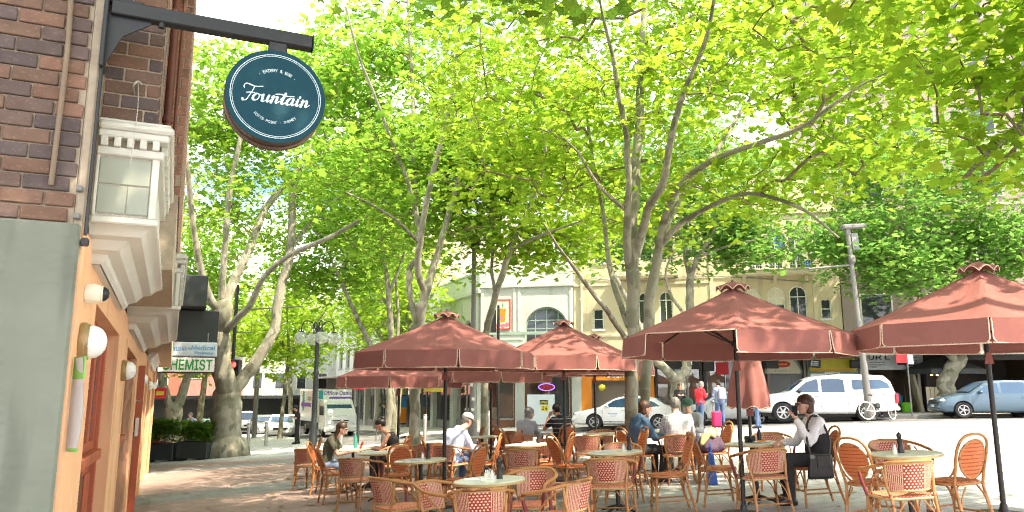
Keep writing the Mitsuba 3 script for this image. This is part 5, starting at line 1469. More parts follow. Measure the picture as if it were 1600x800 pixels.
rows = [[backA(u, v) for u in np.linspace(-1, 1, 15)] for v in np.linspace(0, 1, 5)]
pm, puv = panel(rows, .014)
proto(CHAIR_A, 'backrest', pm, 'weave_dots', True, uv=puv)
edge = [backA(u, 0) for u in np.linspace(-1, 1, 13)] + [backA(1, v) for v in (.33, .66, 1)] + [backA(u, 1) for u in np.linspace(1, -1, 13)] + [backA(-1, v) for v in (.66, .33)]
proto(CHAIR_A, 'back_frame', tube(np.array(edge), .0125, 6, True), 'cane_pale')
rail = [(.235, .262, .60), (.225, .272, .645), (.17, .282, .668), (.02, .292, .690), (-.10, .275, .715)] + [backA(u, 1.06) for u in np.linspace(-.75, .75, 9)[::-1] * -1] + [(-.10, -.275, .715), (.02, -.292, .690), (.17, -.282, .668), (.225, -.272, .645), (.235, -.262, .60)]
rail = [(x, y, z) for x, y, z in rail]
rail[5:14] = [backA(u, 1.06) for u in np.linspace(-.8, .8, 9)]
if rail[5][1] < 0:
    rail[5:14] = rail[5:14][::-1]
proto(CHAIR_A, 'top_rail', tube(smoothline(rail, 3), .0165, 8), 'cane')
leg_set(CHAIR_A, [[(.225, .255, 0), (.215, .235, .25), (.205, .225, ZS + .01)], [(.225, -.255, 0), (.215, -.235, .25), (.205, -.225, ZS + .01)]])
leg_set(CHAIR_A, [[(-.275, .215, 0), (-.235, .20, .22), (-.205, .195, .43), (-.175, .215, .56), (-.165, .225, .70)], [(-.275, -.215, 0), (-.235, -.20, .22), (-.205, -.195, .43), (-.175, -.215, .56), (-.165, -.225, .70)]])
for s in (1, -1):
    proto(CHAIR_A, 'arm_post', tube(A((.205, .225 * s, ZS), (.222, .258 * s, .56), (.232, .264 * s, .625)), .017, 8), 'cane_wine')
proto(CHAIR_A, 'brace', cat(braces(ZS, .21, .235, -.225, .20) + [tube(smoothline([(-.13, .255 * s, .69), (.0, .25 * s, .60), (.09, .235 * s, .50), (.10, .225 * s, ZS + .02)], 4), .0085, 6) for s in (1, -1)] +
      [tube(A((.22, .243, .16), (.22, -.243, .16)), .009, 6), tube(A((-.248, .206, .16), (-.248, -.206, .16)), .009, 6), tube(A((.22, .243, .19), (-.243, .204, .19)), .009, 6), tube(A((.22, -.243, .19), (-.243, -.204, .19)), .009, 6)]), 'cane')

# side chair with an oval back
seatB = rrect(.42, .42, .16, 0, 0)
sm = seat_mesh(seatB, .425, .035)
proto(CHAIR_B, 'seat', sm, 'weave_stripe', False, uv=planar_uv(sm, .95))
rim = np.array(seatB.exterior.coords)[:-1]
proto(CHAIR_B, 'seat_rim', tube(np.c_[rim, np.full(len(rim), .437)], .015, 6, True), 'cane')


def backB(a, r):
    """oval back panel, r 0..1 out from its middle"""
    z = .675 + .185 * r * math.sin(a)
    y = .148 * r * math.cos(a) * (1 + .12 * math.sin(a))
    return (-.195 - (z - .45) * .30 - .03 * (1 - (y / .16) ** 2), y, z)


g = np.arange(22) * 2 * np.pi / 22
v = [backB(0, 0)] + [backB(a, r) for r in (.5, 1) for a in g]
uvb = [((p[1] + .17) / .34, (p[2] - .48) / .40) for p in v]
f = [[0, 1 + i, 1 + (i + 1) % 22] for i in range(22)] + [t for i in range(22) for t in ([1 + i, 23 + i, 23 + (i + 1) % 22], [1 + i, 23 + (i + 1) % 22, 1 + (i + 1) % 22])]
vb = np.array(v)
pv = np.vstack([vb + A(.006, 0, .002), vb - A(.006, 0, .002)])
pf = np.vstack([np.array(f), np.array(f)[:, ::-1] + len(vb)])
proto(CHAIR_B, 'backrest', vf(pv, pf), 'weave_stripe', True, uv=np.vstack([uvb, uvb]))
proto(CHAIR_B, 'back_frame', tube(np.array([backB(a, 1.0) for a in g]), .0115, 6, True), 'cane')
hoop = [(-.19, .175, .43), (-.225, .178, .56), (-.275, .186, .72), (-.315, .172, .83), (-.335, .11, .895), (-.342, 0, .915)]
hoop = hoop + [(x, -y, z) for x, y, z in hoop[-2::-1]]
proto(CHAIR_B, 'hoop', tube(smoothline(hoop, 3), .0145, 8), 'cane')
leg_set(CHAIR_B, [[(.205, .185, 0), (.185, .165, .22), (.165, .15, .43)], [(.205, -.185, 0), (.185, -.165, .22), (.165, -.15, .43)], [(-.275, .19, 0), (-.225, .178, .22), (-.19, .172, .43)], [(-.275, -.19, 0), (-.225, -.178, .22), (-.19, -.172, .43)]])
proto(CHAIR_B, 'brace', cat(braces(.425, .185, .165, -.225, .178) + [tube(A((.19, .168, .15), (-.243, .182, .15)), .010, 6), tube(A((.19, -.168, .15), (-.243, -.182, .15)), .010, 6), tube(A((.195, .172, .18), (.195, -.172, .18)), .010, 6)] +
      [tube(smoothline([(-.245, .18 * s, .62), (-.17, .182 * s, .52), (-.06, .19 * s, .445)], 4), .009, 6) for s in (1, -1)]), 'cane')


def chair(kind, x, y, heading, label):
    t = thing('dotted_armchair' if kind == 'A' else 'oval_back_chair', label, 'chair', 'dotted cane armchairs of the cafe' if kind == 'A' else 'oval backed cane chairs of the cafe')
    M = place(x, y, float(zg(x, y)) + .002, heading, TILT)
    for nm, pl in (CHAIR_A if kind == 'A' else CHAIR_B):
        part(t, nm, pl, M=M)
    return t


CHAIRS = [
    ('A', -.24, 6.97, 90, 'dotted cane armchair in front of the nearest white table, its back to the viewer'), ('A', -.58, 7.38, -25, 'dotted cane armchair at the left side of the nearest white table'),
    ('A', .20, 7.90, 245, 'dotted cane armchair behind the nearest white table, facing the viewer'), ('A', .46, 7.12, 150, 'dotted cane armchair right of the nearest white table, turned towards it'),
    ('A', -1.16, 8.23, 35, 'empty dotted armchair at the lower left with its arm pointing right'), ('B', -.64, 10.39, 150, 'oval backed orange chair right of the table with the black pepper mill'),
    ('A', -2.20, 11.34, 62, 'dotted armchair with its back to the viewer, left front of the seated girl'), ('B', -1.72, 11.75, 112, 'oval backed chair tucked under the table holding a white paper'),
    ('A', -2.0, 13.5, 260, 'dotted armchair behind the table holding a white paper'), ('B', -2.80, 12.55, 25, 'orange oval chair seen edge on, left of the white paper table'),
    ('B', -3.27, 13.87, 0, 'oval backed chair under the girl in the olive shirt'), ('A', -3.84, 14.87, 70, 'leftmost dotted armchair, standing behind the seated girl'),
    ('B', -4.21, 15.82, 200, 'small orange oval chair at the far left end of the cafe'), ('B', -2.19, 14.34, 170, 'oval backed chair under the woman in the black top'),
    ('B', -1.95, 14.5, 5, 'oval chair leaning against the slim forked trunk'), ('A', -1.51, 14.33, 100, 'dotted armchair right of the slim forked trunk'),
    ('B', -1.28, 14.17, 10, 'orange oval chair just left of the man in the light blue shirt'), ('A', -1.02, 13.26, 55, 'dotted armchair under the man in the light blue shirt'),
    ('B', -.93, 17.34, 190, 'small orange oval chair far behind the man in the cap'), ('B', -.64, 17.1, 200, 'second small orange oval chair far behind the man in the cap'),
    ('B', -.47, 12.84, 175, 'orange oval chair just right of the seated man in jeans'), ('B', -.12, 14.32, 160, 'tall looking orange oval chair in the middle, left of the grey haired woman'),
    ('A', -.14, 16.86, 250, 'far dotted armchair left of the grey haired woman'), ('A', .28, 15.58, 70, 'dotted armchair under the grey haired woman in grey'),
    ('B', .04, 16.41, 30, 'small oval chair beside the left shoulder of the grey haired woman'), ('A', .17, 11.32, 90, 'dotted armchair with its back to the viewer behind the nearest table'),
    ('A', .45, 13.0, 260, 'dotted armchair behind the middle table with the folded blue napkin'), ('B', .66, 11.85, 160, 'left one of the two bright oval chairs standing back to back'),
    ('B', .92, 11.5, 25, 'right one of the two bright oval chairs standing back to back'), ('B', 1.01, 15.77, 120, 'oval backed chair under the man in the striped shirt'),
    ('A', 1.36, 13.82, 90, 'dotted armchair with its back to the viewer in front of the white taxi'), ('A', 1.80, 15.2, 265, 'far dotted armchair facing the viewer in front of the white taxi'),
    ('A', 1.16, 8.95, 75, 'dotted armchair in front of the table left of the black pole, back to the viewer'), ('A', 1.55, 10.82, 265, 'dotted armchair behind the table left of the black pole'),
    ('B', 1.95, 9.62, 180, 'orange oval chair seen from the side, facing left below the man in the checked shirt'), ('B', 1.84, 12.19, 190, 'small orange oval chair in front of the large plane trunk'),
    ('B', 2.12, 12.75, 25, 'oval backed chair under the woman in the denim jacket'), ('A', 2.72, 12.55, 85, 'dotted armchair under the man in the checked shirt'),
    ('A', 3.45, 14.9, 260, 'dotted armchair under the man in the dark flat cap'), ('B', 3.24, 12.42, 190, 'oval backed chair holding a purple handbag'),
    ('B', 2.69, 10.03, 0, 'orange oval chair facing right, just left of the leaning black pole'), ('A', 2.92, 9.0, 95, 'dotted armchair with its back to the viewer beside the black pole'),
    ('B', 3.73, 9.56, 180, 'oval backed chair under the woman in the white blouse'), ('A', 3.80, 11.2, 265, 'dotted armchair behind the table of the woman in the white blouse'),
    ('B', 3.74, 8.02, 33, 'oval backed chair at the left side of the rightmost table'), ('A', 3.63, 7.22, 90, 'dotted armchair in front of the rightmost table, back to the viewer'),
    ('B', 4.44, 7.80, 106, 'rightmost oval backed chair at the rightmost table'), ('A', 4.43, 8.8, 270, 'dotted armchair behind the rightmost table, mostly hidden by its top')]
for c_ in CHAIRS:
    chair(*c_)

# ------------------------------------------------------------------ round tables
TABLE = []
top = lathe([(0, .708), (.335, .708), (.350, .714), (.350, .734), (.344, .740), (0, .740)], 40)
TABLE.append(('table_top', P(top, 'table_stone', 40)))
TABLE.append(('edge_band', P(lathe([(.346, .706), (.354, .708), (.354, .728), (.350, .730)], 40), 'table_edge', 40)))
TABLE.append(('pedestal', P(lathe([(.042, .02), (.030, .06), (.028, .2), (.026, .64), (.034, .69), (.12, .700), (.12, .708), (0, .708)], 16), 'black_metal', 40)))
for k in range(4):
    foot = tube(smoothline([(.03, 0, .07), (.12, 0, .055), (.22, 0, .028), (.27, 0, .012)], 3), np.linspace(.022, .012, 10), 8)
    TABLE.append(('foot', P(xf(foot, place(0, 0, 0, 45 + 90 * k)), 'black_metal', True)))
TABLES = [(-.18, 7.59, 'nearest white round table in the front middle with paper, salt and a pepper mill'), (-1.19, 10.4, 'round table with a black pepper mill left of the large middle pole'), (-2.09, 12.6, 'round table holding a white folded paper at the left'),
          (-2.88, 14.18, 'round table between the girl in olive and the woman in black'), (1.35, 9.88, 'round table with a dark bottle right of the middle, in front of the denim jacket'), (3.16, 10.02, 'round table of the woman in the white blouse'),
          (4.01, 7.83, 'rightmost round table standing in the sun under the right parasol'), (.28, 12.57, 'round table with a folded blue napkin in the middle'), (-.59, 16.2, 'small far table in front of the man in the cap'),
          (-.08, 18.36, 'farthest small round table left of the grey haired woman'), (.68, 16.4, 'round table of the grey haired woman and the man in the striped shirt'), (2.93, 14.12, 'round table of the group with the denim jacket and checked shirt'), (1.73, 14.55, 'round table behind the dotted armchairs in front of the taxi')]
for x, y, lb in TABLES:
    t = thing('round_table', lb, 'table', 'round cafe tables')
    M = place(x, y, float(zg(x, y)), 0, TILT)
    for nm, pl in TABLE:
        part(t, nm, pl, M=M)


def on_table(i, dx, dy, rz=0):
    x, y, _ = TABLES[i]
    p = A(x, y, float(zg(x, y))) + TILT @ A(dx, dy, .7405)
    return place(p[0], p[1], p[2], rz, TILT)


mill = lathe([(0, 0), (.030, 0), (.031, .02), (.024, .05), (.021, .085), (.026, .12), (.028, .135), (.016, .145), (.022, .155), (.026, .175), (.016, .195), (.006, .2), (.008, .212), (0, .216)], 16)
shaker = lathe([(0, 0), (.021, 0), (.022, .05), (.018, .062), (0, .062)], 12)
cap_ = lathe([(.018, .062), (.019, .078), (.012, .088), (0, .09)], 12)
MILL, SHK, CAP = P(mill, 'black_metal', 40), P(shaker, 'salt_glass', 40), P(cap_, 'steel', 40)
for i, dx, dy, lb in ((0, .10, .02, 'on the nearest white table'), (1, .10, .06, 'on the table left of the large middle pole'), (6, -.01, .03, 'on the rightmost table in the sun'), (4, .20, .05, 'on the table in front of the denim jacket'), (7, .20, .10, 'on the middle table beside the blue napkin')):
    t = thing('pepper_mill', 'tall dark pepper mill ' + lb, 'pepper mill', 'pepper mills on the tables')
    part(t, 'body', MILL, M=on_table(i, dx, dy))
    t = thing('salt_shaker', 'small glass salt shaker ' + lb, 'salt shaker', 'salt shakers on the tables')
    part(t, 'jar', SHK, M=on_table(i, dx - .075, dy - .02))
    part(t, 'lid', CAP, M=on_table(i, dx - .075, dy - .02))
caddy = thing('sugar_caddy', 'small white sugar caddy beside the salt on the nearest white table', 'caddy')
part(caddy, 'box', P(cbox(-.05, .05, -.035, .035, 0, .06, .008), 'cream_plastic'), M=on_table(0, .0, .06))
part(caddy, 'sachets', P(cat([cbox(-.04 + .016 * k, -.03 + .016 * k, -.028, .028, .03, .085, .002) for k in range(5)]), 'paper'), M=on_table(0, .0, .06))
for i, dx, dy, rz, w, h, lb, mt in ((0, -.10, .09, 8, .30, .20, 'open white paper lying on the nearest white table', 'paper'), (1, -.10, -.02, 20, .26, .19, 'grey blue menu lying on the table left of the large middle pole', 'grey_paper'), (2, .05, .05, 4, .30, .20, 'white folded paper lying on the left table', 'paper'), (4, -.16, .02, -5, .26, .19, 'pale menu lying on the table in front of the denim jacket', 'grey_paper')):
    t = thing('paper_sheet', lb, 'paper')
    part(t, 'page', P(cat([bx(-w / 2, 0, -h / 2, h / 2, .002, .007), bx(.004, w / 2, -h / 2, h / 2, .001, .010)]), mt), M=on_table(i, dx, dy, rz))
solid('napkin', 'folded pale blue napkin on the middle table', 'napkin', P(cbox(-.10, .10, -.06, .06, 0, .03, .008), 'pale_ink'), None, M=on_table(7, .04, .03, 10))
bt = thing('green_bottle', 'pale green glass water bottle on the table of the girl in olive', 'bottle')
part(bt, 'glass', P(lathe([(0, 0), (.036, 0), (.038, .03), (.037, .17), (.028, .21), (.014, .25), (.014, .29), (0, .29)], 16), 'bottle_green', 40), M=on_table(3, .05, .0))
part(bt, 'cap', P(lathe([(.016, .28), (.017, .305), (0, .306)], 12), 'cream_plastic', 40), M=on_table(3, .05, .0))
bt = thing('dark_bottle', 'dark sauce bottle standing on the table of the woman in the white blouse', 'bottle')
part(bt, 'glass', P(lathe([(0, 0), (.03, 0), (.031, .10), (.02, .14), (.011, .17), (.011, .2), (0, .2)], 14), 'leather_black', 40), M=on_table(5, .12, .05))
pl = thing('plate_stack', 'white plate with food on the table of the woman in the white blouse', 'plate')
part(pl, 'dish', P(lathe([(0, .0), (.06, .0), (.115, .016), (.118, .02), (.06, .008), (0, .008)], 24), 'white_plastic', 40), M=on_table(5, .10, -.10))
part(pl, 'food', P(cat([ico((.02, .01, .02), (.035, .03, .018), 1), ico((-.03, .0, .02), (.03, .03, .016), 1)]), 'orange_sign', True), M=on_table(5, .10, -.10))
bg = thing('black_camera', 'black camera lying on the table of the woman in the white blouse', 'camera')
part(bg, 'body', P(cbox(-.07, .07, -.03, .03, 0, .085, .012), 'black_metal'), M=on_table(5, .0, .08, 10))
part(bg, 'lens', P(xf(lathe([(0, 0), (.03, 0), (.03, .06), (0, .06)], 14), np.array([[1, 0, 0, 0], [0, 0, -1, -.03], [0, 1, 0, .045], [0, 0, 0, 1.0]])), 'black_metal', 40), M=on_table(5, .0, .08, 10))

# ------------------------------------------------------------------ parasols
def parasol(x, y, R, z_rim, z_top, rot, label, sides=8, tag=True, base=True, bare=()):
    t = thing('parasol', label, 'parasol', 'rust red market parasols')
    g = float(zg(x, y))
    M = place(x, y, g)
    ang = [math.radians(rot + 360 * k / sides) for k in range(sides)]
    rows = []
    nr, nu = 7, 8
    v, f = [(0, 0, z_top)], []
    for i in range(1, nr + 1):
        q = i / nr
        for k in range(sides):
            a0, a1 = ang[k], ang[(k + 1) % sides] + (2 * math.pi if k == sides - 1 else 0)
            p0, p1 = A(math.cos(a0), math.sin(a0)), A(math.cos(a1), math.sin(a1))
            for j in range(nu):
                w = j / nu
                xy = (p0 * (1 - w) + p1 * w) * R * q
                sag = .045 * math.sin(math.pi * w) * math.sin(math.pi * min(q * .9, 1))
                z = z_top + (z_rim - z_top) * (q ** .93) - sag
                z += .030 * q * (meshkit.fbm(A(xy[0] * 3.1 + x * 7, xy[1] * 3.1, 1.7), 3) - .5) * math.sin(math.pi * w)
                v.append((*xy, z))
    n = sides * nu
    f += [[0, 1 + j, 1 + (j + 1) % n] for j in range(n)]
    for i in range(nr - 1):
        for j in range(n):
            a, b, c, d = 1 + i * n + j, 1 + i * n + (j + 1) % n, 1 + (i + 1) * n + (j + 1) % n, 1 + (i + 1) * n + j
            f += [[a, d, c], [a, c, b]]
    cn = part(t, 'canopy', vf(v, f), 'canvas', 35, M=M)
    hem, flaps = [], []
    H = .235
    for k in range(sides):
        a0, a1 = ang[k], ang[(k + 1) % sides]
        p0, p1 = A(math.cos(a0), math.sin(a0)) * R, A(math.cos(a1), math.sin(a1)) * R
        L_ = np.linalg.norm(p1 - p0)
        e = (p1 - p0) / L_
        o = A(e[1], -e[0])
        c_ = .055
        out2 = [(.012, 0), (.012, -H + c_)] + [(.012 + c_ - c_ * math.cos(q), -H + c_ - c_ * math.sin(q)) for q in np.linspace(.3, 1.57, 4)] + [(L_ - .012 - c_ + c_ * math.sin(q), -H + c_ - c_ * math.cos(q)) for q in np.linspace(0, 1.27, 4)] + [(L_ - .012, -H + c_), (L_ - .012, 0)]
        pg = Polygon(out2)
        cells = [pg.intersection(sbox(L_ * i / 6, -H, L_ * (i + 1) / 6, 0)) for i in range(6)]
        vs, fs, at = [], [], 0
        for cc in cells:
            vv, ff = trimesh.creation.triangulate_polygon(cc, engine='earcut')
            vs.append(vv); fs.append(ff + at); at += len(vv)
        vv, ff = np.vstack(vs), np.vstack(fs)

        def wave(u, h):
            return .012 * math.sin(u * 9 + k * 2.3) * (-h / H) + .018 * (-h / H)
        P3 = np.array([(*(p0 + e * u + o * wave(u, h)), z_rim - .004 + h) for u, h in vv])
        if k in bare:                                       # this flap is turned up: only its seam shows
            hem.append(tube(np.array([(*(p0 + e * u), z_rim - .004) for u in np.linspace(0, L_, 5)]), .0065, 5))
            continue
        part(cn, 'valance', vf(P3, ff), 'canvas', True, M=M)
        ln = np.array([(*(p0 + e * u + o * (wave(u, h) + .001)), z_rim - .004 + h) for u, h in smoothline(out2, 2)])
        hem.append(tube(ln, .0065, 5))
    part(t, 'piping', cat(hem), 'piping', True, M=M)
    # vent cap with scalloped skirt
    v, f, m = [(0, 0, z_top + .075)], [], 48
    rim_ = []
    for i, (rr, dz, wv) in enumerate(((.06, .055, 0), (.13, .026, .006), (.195, -.010, .036))):
        for j in range(m):
            a = math.radians(rot) + 2 * math.pi * j / m
            s = abs(math.sin(a * sides / 2 - math.radians(rot) * sides / 2))
            v.append((rr * math.cos(a), rr * math.sin(a), z_top + dz - wv * (1 - s) + wv * .6 * s))
            if i == 2:
                rim_.append(v[-1])
    f += [[0, 1 + j, 1 + (j + 1) % m] for j in range(m)]
    for i in range(2):
        for j in range(m):
            a, b, c, d = 1 + i * m + j, 1 + i * m + (j + 1) % m, 1 + (i + 1) * m + (j + 1) % m, 1 + (i + 1) * m + j
            f += [[a, d, c], [a, c, b]]
    vc = part(t, 'vent_cap', vf(v, f), 'canvas', 40, M=M)
    part(vc, 'hem', tube(np.array(rim_), .006, 5, True), 'piping', True, M=M)
    part(t, 'pole', lathe([(0, .02), (.026, .02), (.026, z_top - .05), (.012, z_top + .08), (0, z_top + .09)], 14), 'black_metal', 40, M=M)
    part(t, 'hub', lathe([(.028, z_rim - .12), (.05, z_rim - .11), (.05, z_rim - .05), (.028, z_rim - .04)], 14), 'black_metal', 40, M=M)
    for k in range(sides):
        d = A(math.cos(ang[k]), math.sin(ang[k]))
        rb = part(t, 'rib', tube(A((*(d * .03), z_top - .03), (*(d * R * .55), z_top + (z_rim - z_top) * .58 - .03), (*(d * (R - .03)), z_rim - .012)), .010, 5), 'black_metal', M=M)
        part(rb, 'strut', tube(A((*(d * .04), z_rim - .08), (*(d * R * .52), z_top + (z_rim - z_top) * .55 - .03)), .008, 5), 'black_metal', M=M)
    if tag:
        part(t, 'strap', P(cat([xf(extr(Polygon([(-.05, 0), (.05, 0), (.028, .12), (-.028, .12)]), .006), np.array([[1, 0, 0, -.01], [0, 0, -1, -.035], [0, 1, 0, z_rim - .40], [0, 0, 0, 1.0]]))]), 'canvas'), M=M)
    if base:
        part(t, 'base', lathe([(0, 0), (.25, 0), (.255, .01), (.25, .045), (.06, .06), (.04, .09), (.036, .13), (.027, .14)], 28), 'black_metal', 40, M=M)
    return t


parasol(-.99, 11.33, 1.34, 2.20, 2.77, 12, 'large rust red parasol in the middle over the man in the cap')
parasol(-2.43, 16.43, 1.34, 2.08, 2.66, 0, 'rust red parasol farthest left, peeping out behind the large middle one')
parasol(.95, 13.83, 1.34, 2.16, 2.79, 20, 'rust red parasol with a black pole right of the large middle one')
parasol(1.83, 16.84, 1.34, 2.12, 2.74, 5, 'rust red parasol mostly hidden behind the one right of the middle')
parasol(-.46, 16.86, 1.34, 2.10, 2.66, 10, 'rust red parasol hidden low behind the large middle one')
parasol(2.67, 9.02, 1.34, 2.06, 2.66, 28.5, 'rust red parasol over the woman in the white blouse, right of the plane trunk', bare=(4,))
parasol(5.13, 8.17, 1.34, 1.98, 2.62, 15, 'rust red parasol cut off by the right edge of the picture')
# the folded one
x, y = 3.92, 12.67
t = thing('folded_parasol', 'folded rust red parasol hanging in pleats from its pole in the middle right', 'parasol')
M = place(x, y, float(zg(x, y)))
zz, m = np.linspace(2.55, 1.12, 15), 72
v = []
for i, z in enumerate(zz):
    q = i / 14
    for j in range(m):
        a = 2 * math.pi * j / m
        fold = math.cos(a * 8 + q * .7) * .5 + .35 * math.cos(a * 5 + 1.3 + q)
        r = .06 + .29 * q ** .85 * (1 + .22 * fold * q) - (.03 * max(0, q - .86) / .14)
        v.append((r * math.cos(a), r * math.sin(a), z + .035 * fold * (q > .9)))
i, j = np.meshgrid(np.arange(14), np.arange(m), indexing='ij')
j2 = (j + 1) % m
q4 = np.stack([i * m + j, (i + 1) * m + j, (i + 1) * m + j2, i * m + j2], -1).reshape(-1, 4)
part(t, 'cloth', (np.array(v), q4), 'canvas', True, M=M)
part(t, 'piping', tube(np.array(v[-m:]), .007, 5, True), 'piping', True, M=M)
part(t, 'pole', lathe([(0, .02), (.026, .02), (.026, 2.6), (0, 2.62)], 14), 'black_metal', 40, M=M)
part(t, 'base', lathe([(0, 0), (.25, 0), (.255, .01), (.25, .045), (.06, .06), (.04, .09), (.04, .30), (.027, .31)], 28), 'black_metal', 40, M=M)
part(t, 'strap', cbox(-.06, .06, -.045, -.035, .98, 1.10, .004), 'canvas', M=M)
# dark parasol across the road
x, y = 20.2, 35.6
t = thing('dark_parasol', 'dark grey parasol with dappled light across the road behind the blue car', 'parasol')
M = place(x, y, float(zg(x, y)) + .0)
part(t, 'canopy', lathe([(1.75, 1.75), (1.74, 1.98), (1.0, 2.28), (.2, 2.62), (0, 2.68)], 8), 'charcoal', M=M)
part(t, 'pole', lathe([(.03, 0), (.03, 2.66), (0, 2.7)], 10), 'galv', 40, M=M)
part(t, 'base', lathe([(0, 0), (.3, 0), (.3, .06), (.05, .09)], 20), 'black_metal', 40, M=M)
for k in range(7):
    tf = thing('timber_fence', 'short timber screen panel under the dark parasol', 'fence', 'timber screens of the far terrace') if k == 0 else tf
    part(tf, 'paling', cbox(19.0 + k * .2, 19.17 + k * .2, 35.0, 35.04, .55, 1.65, .006), 'cream_trim')
# ------------------------------------------------------------------ vehicles (local: the nose points to +x)
def car_shell(sil, W, zbelt, ztop, tumble, holes=(), nose=.10, edge=.06):
    """body shell from a side silhouette; returns (mesh, half-width function)"""
    P0 = Polygon(sil)
    x0, _, x1, _ = P0.bounds

    def hw(x, z, d=None):
        w = np.full_like(np.asarray(x, float), W / 2)
        w = w * (1 - tumble * np.clip((z - zbelt) / (ztop - zbelt), 0, 1))
        w = w * (1 - .05 * np.clip((.45 - z) / .3, 0, 1))
        L_ = x1 - x0
        for q in ((x1 - x) / (.16 * L_), (x - x0) / (.12 * L_)):
            w = w * (1 - nose * np.clip(1 - q, 0, 1) ** 2)
        return w
    P1 = P0
    for h in holes:
        P1 = P1.difference(h)
    ring = P0.exterior
    inner = P0.buffer(-edge)
    xs = np.linspace(x0 - .01, x1 + .01, 15)
    zs = [-1, .3, .45, zbelt, (zbelt + ztop) / 2, 9]
    vs, fs, at = [], [], 0
    for reg in (P1.intersection(inner), P1.difference(inner)):
        for i in range(len(xs) - 1):
            for j in range(len(zs) - 1):
                c = reg.intersection(sbox(xs[i], zs[j], xs[i + 1], zs[j + 1]))
                for g in getattr(c, 'geoms', [c]):
                    if g.geom_type == 'Polygon' and g.area > 1e-6:
                        v, f = trimesh.creation.triangulate_polygon(g, engine='earcut')
                        vs.append(v); fs.append(f + at); at += len(v)
    v, f = np.vstack(vs), np.vstack(fs)
    d = np.array([ring.distance(Point(p)) for p in v])
    w = hw(v[:, 0], v[:, 1]) - edge * np.clip(1 - d / edge, 0, 1) ** 2
    right = vf(np.c_[v[:, 0], -w, v[:, 1]], f)
    left = vf(np.c_[v[:, 0], w, v[:, 1]], f[:, ::-1])
    ob = []
    for poly in getattr(P1, 'geoms', [P1]):
        for rg in [poly.exterior, *poly.interiors]:
            n = max(8, int(rg.length / .12))
            pts = np.array([rg.interpolate(k / n, normalized=True).coords[0] for k in range(n)] + [p for p in rg.coords[:-1]])
            t = np.array([rg.project(Point(p)) for p in pts])
            pts = pts[np.argsort(t)]
            dd = np.array([ring.distance(Point(p)) for p in pts])
            ww = hw(pts[:, 0], pts[:, 1]) - edge * np.clip(1 - dd / edge, 0, 1) ** 2
            m = len(pts)
            V = np.vstack([np.c_[pts[:, 0], ww, pts[:, 1]], np.c_[pts[:, 0], -ww, pts[:, 1]]])
            k = np.arange(m)
            F = np.vstack([np.stack([k, (k + 1) % m, (k + 1) % m + m], 1), np.stack([k, (k + 1) % m + m, k + m], 1)])
            ob.append(vf(V, F))
    m = cat([right, left] + ob)
    m.merge_vertices(digits_vertex=5)
    return m, hw


def on_side(poly, hw, out=.006, side=-1, step=None):
    """polygon in (x, z) laid on the flank"""
    vs, fs, at = [], [], 0
    x0, z0, x1, z1 = poly.bounds
    for i in range(4):
        c = poly.intersection(sbox(x0 + (x1 - x0) * i / 4, z0 - 1, x0 + (x1 - x0) * (i + 1) / 4, z1 + 1))
        for g in getattr(c, 'geoms', [c]):
            if g.geom_type == 'Polygon' and g.area > 1e-7:
                v, f = trimesh.creation.triangulate_polygon(g, engine='earcut')
                vs.append(v); fs.append(f + at); at += len(v)
    v, f = np.vstack(vs), np.vstack(fs)
    w = hw(v[:, 0], v[:, 1]) + out
    return vf(np.c_[v[:, 0], side * w, v[:, 1]], f if side < 0 else f[:, ::-1])


def across(p0, p1, hw, inset, out=.008, bow=.0):
    """glass laid over the body between two silhouette points (windscreen, rear window)"""
    p0, p1 = A(*p0), A(*p1)
    t = (p1 - p0) / np.linalg.norm(p1 - p0)
    n = A(-t[1], t[0])
    if n[1] < 0:
        n = -n
    V = []
    for q in (0, .5, 1):
        p = p0 * (1 - q) + p1 * q + n * out
        w = float(hw(p[0], p[1])) - inset
        for u in np.linspace(-1, 1, 7):
            V.append((p[0] + n[0] * bow * (1 - u * u), w * u, p[1] + n[1] * bow * (1 - u * u)))
    f = [t_ for r in range(2) for c in range(6) for t_ in ([r * 7 + c, r * 7 + c + 1, r * 7 + c + 8], [r * 7 + c, r * 7 + c + 8, r * 7 + c + 7])]
    return vf(V, f)


def wheel(t, x, y, r, M, side, spokes=5, rim='alloy'):
    o = np.array([[-side, 0, 0, x], [0, 0, side, y], [0, 1, 0, r], [0, 0, 0, 1.0]])
    w = part(t, 'wheel', xf(lathe([(r * .62, -.09), (r * .9, -.10), (r, -.075), (r, .075), (r * .9, .10), (r * .64, .095), (r * .62, .0)], 28), o), 'rubber', 40, M=M)
    ms = [lathe([(r * .56, .05), (r * .66, .05), (r * .66, .098), (r * .60, .10), (r * .56, .085)], 28), lathe([(0, .06), (r * .16, .06), (r * .15, .085), (0, .09)], 16)]
    for k in range(spokes):
        a = 2 * math.pi * k / spokes
        ms.append(xf(cbox(r * .12, r * .58, -r * .085, r * .085, .05, .08, .01), place(0, 0, 0, math.degrees(a))))
    part(w, 'rim', xf(cat(ms), o), rim, 35, M=M)
    part(w, 'hub_disc', xf(lathe([(0, .02), (r * .6, .02), (r * .6, .03), (0, .03)], 20), o), 'dark_plastic', M=M)


def arc_hole(x, z, r):
    return Point(x, z).buffer(r, quad_segs=8).union(sbox(x - r, z - 1, x + r, z - .0)).intersection(sbox(x - r - .1, -1, x + r + .1, 3))


def flank(t, hw, M, polys, mt, name, out=.006):
    for s in (-1, 1):
        for p in polys:
            part(t, name, on_side(p, hw, out, s), mt, True, M=M)


def seam(x0, z0, x1, z1, w=.012):
    return LineString([(x0, z0), (x1, z1)]).buffer(w / 2, cap_style=2)


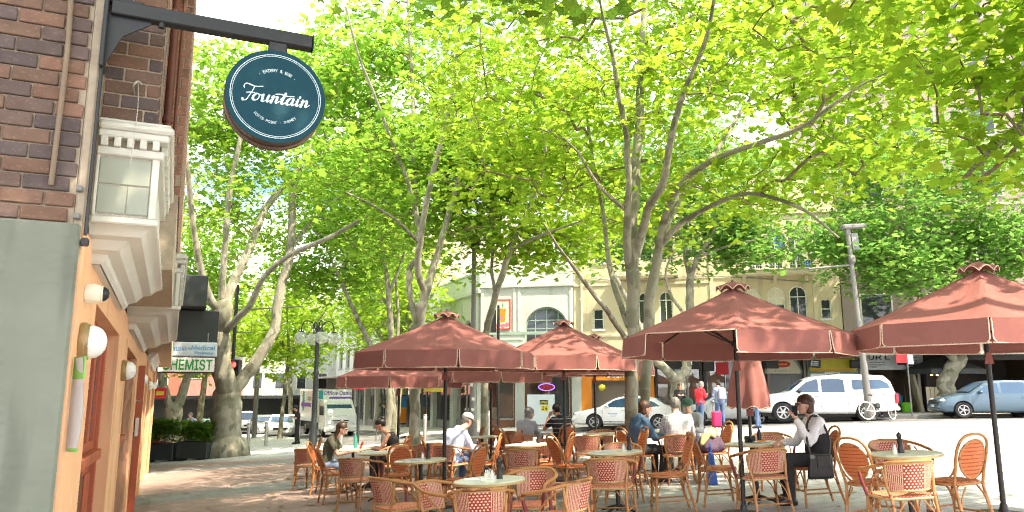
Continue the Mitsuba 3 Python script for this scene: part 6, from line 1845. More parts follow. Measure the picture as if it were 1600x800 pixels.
def car(kind, label, x, y, heading, paint, scale=1.0, extras=None, name=None, drop=.13):
    t = thing(name or {'ute': 'utility_vehicle', 'hatch': 'parked_car', 'sedan': 'sedan_car', 'suv': 'off_road_car'}[kind], label, 'car')
    M = place(x, y, float(zg(x, y)) - drop, heading) @ np.diag([scale, scale, scale, 1.0])
    if kind == 'ute':
        W, zb_, zt, L0, L1, r = 1.80, 1.08, 1.82, 2.50, -2.62, .37
        sil = [(L1, .50), (L1, .95), (L1 + .05, 1.10), (L1 + .10, 1.20), (L1 + .20, 1.55), (L1 + .42, 1.78), (-1.2, 1.83), (-.6, 1.84), (-.2, 1.80), (.35, 1.75), (.70, 1.62), (1.30, 1.16), (1.45, 1.11), (2.25, 1.00), (2.44, .90), (2.50, .72), (2.50, .45), (2.42, .36), (1.0, .32), (-1.0, .34), (-2.2, .42)]
        wx = (1.56, -1.50)
        wins = [Polygon([(.60, 1.15), (1.10, 1.15), (.66, 1.52), (.30, 1.64), (.22, 1.64), (.20, 1.15)]).buffer(-.02).buffer(.02), Polygon([(.10, 1.15), (.10, 1.64), (-.55, 1.66), (-.72, 1.60), (-.74, 1.15)]).buffer(-.02).buffer(.02), Polygon([(-1.02, 1.28), (-1.02, 1.62), (-2.05, 1.62), (-2.28, 1.50), (-2.40, 1.30), (-1.1, 1.24)]).buffer(-.05).buffer(.05)]
        seams = [seam(.15, .45, .15, 1.12), seam(-.86, .42, -.80, 1.15), seam(-.88, 1.15, -.86, 1.80), seam(1.12, .5, 1.10, 1.12), seam(-2.55, 1.14, -.88, 1.14)]
        ws, rw, handles = ((1.27, 1.20), (.74, 1.60)), ((L1 + .12, 1.24), (L1 + .26, 1.62)), ((.30, .98), (-.62, 1.0))
        head, tail = (2.40, .80), (L1 + .01, .92)
    elif kind == 'hatch':
        W, zb_, zt, L0, L1, r = 1.74, .90, 1.45, 2.08, -2.12, .305
        sil = [(L1, .42), (L1 - .02, .70), (L1 + .02, .95), (L1 + .25, 1.02), (L1 + .62, 1.36), (-1.0, 1.44), (-.3, 1.46), (.2, 1.41), (.45, 1.33), (1.02, .96), (1.15, .92), (1.85, .76), (2.04, .64), (2.10, .45), (2.06, .28), (1.9, .22), (-1.9, .24)]
        wx = (1.28, -1.25)
        wins = [Polygon([(.82, .96), (.42, 1.25), (.08, 1.35), (-.0, 1.36), (-.02, .95)]).buffer(-.015).buffer(.015), Polygon([(-.12, .95), (-.10, 1.37), (-.75, 1.38), (-.92, 1.34), (-.96, .96)]).buffer(-.015).buffer(.015), Polygon([(-1.06, .98), (-1.04, 1.34), (-1.35, 1.28), (-1.66, 1.02)]).buffer(-.015).buffer(.015)]
        seams = [seam(-.07, .34, -.07, .93), seam(-1.02, .60, -1.0, .95), seam(.95, .38, .92, .92)]
        ws, rw, handles = ((1.0, .99), (.47, 1.33)), ((L1 + .28, 1.05), (L1 + .58, 1.34)), ((.08, .80), (-.85, .82))
        head, tail = (1.92, .66), (L1 + .0, .80)
    elif kind == 'sedan':
        W, zb_, zt, L0, L1, r = 1.82, .92, 1.47, 2.40, -2.42, .33
        sil = [(L1, .45), (L1 - .02, .80), (L1 + .06, .98), (L1 + .62, 1.04), (-1.32, 1.36), (-.85, 1.45), (-.2, 1.48), (.3, 1.42), (.55, 1.33), (1.18, .98), (1.32, .94), (2.10, .78), (2.34, .64), (2.42, .46), (2.36, .28), (2.2, .22), (-2.2, .26)]
        wx = (1.42, -1.40)
        wins = [Polygon([(.98, .99), (.52, 1.27), (.14, 1.37), (.06, 1.38), (.04, .98)]).buffer(-.015).buffer(.015), Polygon([(-.06, .98), (-.04, 1.39), (-.72, 1.37), (-.88, 1.32), (-.95, .98)]).buffer(-.015).buffer(.015), Polygon([(-1.02, .99), (-.98, 1.28), (-1.2, 1.22), (-1.5, 1.04)]).buffer(-.01).buffer(.01)]
        seams = [seam(-.01, .34, -.01, .96), seam(-1.08, .62, -.98, .98), seam(1.05, .38, 1.02, .94)]
        ws, rw, handles = ((1.15, 1.01), (.58, 1.32)), ((-1.72, 1.10), (-1.34, 1.35)), ((.14, .84), (-.82, .86))
        head, tail = (2.22, .68), (L1 + .02, .86)
    else:
        W, zb_, zt, L0, L1, r = 1.86, 1.10, 1.82, 2.3, -2.3, .38
        sil = [(L1, .5), (L1, 1.1), (L1 + .12, 1.5), (L1 + .25, 1.78), (-1.0, 1.84), (.2, 1.82), (.55, 1.74), (1.05, 1.20), (1.2, 1.14), (2.1, 1.08), (2.28, .95), (2.32, .5), (2.2, .36), (-2.2, .42)]
        wx = (1.4, -1.35)
        wins = [Polygon([(.90, 1.2), (.55, 1.62), (.1, 1.68), (.1, 1.18)]), Polygon([(0, 1.18), (0, 1.68), (-.85, 1.68), (-.85, 1.18)]), Polygon([(-.95, 1.18), (-.95, 1.68), (-1.9, 1.64), (-2.0, 1.2)])]
        seams = [seam(.05, .5, .05, 1.15), seam(-.9, .6, -.9, 1.15)]
        ws, rw, handles = ((1.02, 1.24), (.58, 1.72)), ((L1 + .13, 1.25), (L1 + .24, 1.66)), ((.2, 1.0), (-.75, 1.0))
        head, tail = (2.26, .88), (L1 + .01, 1.0)
    holes = [arc_hole(a, r, r + .055) for a in wx]
    sh, hw = car_shell(sil, W, zb_, zt, .17, holes)
    part(t, 'body', sh, paint, 38, M=M)
    part(t, 'underbody', cbox(L1 + .25, L0 - .2, -W / 2 + .28, W / 2 - .28, .20, .75, .02), 'dark_plastic', M=M)
    part(t, 'wheel_well', cat([bx(a - r - .04, a + r + .04, -W / 2 + .10, W / 2 - .10, r, r + r * .7) for a in wx]), 'dark_plastic', M=M)
    flank(t, hw, M, wins, 'car_glass', 'window')
    part(t, 'door_seam', cat([on_side(p, hw, .003, s) for p in seams for s in (-1, 1)]), 'dark_plastic', M=M, kind='stuff')
    part(t, 'windscreen', across(*ws, hw, .12, .012, .02), 'car_glass', True, M=M)
    part(t, 'rear_window', across(*rw, hw, .14, .012, .015), 'car_glass', True, M=M)
    for hx, hz in handles:
        for s in (-1, 1):
            w = float(hw(hx, hz))
            part(t, 'door_handle', cbox(hx - .08, hx + .08, s * w - .025, s * w + .025, hz - .015, hz + .015, .008), paint if kind == 'hatch' else 'steel', M=M)
    for s in (-1, 1):
        part(t, 'headlight', ico((head[0], s * (W / 2 - .24), head[1]), (.13, .19, .075), 2), 'lamp_clear', True, M=M)
        part(t, 'tail_light', cbox(tail[0] - .02, tail[0] + (.10 if kind != 'sedan' else .35), s * (W / 2 - .12) - .11, s * (W / 2 - .12) + .115, tail[1] - (.19 if kind == 'ute' else .09), tail[1] + (.19 if kind == 'ute' else .09), .03), 'lamp_red', M=M)
        part(t, 'mirror', ico((wins[0].bounds[2] - .12, s * (W / 2 + .10), zb_ + .10), (.07, .11, .075), 2), 'dark_plastic' if kind == 'ute' else paint, True, M=M)
        for a in wx:
            wheel(t, a, s * (W / 2 - .10), r, M, s, 5 if kind != 'ute' else 6)
    part(t, 'bumper', cat([cbox(L0 - .10, L0 + .055, -W / 2 + .12, W / 2 - .12, .34 if kind in ('hatch', 'sedan') else .46, .50 if kind in ('hatch', 'sedan') else .66, .04)]), paint if kind != 'suv' else 'dark_plastic', M=M)
    part(t, 'bumper', cbox(L1 - .06, L1 + .1, -W / 2 + .10, W / 2 - .10, .38 if kind in ('hatch', 'sedan') else .46, .56 if kind in ('hatch', 'sedan') else .62, .04), paint, M=M)
    part(t, 'grille', cbox(L0 - .06, L0 + .02, -.45, .45, head[1] - .09, head[1] + .03, .02), 'dark_plastic', M=M)
    part(t, 'number_plate', cbox(L0 + .05, L0 + .065, -.19, .19, .40, .50, .005), 'plate', M=M)
    part(t, 'number_plate', cbox(L1 - .075, L1 - .06, -.19, .19, .62, .72, .005), 'plate', M=M)
    if extras:
        extras(t, M, hw, W)
    return t


def ute_extra(t, M, hw, W):
    part(t, 'roof_bar', cat([cbox(-.62, -.54, -.62, .62, 1.86, 1.89, .01), bx(-.6, -.56, -.55, -.51, 1.82, 1.87), bx(-.6, -.56, .51, .55, 1.82, 1.87)]), 'galv', M=M)
    part(t, 'side_stripe', cat([on_side(sbox(-1.9, 1.055, -1.0, 1.075), hw, .004, s) for s in (-1, 1)]), 'orange_sign', M=M)
    part(t, 'aerial', tube(A((1.2, .62, 1.15), (1.15, .62, 1.75)), .006, 5), 'black_metal', M=M)
    part(t, 'mud_flap', cat([bx(1.02, 1.04, s * .62, s * .84, .18, .5) for s in (-1, 1)] + [bx(-2.04, -2.02, s * .62, s * .84, .18, .5) for s in (-1, 1)]), 'rubber', M=M)


def taxi_extra(t, M, hw, W):
    tl = part(t, 'roof_sign', cat([cbox(-.12, .12, -.38, .38, 1.52, 1.56, .01), xf(trimesh.creation.cone(.10, .16, sections=12), place(0, 0, 1.56))]), 'white_plastic', M=M)
    part(t, 'roof_bar', cbox(-.15, .15, -.45, .45, 1.485, 1.52, .01), 'galv', M=M)
    hd = []
    for txt, x, z, h in (('198', -.55, .69, .11),):
        w = word(txt, h, .004, h > .1)
        v = np.asarray(w.vertices)
        # the far flank faces the viewer: letters run towards the tail
        ww = hw(x - v[:, 0], z + v[:, 1])
        w.vertices = np.c_[x - v[:, 0], ww + .004 + v[:, 2], z + v[:, 1]]
        hd.append(w)
    part(t, 'lettering', cat(hd), 'purple_ink', M=M)
    part(t, 'door_print', cat([on_side(sbox(.40 + .07 * i, .68, .45 + .07 * i, .715), hw, .004, 1) for i in range(6)] + [on_side(sbox(.45 + .06 * i, .58, .49 + .06 * i, .61), hw, .004, 1) for i in range(4)]), 'blue_ink', M=M)
    part(t, 'sill_line', cat([on_side(sbox(-1.05, .33, 1.05, .36), hw, .004, s) for s in (-1, 1)]), 'dark_plastic', M=M)


HC = math.degrees(math.atan2(.215, -.977))          # nose to the left along the road
car('ute', 'white utility vehicle with a canopy parked behind the woman in the white blouse', 13.15, 32.55, HC, 'car_white', 1.07, ute_extra)
car('hatch', 'grey blue hatchback car parked at the right edge behind the pole', 19.75, 31.55, HC, 'car_blue', 1.04)
car('sedan', 'white taxi sedan with small blue lettering behind the large plane trunk', 5.25, 34.9, HC, 'car_white', 1.0, taxi_extra, 'taxi')
HS = -64
car('hatch', 'small white hatchback on the side street between the waiter and the bollards', -15.3, 51.2, HS - 12, 'car_white', 1.0)
car('suv', 'white off road car with a dark grille at the left on the side street', -21.3, 61.0, HS + 5, 'car_white', 1.0)
car('sedan', 'pale sedan between the two white cars on the side street', -18.6, 58.0, HS, 'car_silver', 1.0)
car('hatch', 'red hatchback behind the hedge planters', -18.6, 40.5, HS + 20, 'car_red', 1.0)
car('hatch', 'green car showing beside the thick plane trunk', -21.2, 52.5, HS, 'car_green', 1.0)
car('hatch', 'dark car behind the standing women across the road', 9.6, 34.1, HC, 'car_silver', 1.0)

# delivery truck
x, y = -11.15, 47.4
t = thing('delivery_truck', 'white box truck with purple and teal lettering waiting at the side street', 'truck')
M = place(x, y, float(zg(x, y)) - .13, -61)
part(t, 'cargo_box', cbox(-3.9, .55, -1.05, 1.05, .85, 2.80, .03), 'car_white', M=M)
part(t, 'chassis', cat([cbox(-3.8, 1.6, -.8, .8, .45, .84, .02), cbox(-2.2, -.2, -1.0, 1.0, .40, .80, .02)]), 'dark_plastic', M=M)
cab = m3.Manifold.batch_hull([m3.Manifold.sphere(.06, 12).translate(p) for s in (-1, 1) for p in ((.62, .90 * s, .50), (.62, .84 * s, 2.16), (1.35, .82 * s, 2.14), (1.50, .84 * s, 1.92), (1.92, .92 * s, 1.28), (1.97, .92 * s, .50))])
part(t, 'cab', cab, 'car_white', 30, M=M)
part(t, 'windscreen', vf([(1.985, -.80, 1.27), (1.985, .80, 1.27), (1.565, .74, 1.94), (1.565, -.74, 1.94)], [[0, 1, 2], [0, 2, 3]]), 'car_glass', M=M)
for s in (-1, 1):
    part(t, 'side_window', cat([xf(extr(Polygon([(.82, 1.32), (1.78, 1.32), (1.45, 1.86), (.82, 1.88)]), .01), np.array([[1, 0, 0, 0], [0, 0, -s, s * .985], [0, 1, 0, 0], [0, 0, 0, 1.0]]))]), 'car_glass', M=M)
    part(t, 'mirror', cat([cbox(1.62, 1.70, s * 1.08 - .09, s * 1.08 + .09, 1.34, 1.80, .02), tube(A((1.6, s * .95, 1.75), (1.66, s * 1.08, 1.7)), .015, 5)]), 'dark_plastic', M=M)
    part(t, 'headlight', cbox(1.97, 2.045, s * .70 - .17, s * .70 + .17, .78, .98, .03), 'lamp_clear', M=M)
    for a in (1.22, -2.55):
        wheel(t, a, s * .86, .40, M, s, 6)
part(t, 'bumper', cbox(1.90, 2.08, -.98, .98, .36, .66, .04), 'car_white', M=M)
part(t, 'grille', cat([cbox(2.03, 2.06, -.5, .5, .98, 1.04, .01), cbox(2.03, 2.06, -.42, .42, .86, .91, .01)]), 'dark_plastic', M=M)
part(t, 'number_plate', cbox(2.07, 2.09, -.2, .2, .44, .56, .005), 'plate', M=M)
hb = part(t, 'header_board', cbox(.50, .62, -1.06, 1.06, 2.20, 2.82, .02), 'white_plastic', M=M)


def front_face(m, x, y, z):
    v = np.asarray(m.vertices)
    m = m.copy()
    m.vertices = np.c_[x + v[:, 2], y + v[:, 0], z + v[:, 1]]
    return m


part(hb, 'lettering', front_face(word('Office Oasis', .22, .008, True), .62, .17, 2.61), 'purple_ink', M=M)
part(hb, 'strip', cbox(.622, .63, -.35, 1.02, 2.26, 2.38, .003), 'purple_ink', M=M)
part(hb, 'teal_panel', cbox(.622, .63, -1.02, -.74, 2.26, 2.76, .003), 'teal_ink', M=M)
part(t, 'side_teal_panel', xf(extr(shapely.affinity.scale(Point(-2.9, 2.1).buffer(.5), .62, 1.3), .006), np.array([[1, 0, 0, 0], [0, 0, -1, -1.052], [0, 1, 0, 0], [0, 0, 0, 1.0]])), 'teal_ink', M=M)
part(t, 'side_strip', cat([bx(-3.4, -1.0, -1.062, -1.051, 1.75, 2.0)]), 'purple_ink', M=M)
part(t, 'side_lettering', xf(word('Oasis', .26, .006, True), np.array([[1, 0, 0, -1.35], [0, 0, -1, -1.052], [0, 1, 0, 2.28], [0, 0, 0, 1.0]])), 'shop_grey', M=M)
# ------------------------------------------------------------------ street furniture
def gp(x, y, dz=0):
    return place(x, y, float(zg(x, y)) + dz)


for k, (x, y, lb) in enumerate(((-11.32, 35.5, 'steel bollard left of the waiter'), (-12.15, 35.52, 'leftmost steel bollard beside the thick plane trunk'), (-10.0, 36.1, 'steel bollard right behind the waiter'), (-7.0, 31.6, 'steel bollard beside the green bottle'), (-3.55, 31.4, 'white topped bollard behind the man in the cap'), (-13.1, 35.6, 'bollard half hidden by the thick plane trunk'), (-.9, 30.6, 'bollard behind the grey haired woman'))):
    t = thing('bollard', lb, 'bollard', 'steel bollards along the kerb')
    part(t, 'post', lathe([(0, 0), (.075, 0), (.075, 1.04), (.070, 1.06), (.06, 1.07), (0, 1.075)], 18), 'steel', 40, M=gp(x, y))
    part(t, 'collar', lathe([(.078, .9), (.079, .905), (.079, .965), (.078, .97)], 18), 'white_plastic', 40, M=gp(x, y))
# right lamp post
x, y = 13.95, 29.9
M = gp(x, y) @ np.array([[.9991, 0, -.0419, 0], [0, 1, 0, 0], [.0419, 0, .9991, 0], [0, 0, 0, 1.0]])
t = thing('lamp_post', 'tall grey lamp post behind the bicycle with a flat lamp head', 'lamp post')
part(t, 'pole', lathe([(0, 0), (.19, 0), (.19, .3), (.14, .36), (.13, 2.2), (.105, 2.3), (.09, 7.6), (0, 7.65)], 18), 'galv', 40, M=M)
part(t, 'lamp_head', cat([cbox(-.22, .75, -.18, .18, 7.55, 7.75, .05), cbox(-.1, .1, -.1, .1, 7.3, 7.62, .03)]), 'galv', M=M)
part(t, 'cross_arm', cat([tube(A((-1.75, 0, 6.0), (.1, 0, 6.1)), .04, 8), tube(A((-.1, 0, 6.3), (.1, 0, 6.3)), .2, 10)]), 'galv', True, M=M)
part(t, 'sign_plate', cat([cbox(.13, .40, -.02, .02, 6.7, 7.4, .01)]), 'shop_grey', M=M)
part(t, 'band', lathe([(.12, 2.85), (.15, 2.87), (.15, 2.95), (.12, 2.97)], 16), 'steel', 40, M=M)
# middle black lamp post
M = gp(-1.13, 22.0)
t = thing('lamp_post', 'slim dark lamp post with a grey head behind the large middle parasol', 'lamp post')
part(t, 'pole', lathe([(0, 0), (.14, 0), (.14, .9), (.085, 1.0), (.075, 3.0), (.06, 6.0), (0, 6.02)], 16), 'galv', 40, M=M)
part(t, 'lamp_head', lathe([(.06, 5.9), (.16, 6.0), (.20, 6.12), (.14, 6.3), (0, 6.36)], 16), 'black_metal', 40, M=M)
for z, a in ((1.5, 10), (1.9, -20), (1.2, 5)):
    part(t, 'sticker', xf(cbox(-.04, .04, -.09, -.083, z, z + .09, .002), place(0, 0, 0, a)), 'white_plastic', M=M)
# globe lamp standard
M = gp(-8.2, 31.8)
t = thing('globe_lamp', 'dark green lamp post with a cluster of clear glass globes', 'lamp post')
part(t, 'pole', lathe([(0, 0), (.16, 0), (.16, .9), (.11, 1.0), (.10, 2.9), (.13, 3.0), (.09, 3.1), (.08, 4.95), (0, 5.0)], 16), 'charcoal', 40, M=M)
for k in range(4):
    a = k * math.pi / 2 + .5
    d = A(math.cos(a), math.sin(a))
    arm = part(t, 'arm', tube(smoothline([(0, 0, 4.6), (*(d * .25), 5.1), (*(d * .55), 5.15), (*(d * .68), 4.9), (*(d * .68), 4.72)], 4), .025, 6), 'charcoal', True, M=M)
    part(arm, 'globe', ico((*(d * .68), 4.45), .27, 2), 'globe_shell', True, M=M)
    part(arm, 'cap', xf(lathe([(.05, 0), (.11, -.02), (.12, -.06)], 12), place(*(d * .68), 4.74)), 'charcoal', True, M=M)
# traffic light
M = gp(-11.05, 30.0)
t = thing('traffic_light', 'traffic light showing red beside the thick plane trunk', 'traffic light')
part(t, 'pole', lathe([(0, 0), (.07, 0), (.07, 6.6), (0, 6.62)], 12), 'black_metal', 40, M=M)
part(t, 'arm', cat([tube(A((0, 0, 5.6), (2.6, .2, 5.75)), .03, 6), tube(A((.05, 0, 4.7), (.65, .05, 4.7), (.65, .05, 5.1)), .025, 6)]), 'galv', True, M=M)
hs = part(t, 'housing', cbox(-.02, .34, -.20, .12, 2.55, 3.62, .03), 'black_metal', M=M)
part(hs, 'backboard', cbox(-.10, .42, .12, .14, 2.45, 3.72, .01), 'white_plastic', M=M)
for k, (z, mt) in enumerate(((3.42, 'lamp_red'), (3.09, 'dark_plastic'), (2.76, 'dark_plastic'))):
    ln = part(hs, 'lens', ico((.16, -.2, z), (.105, .03, .105), 2), mt, True, M=M)
    if k == 0:
        scene[ln]['emitter'] = {'type': 'area', 'radiance': rgb(1.2, .04, .03)}
    part(hs, 'visor', xf(lathe([(.12, 0), (.125, .2), (.13, .2), (.125, 0)], 16), np.array([[1, 0, 0, .16], [0, 0, -1, -.2], [0, 1, 0, z], [0, 0, 0, 1.0]])), 'black_metal', 40, M=M)
t = thing('traffic_light', 'small dark traffic signal seen through the leaves beside the white building arch', 'traffic light')
M = gp(-.6, 33.2)
part(t, 'pole', lathe([(0, 0), (.06, 0), (.06, 5.6), (0, 5.62)], 12), 'black_metal', 40, M=M)
part(t, 'housing', cbox(-.38, -.1, -.15, .1, 4.4, 5.4, .03), 'black_metal', M=M)
# street sign poles
for k, (x, y, lb, zs, mts) in enumerate(((7.75, 33.6, 'pole with a small white street sign behind the standing women', ((2.55, 3.35),), ('pale_sign',)), (17.0, 32.6, 'pole with a white and a red parking sign above the white utility vehicle', ((2.85, 3.45), (2.15, 2.8)), ('pale_sign', 'red_ink')), (-5.9, 33.5, 'slim pole with a grey traffic sign behind the woman in black', ((2.3, 3.0),), ('galv',)))):
    t = thing('sign_pole', lb, 'sign')
    M = gp(x, y)
    part(t, 'pole', lathe([(0, 0), (.03, 0), (.03, 3.5), (0, 3.5)], 10), 'galv', 40, M=M)
    for (z0, z1), mt in zip(zs, mts):
        part(t, 'plate', cbox(-.22, .22, -.05, -.035, z0, z1, .005) if mt != 'red_ink' else cbox(-.5, -.02, -.05, -.035, z0 + .05, z1 - .05, .005), mt, M=M)
        if mt == 'red_ink':
            part(t, 'plate', cbox(.0, .24, -.05, -.035, z0, z1, .005), 'pale_sign', M=M)
t = thing('stop_banner', 'small red oval banner on a slim post behind the seated girl', 'sign')
M = gp(-6.6, 33.0)
part(t, 'post', lathe([(0, 0), (.06, 0), (.06, 2.5), (0, 2.52)], 10), 'charcoal', 40, M=M)
part(t, 'banner', xf(extr(shapely.affinity.scale(Point(0, 0).buffer(.3), 1.9, .55), .03), np.array([[1, 0, 0, 0], [0, 0, -1, -.05], [0, 1, 0, 2.42], [0, 0, 0, 1.0]])), 'red_ink', M=M)
t = thing('street_pole', 'pale slim utility pole far down the side street', 'pole')
M = gp(-15.9, 47.5)
part(t, 'pole', lathe([(0, 0), (.16, 0), (.14, 3.6), (.10, 5.2), (0, 5.25)], 12), 'galv', 40, M=M)

# bicycle leaning at the lamp post
x, y = 14.05, 29.35
M = place(x, y, float(zg(x, y)), 8)
t = thing('bicycle', 'white bicycle leaning against the grey lamp post in front of the utility vehicle', 'bicycle')
lean = np.array([[1, 0, 0, 0], [0, .985, .17, 0], [0, -.17, .985, 0], [0, 0, 0, 1.0]])
M = M @ lean


def ring_(c, r, rr, ax=0.0):
    g = np.arange(28) * 2 * np.pi / 28
    return tube(np.stack([c[0] + r * np.cos(g) * math.cos(ax), c[1] + r * np.cos(g) * math.sin(ax), c[2] + r * np.sin(g)], 1), rr, 6, True)


fr_ = [(-.02, 0, .30), (-.13, 0, .86), (.42, 0, .84), (.44, 0, .76)]
part(t, 'frame', cat([tube(A((-.02, 0, .30), (-.14, 0, .88)), .019, 8), tube(A((-.12, 0, .80), (.43, 0, .86)), .018, 8), tube(A((-.02, 0, .30), (.45, 0, .74)), .020, 8), tube(A((-.02, 0, .30), (-.46, 0, .34)), .012, 6), tube(A((-.12, 0, .80), (-.46, 0, .34)), .011, 6), tube(A((.42, 0, .90), (.47, 0, .66)), .021, 8)]), 'car_white', True, M=M)
part(t, 'fork', cat([tube(A((.46, .04, .70), (.60, .13, .34)), .013, 6), tube(A((.47, -.04, .70), (.64, .06, .34)), .013, 6)]), 'car_white', True, M=M)
for c, ax, nm in (((-.46, 0, .34), 0.0, 'rear'), ((.62, .09, .34), .55, 'front')):
    w = part(t, 'wheel', ring_(c, .325, .020, ax), 'white_plastic', True, M=M)
    part(w, 'tyre', ring_(c, .345, .012, ax), 'rubber', True, M=M)
    part(w, 'spokes', cat([tube(A(c, (c[0] + .32 * math.cos(a) * math.cos(ax), c[1] + .32 * math.cos(a) * math.sin(ax), c[2] + .32 * math.sin(a))), .0025, 4) for a in np.arange(14) * 2 * np.pi / 14]), 'steel', M=M, kind='stuff')
part(t, 'saddle', cat([ico((-.17, 0, .935), (.14, .055, .03), 2), tube(A((-.14, 0, .86), (-.16, 0, .93)), .014, 6)]), 'black_metal', True, M=M)
part(t, 'handlebar', cat([tube(smoothline([(.30, .30, .98), (.40, .24, 1.0), (.41, 0, .97), (.45, -.22, 1.0), (.36, -.31, .98)], 4), .013, 6), tube(A((.42, 0, .88), (.41, 0, .97)), .016, 6)]), 'black_metal', True, M=M)
part(t, 'crank', cat([ring_((-.02, -.03, .30), .09, .008), tube(A((-.02, -.05, .30), (.05, -.06, .14)), .010, 6), tube(A((-.02, .05, .30), (-.09, .06, .46)), .010, 6), cbox(.0, .10, -.14, -.06, .12, .145, .006)]), 'black_metal', True, M=M)
part(t, 'basket_bag', cbox(-.10, .10, -.09, .09, .42, .62, .04), 'charcoal', M=M)
# suitcase
x, y = 7.62, 28.6
M = place(x, y, float(zg(x, y)), 20) @ np.diag([.82, .82, .85, 1.0])
t = thing('suitcase', 'bright pink suitcase standing beside the woman in jeans across the square', 'suitcase')
part(t, 'shell', cbox(-.22, .22, -.13, .13, .06, .72, .05), 'pink_shell', M=M)
part(t, 'handle', tube(A((-.12, .08, .72), (-.12, .08, 1.02), (.12, .08, 1.02), (.12, .08, .72)), .012, 6), 'dark_plastic', M=M)
for sx in (-.17, .17):
    for sy in (-.09, .09):
        part(t, 'wheel', ico((sx, sy, .035), .035, 1), 'rubber', True, M=M)
# fallen leaves on the paving
rng = np.random.default_rng(77)
xy_ = np.c_[rng.uniform(-7, 6, 420), rng.uniform(7, 24, 420)]
xy_ = xy_[(xy_ - C2) @ N2 > .1]
lv, lf = leaf_shape(False)
V_, F_ = [], []
for i, (a, b) in enumerate(xy_):
    g, sc = rng.uniform(0, 6.28), rng.uniform(.05, .12)
    q = lv * sc
    V_.append(np.c_[a + q[:, 0] * math.cos(g) - q[:, 1] * math.sin(g), b + q[:, 0] * math.sin(g) + q[:, 1] * math.cos(g), zg(a + q[:, 0] * 0, b) + .012 + np.abs(q[:, 2]) * rng.uniform(.2, 1.5)])
    F_.append(lf + i * len(lv))
k = thing('fallen_leaves', 'dry brown leaves scattered over the paving of the square', 'leaves', kind='stuff')
cc_ = np.repeat(np.array([(.30, .17, .06), (.22, .12, .05), (.34, .26, .07)])[rng.integers(0, 3, len(xy_))], len(lv), 0)
put(k, P(vf(np.vstack(V_), np.vstack(F_)), 'leaf', color=cc_))
# ------------------------------------------------------------------ people (local: facing +x, left is +y)
def ball(c, r, n=14):
    return m3.Manifold.sphere(1.0, n).scale([r, r, r] if np.ndim(r) == 0 else list(r)).translate(list(map(float, c)))


def bone(a, b, ra, rb):
    return m3.Manifold.batch_hull([ball(a, ra), ball(b, rb)])


def chain(pts, rs):
    return [bone(pts[i], pts[i + 1], rs[i], rs[i + 1]) for i in range(len(pts) - 1)]


def fuse(parts, step, it=8, tone=None, k=9.0):
    m = m3.Manifold.batch_boolean(parts, m3.OpType.Add)
    m = m.refine_to_length(step)
    g = m.to_mesh()
    tm = trimesh.Trimesh(g.vert_properties[:, :3], g.tri_verts, process=True)
    if it:
        trimesh.smoothing.filter_taubin(tm, .5, .53, iterations=it)
    return tm


def hand(wrist, fwd, palm_n, s=1.0, curl=.5, side=1):
    """palm and five unequal bent fingers; fwd along the hand, palm_n out of the palm"""
    w, f = A(*wrist), A(*fwd) / np.linalg.norm(fwd)
    n = A(*palm_n) - f * (A(*palm_n) @ f)
    n /= np.linalg.norm(n)
    q = np.cross(n, f) * side
    out = [m3.Manifold.batch_hull([ball(w + f * .01 * s, .020 * s, 8), ball(w + f * .085 * s + q * .030 * s, .011 * s, 8), ball(w + f * .08 * s - q * .030 * s, .011 * s, 8), ball(w + f * .03 * s + q * .022 * s, .015 * s, 8)])]
    for k, (o, l) in enumerate(((.030, .068), (.010, .078), (-.011, .072), (-.030, .056))):
        p0 = w + f * .083 * s + q * o * s
        p1 = p0 + (f * math.cos(curl * .6) + n * math.sin(curl * .6)) * l * .5 * s
        p2 = p1 + (f * math.cos(curl * 1.7) + n * math.sin(curl * 1.7)) * l * .55 * s
        out += chain([p0, p1, p2], [.0095 * s, .0088 * s, .0075 * s])
    t0 = w + f * .03 * s + q * .026 * s
    t1 = t0 + (f * .7 + q * .6 + n * .35) * .042 * s
    out += chain([t0, t1, t1 + (f * .9 + n * .5) * .032 * s], [.012 * s, .0105 * s, .008 * s])
    return out


def head_parts(c, R):
    """skull, jaw, nose, brow, lips, chin and ears; R: head frame (columns forward, left, up)"""
    def w(x, y, z):
        return c + R @ A(x, y, z)
    p = []
    e = m3.Manifold.sphere(1.0, 24)

    def ell(x, y, z, rx, ry, rz, n=16):
        T_ = np.c_[R * A(rx, ry, rz), w(x, y, z)]
        return m3.Manifold.sphere(1.0, n).transform(T_)
    p.append(ell(-.008, 0, .025, .098, .076, .095, 24))
    p.append(m3.Manifold.batch_hull([ell(.018, 0, -.02, .068, .062, .06, 16), ell(.052, 0, -.088, .026, .028, .020, 12), ell(-.02, .0, -.06, .045, .054, .03, 12)]))
    p.append(m3.Manifold.batch_hull([ell(.088, 0, .016, .010, .009, .010, 8), ell(.108, 0, -.022, .012, .013, .009, 8), ell(.085, 0, -.024, .012, .018, .008, 8)]))
    p.append(ell(.080, .030, .030, .014, .024, .008, 8))
    p.append(ell(.080, -.030, .030, .014, .024, .008, 8))
    p.append(ell(.086, 0, -.050, .010, .024, .006, 8))
    p.append(ell(.083, 0, -.062, .010, .020, .006, 8))
    for s in (1, -1):
        p.append(ell(-.005, .076 * s, -.005, .016, .008, .030, 10))
    return p


def head_frame(yaw, pitch):
    a, b = math.radians(yaw), math.radians(pitch)
    Rz = A((math.cos(a), -math.sin(a), 0), (math.sin(a), math.cos(a), 0), (0, 0, 1))
    Ry = A((math.cos(b), 0, math.sin(b)), (0, 1, 0), (-math.sin(b), 0, math.cos(b)))
    return Rz @ Ry


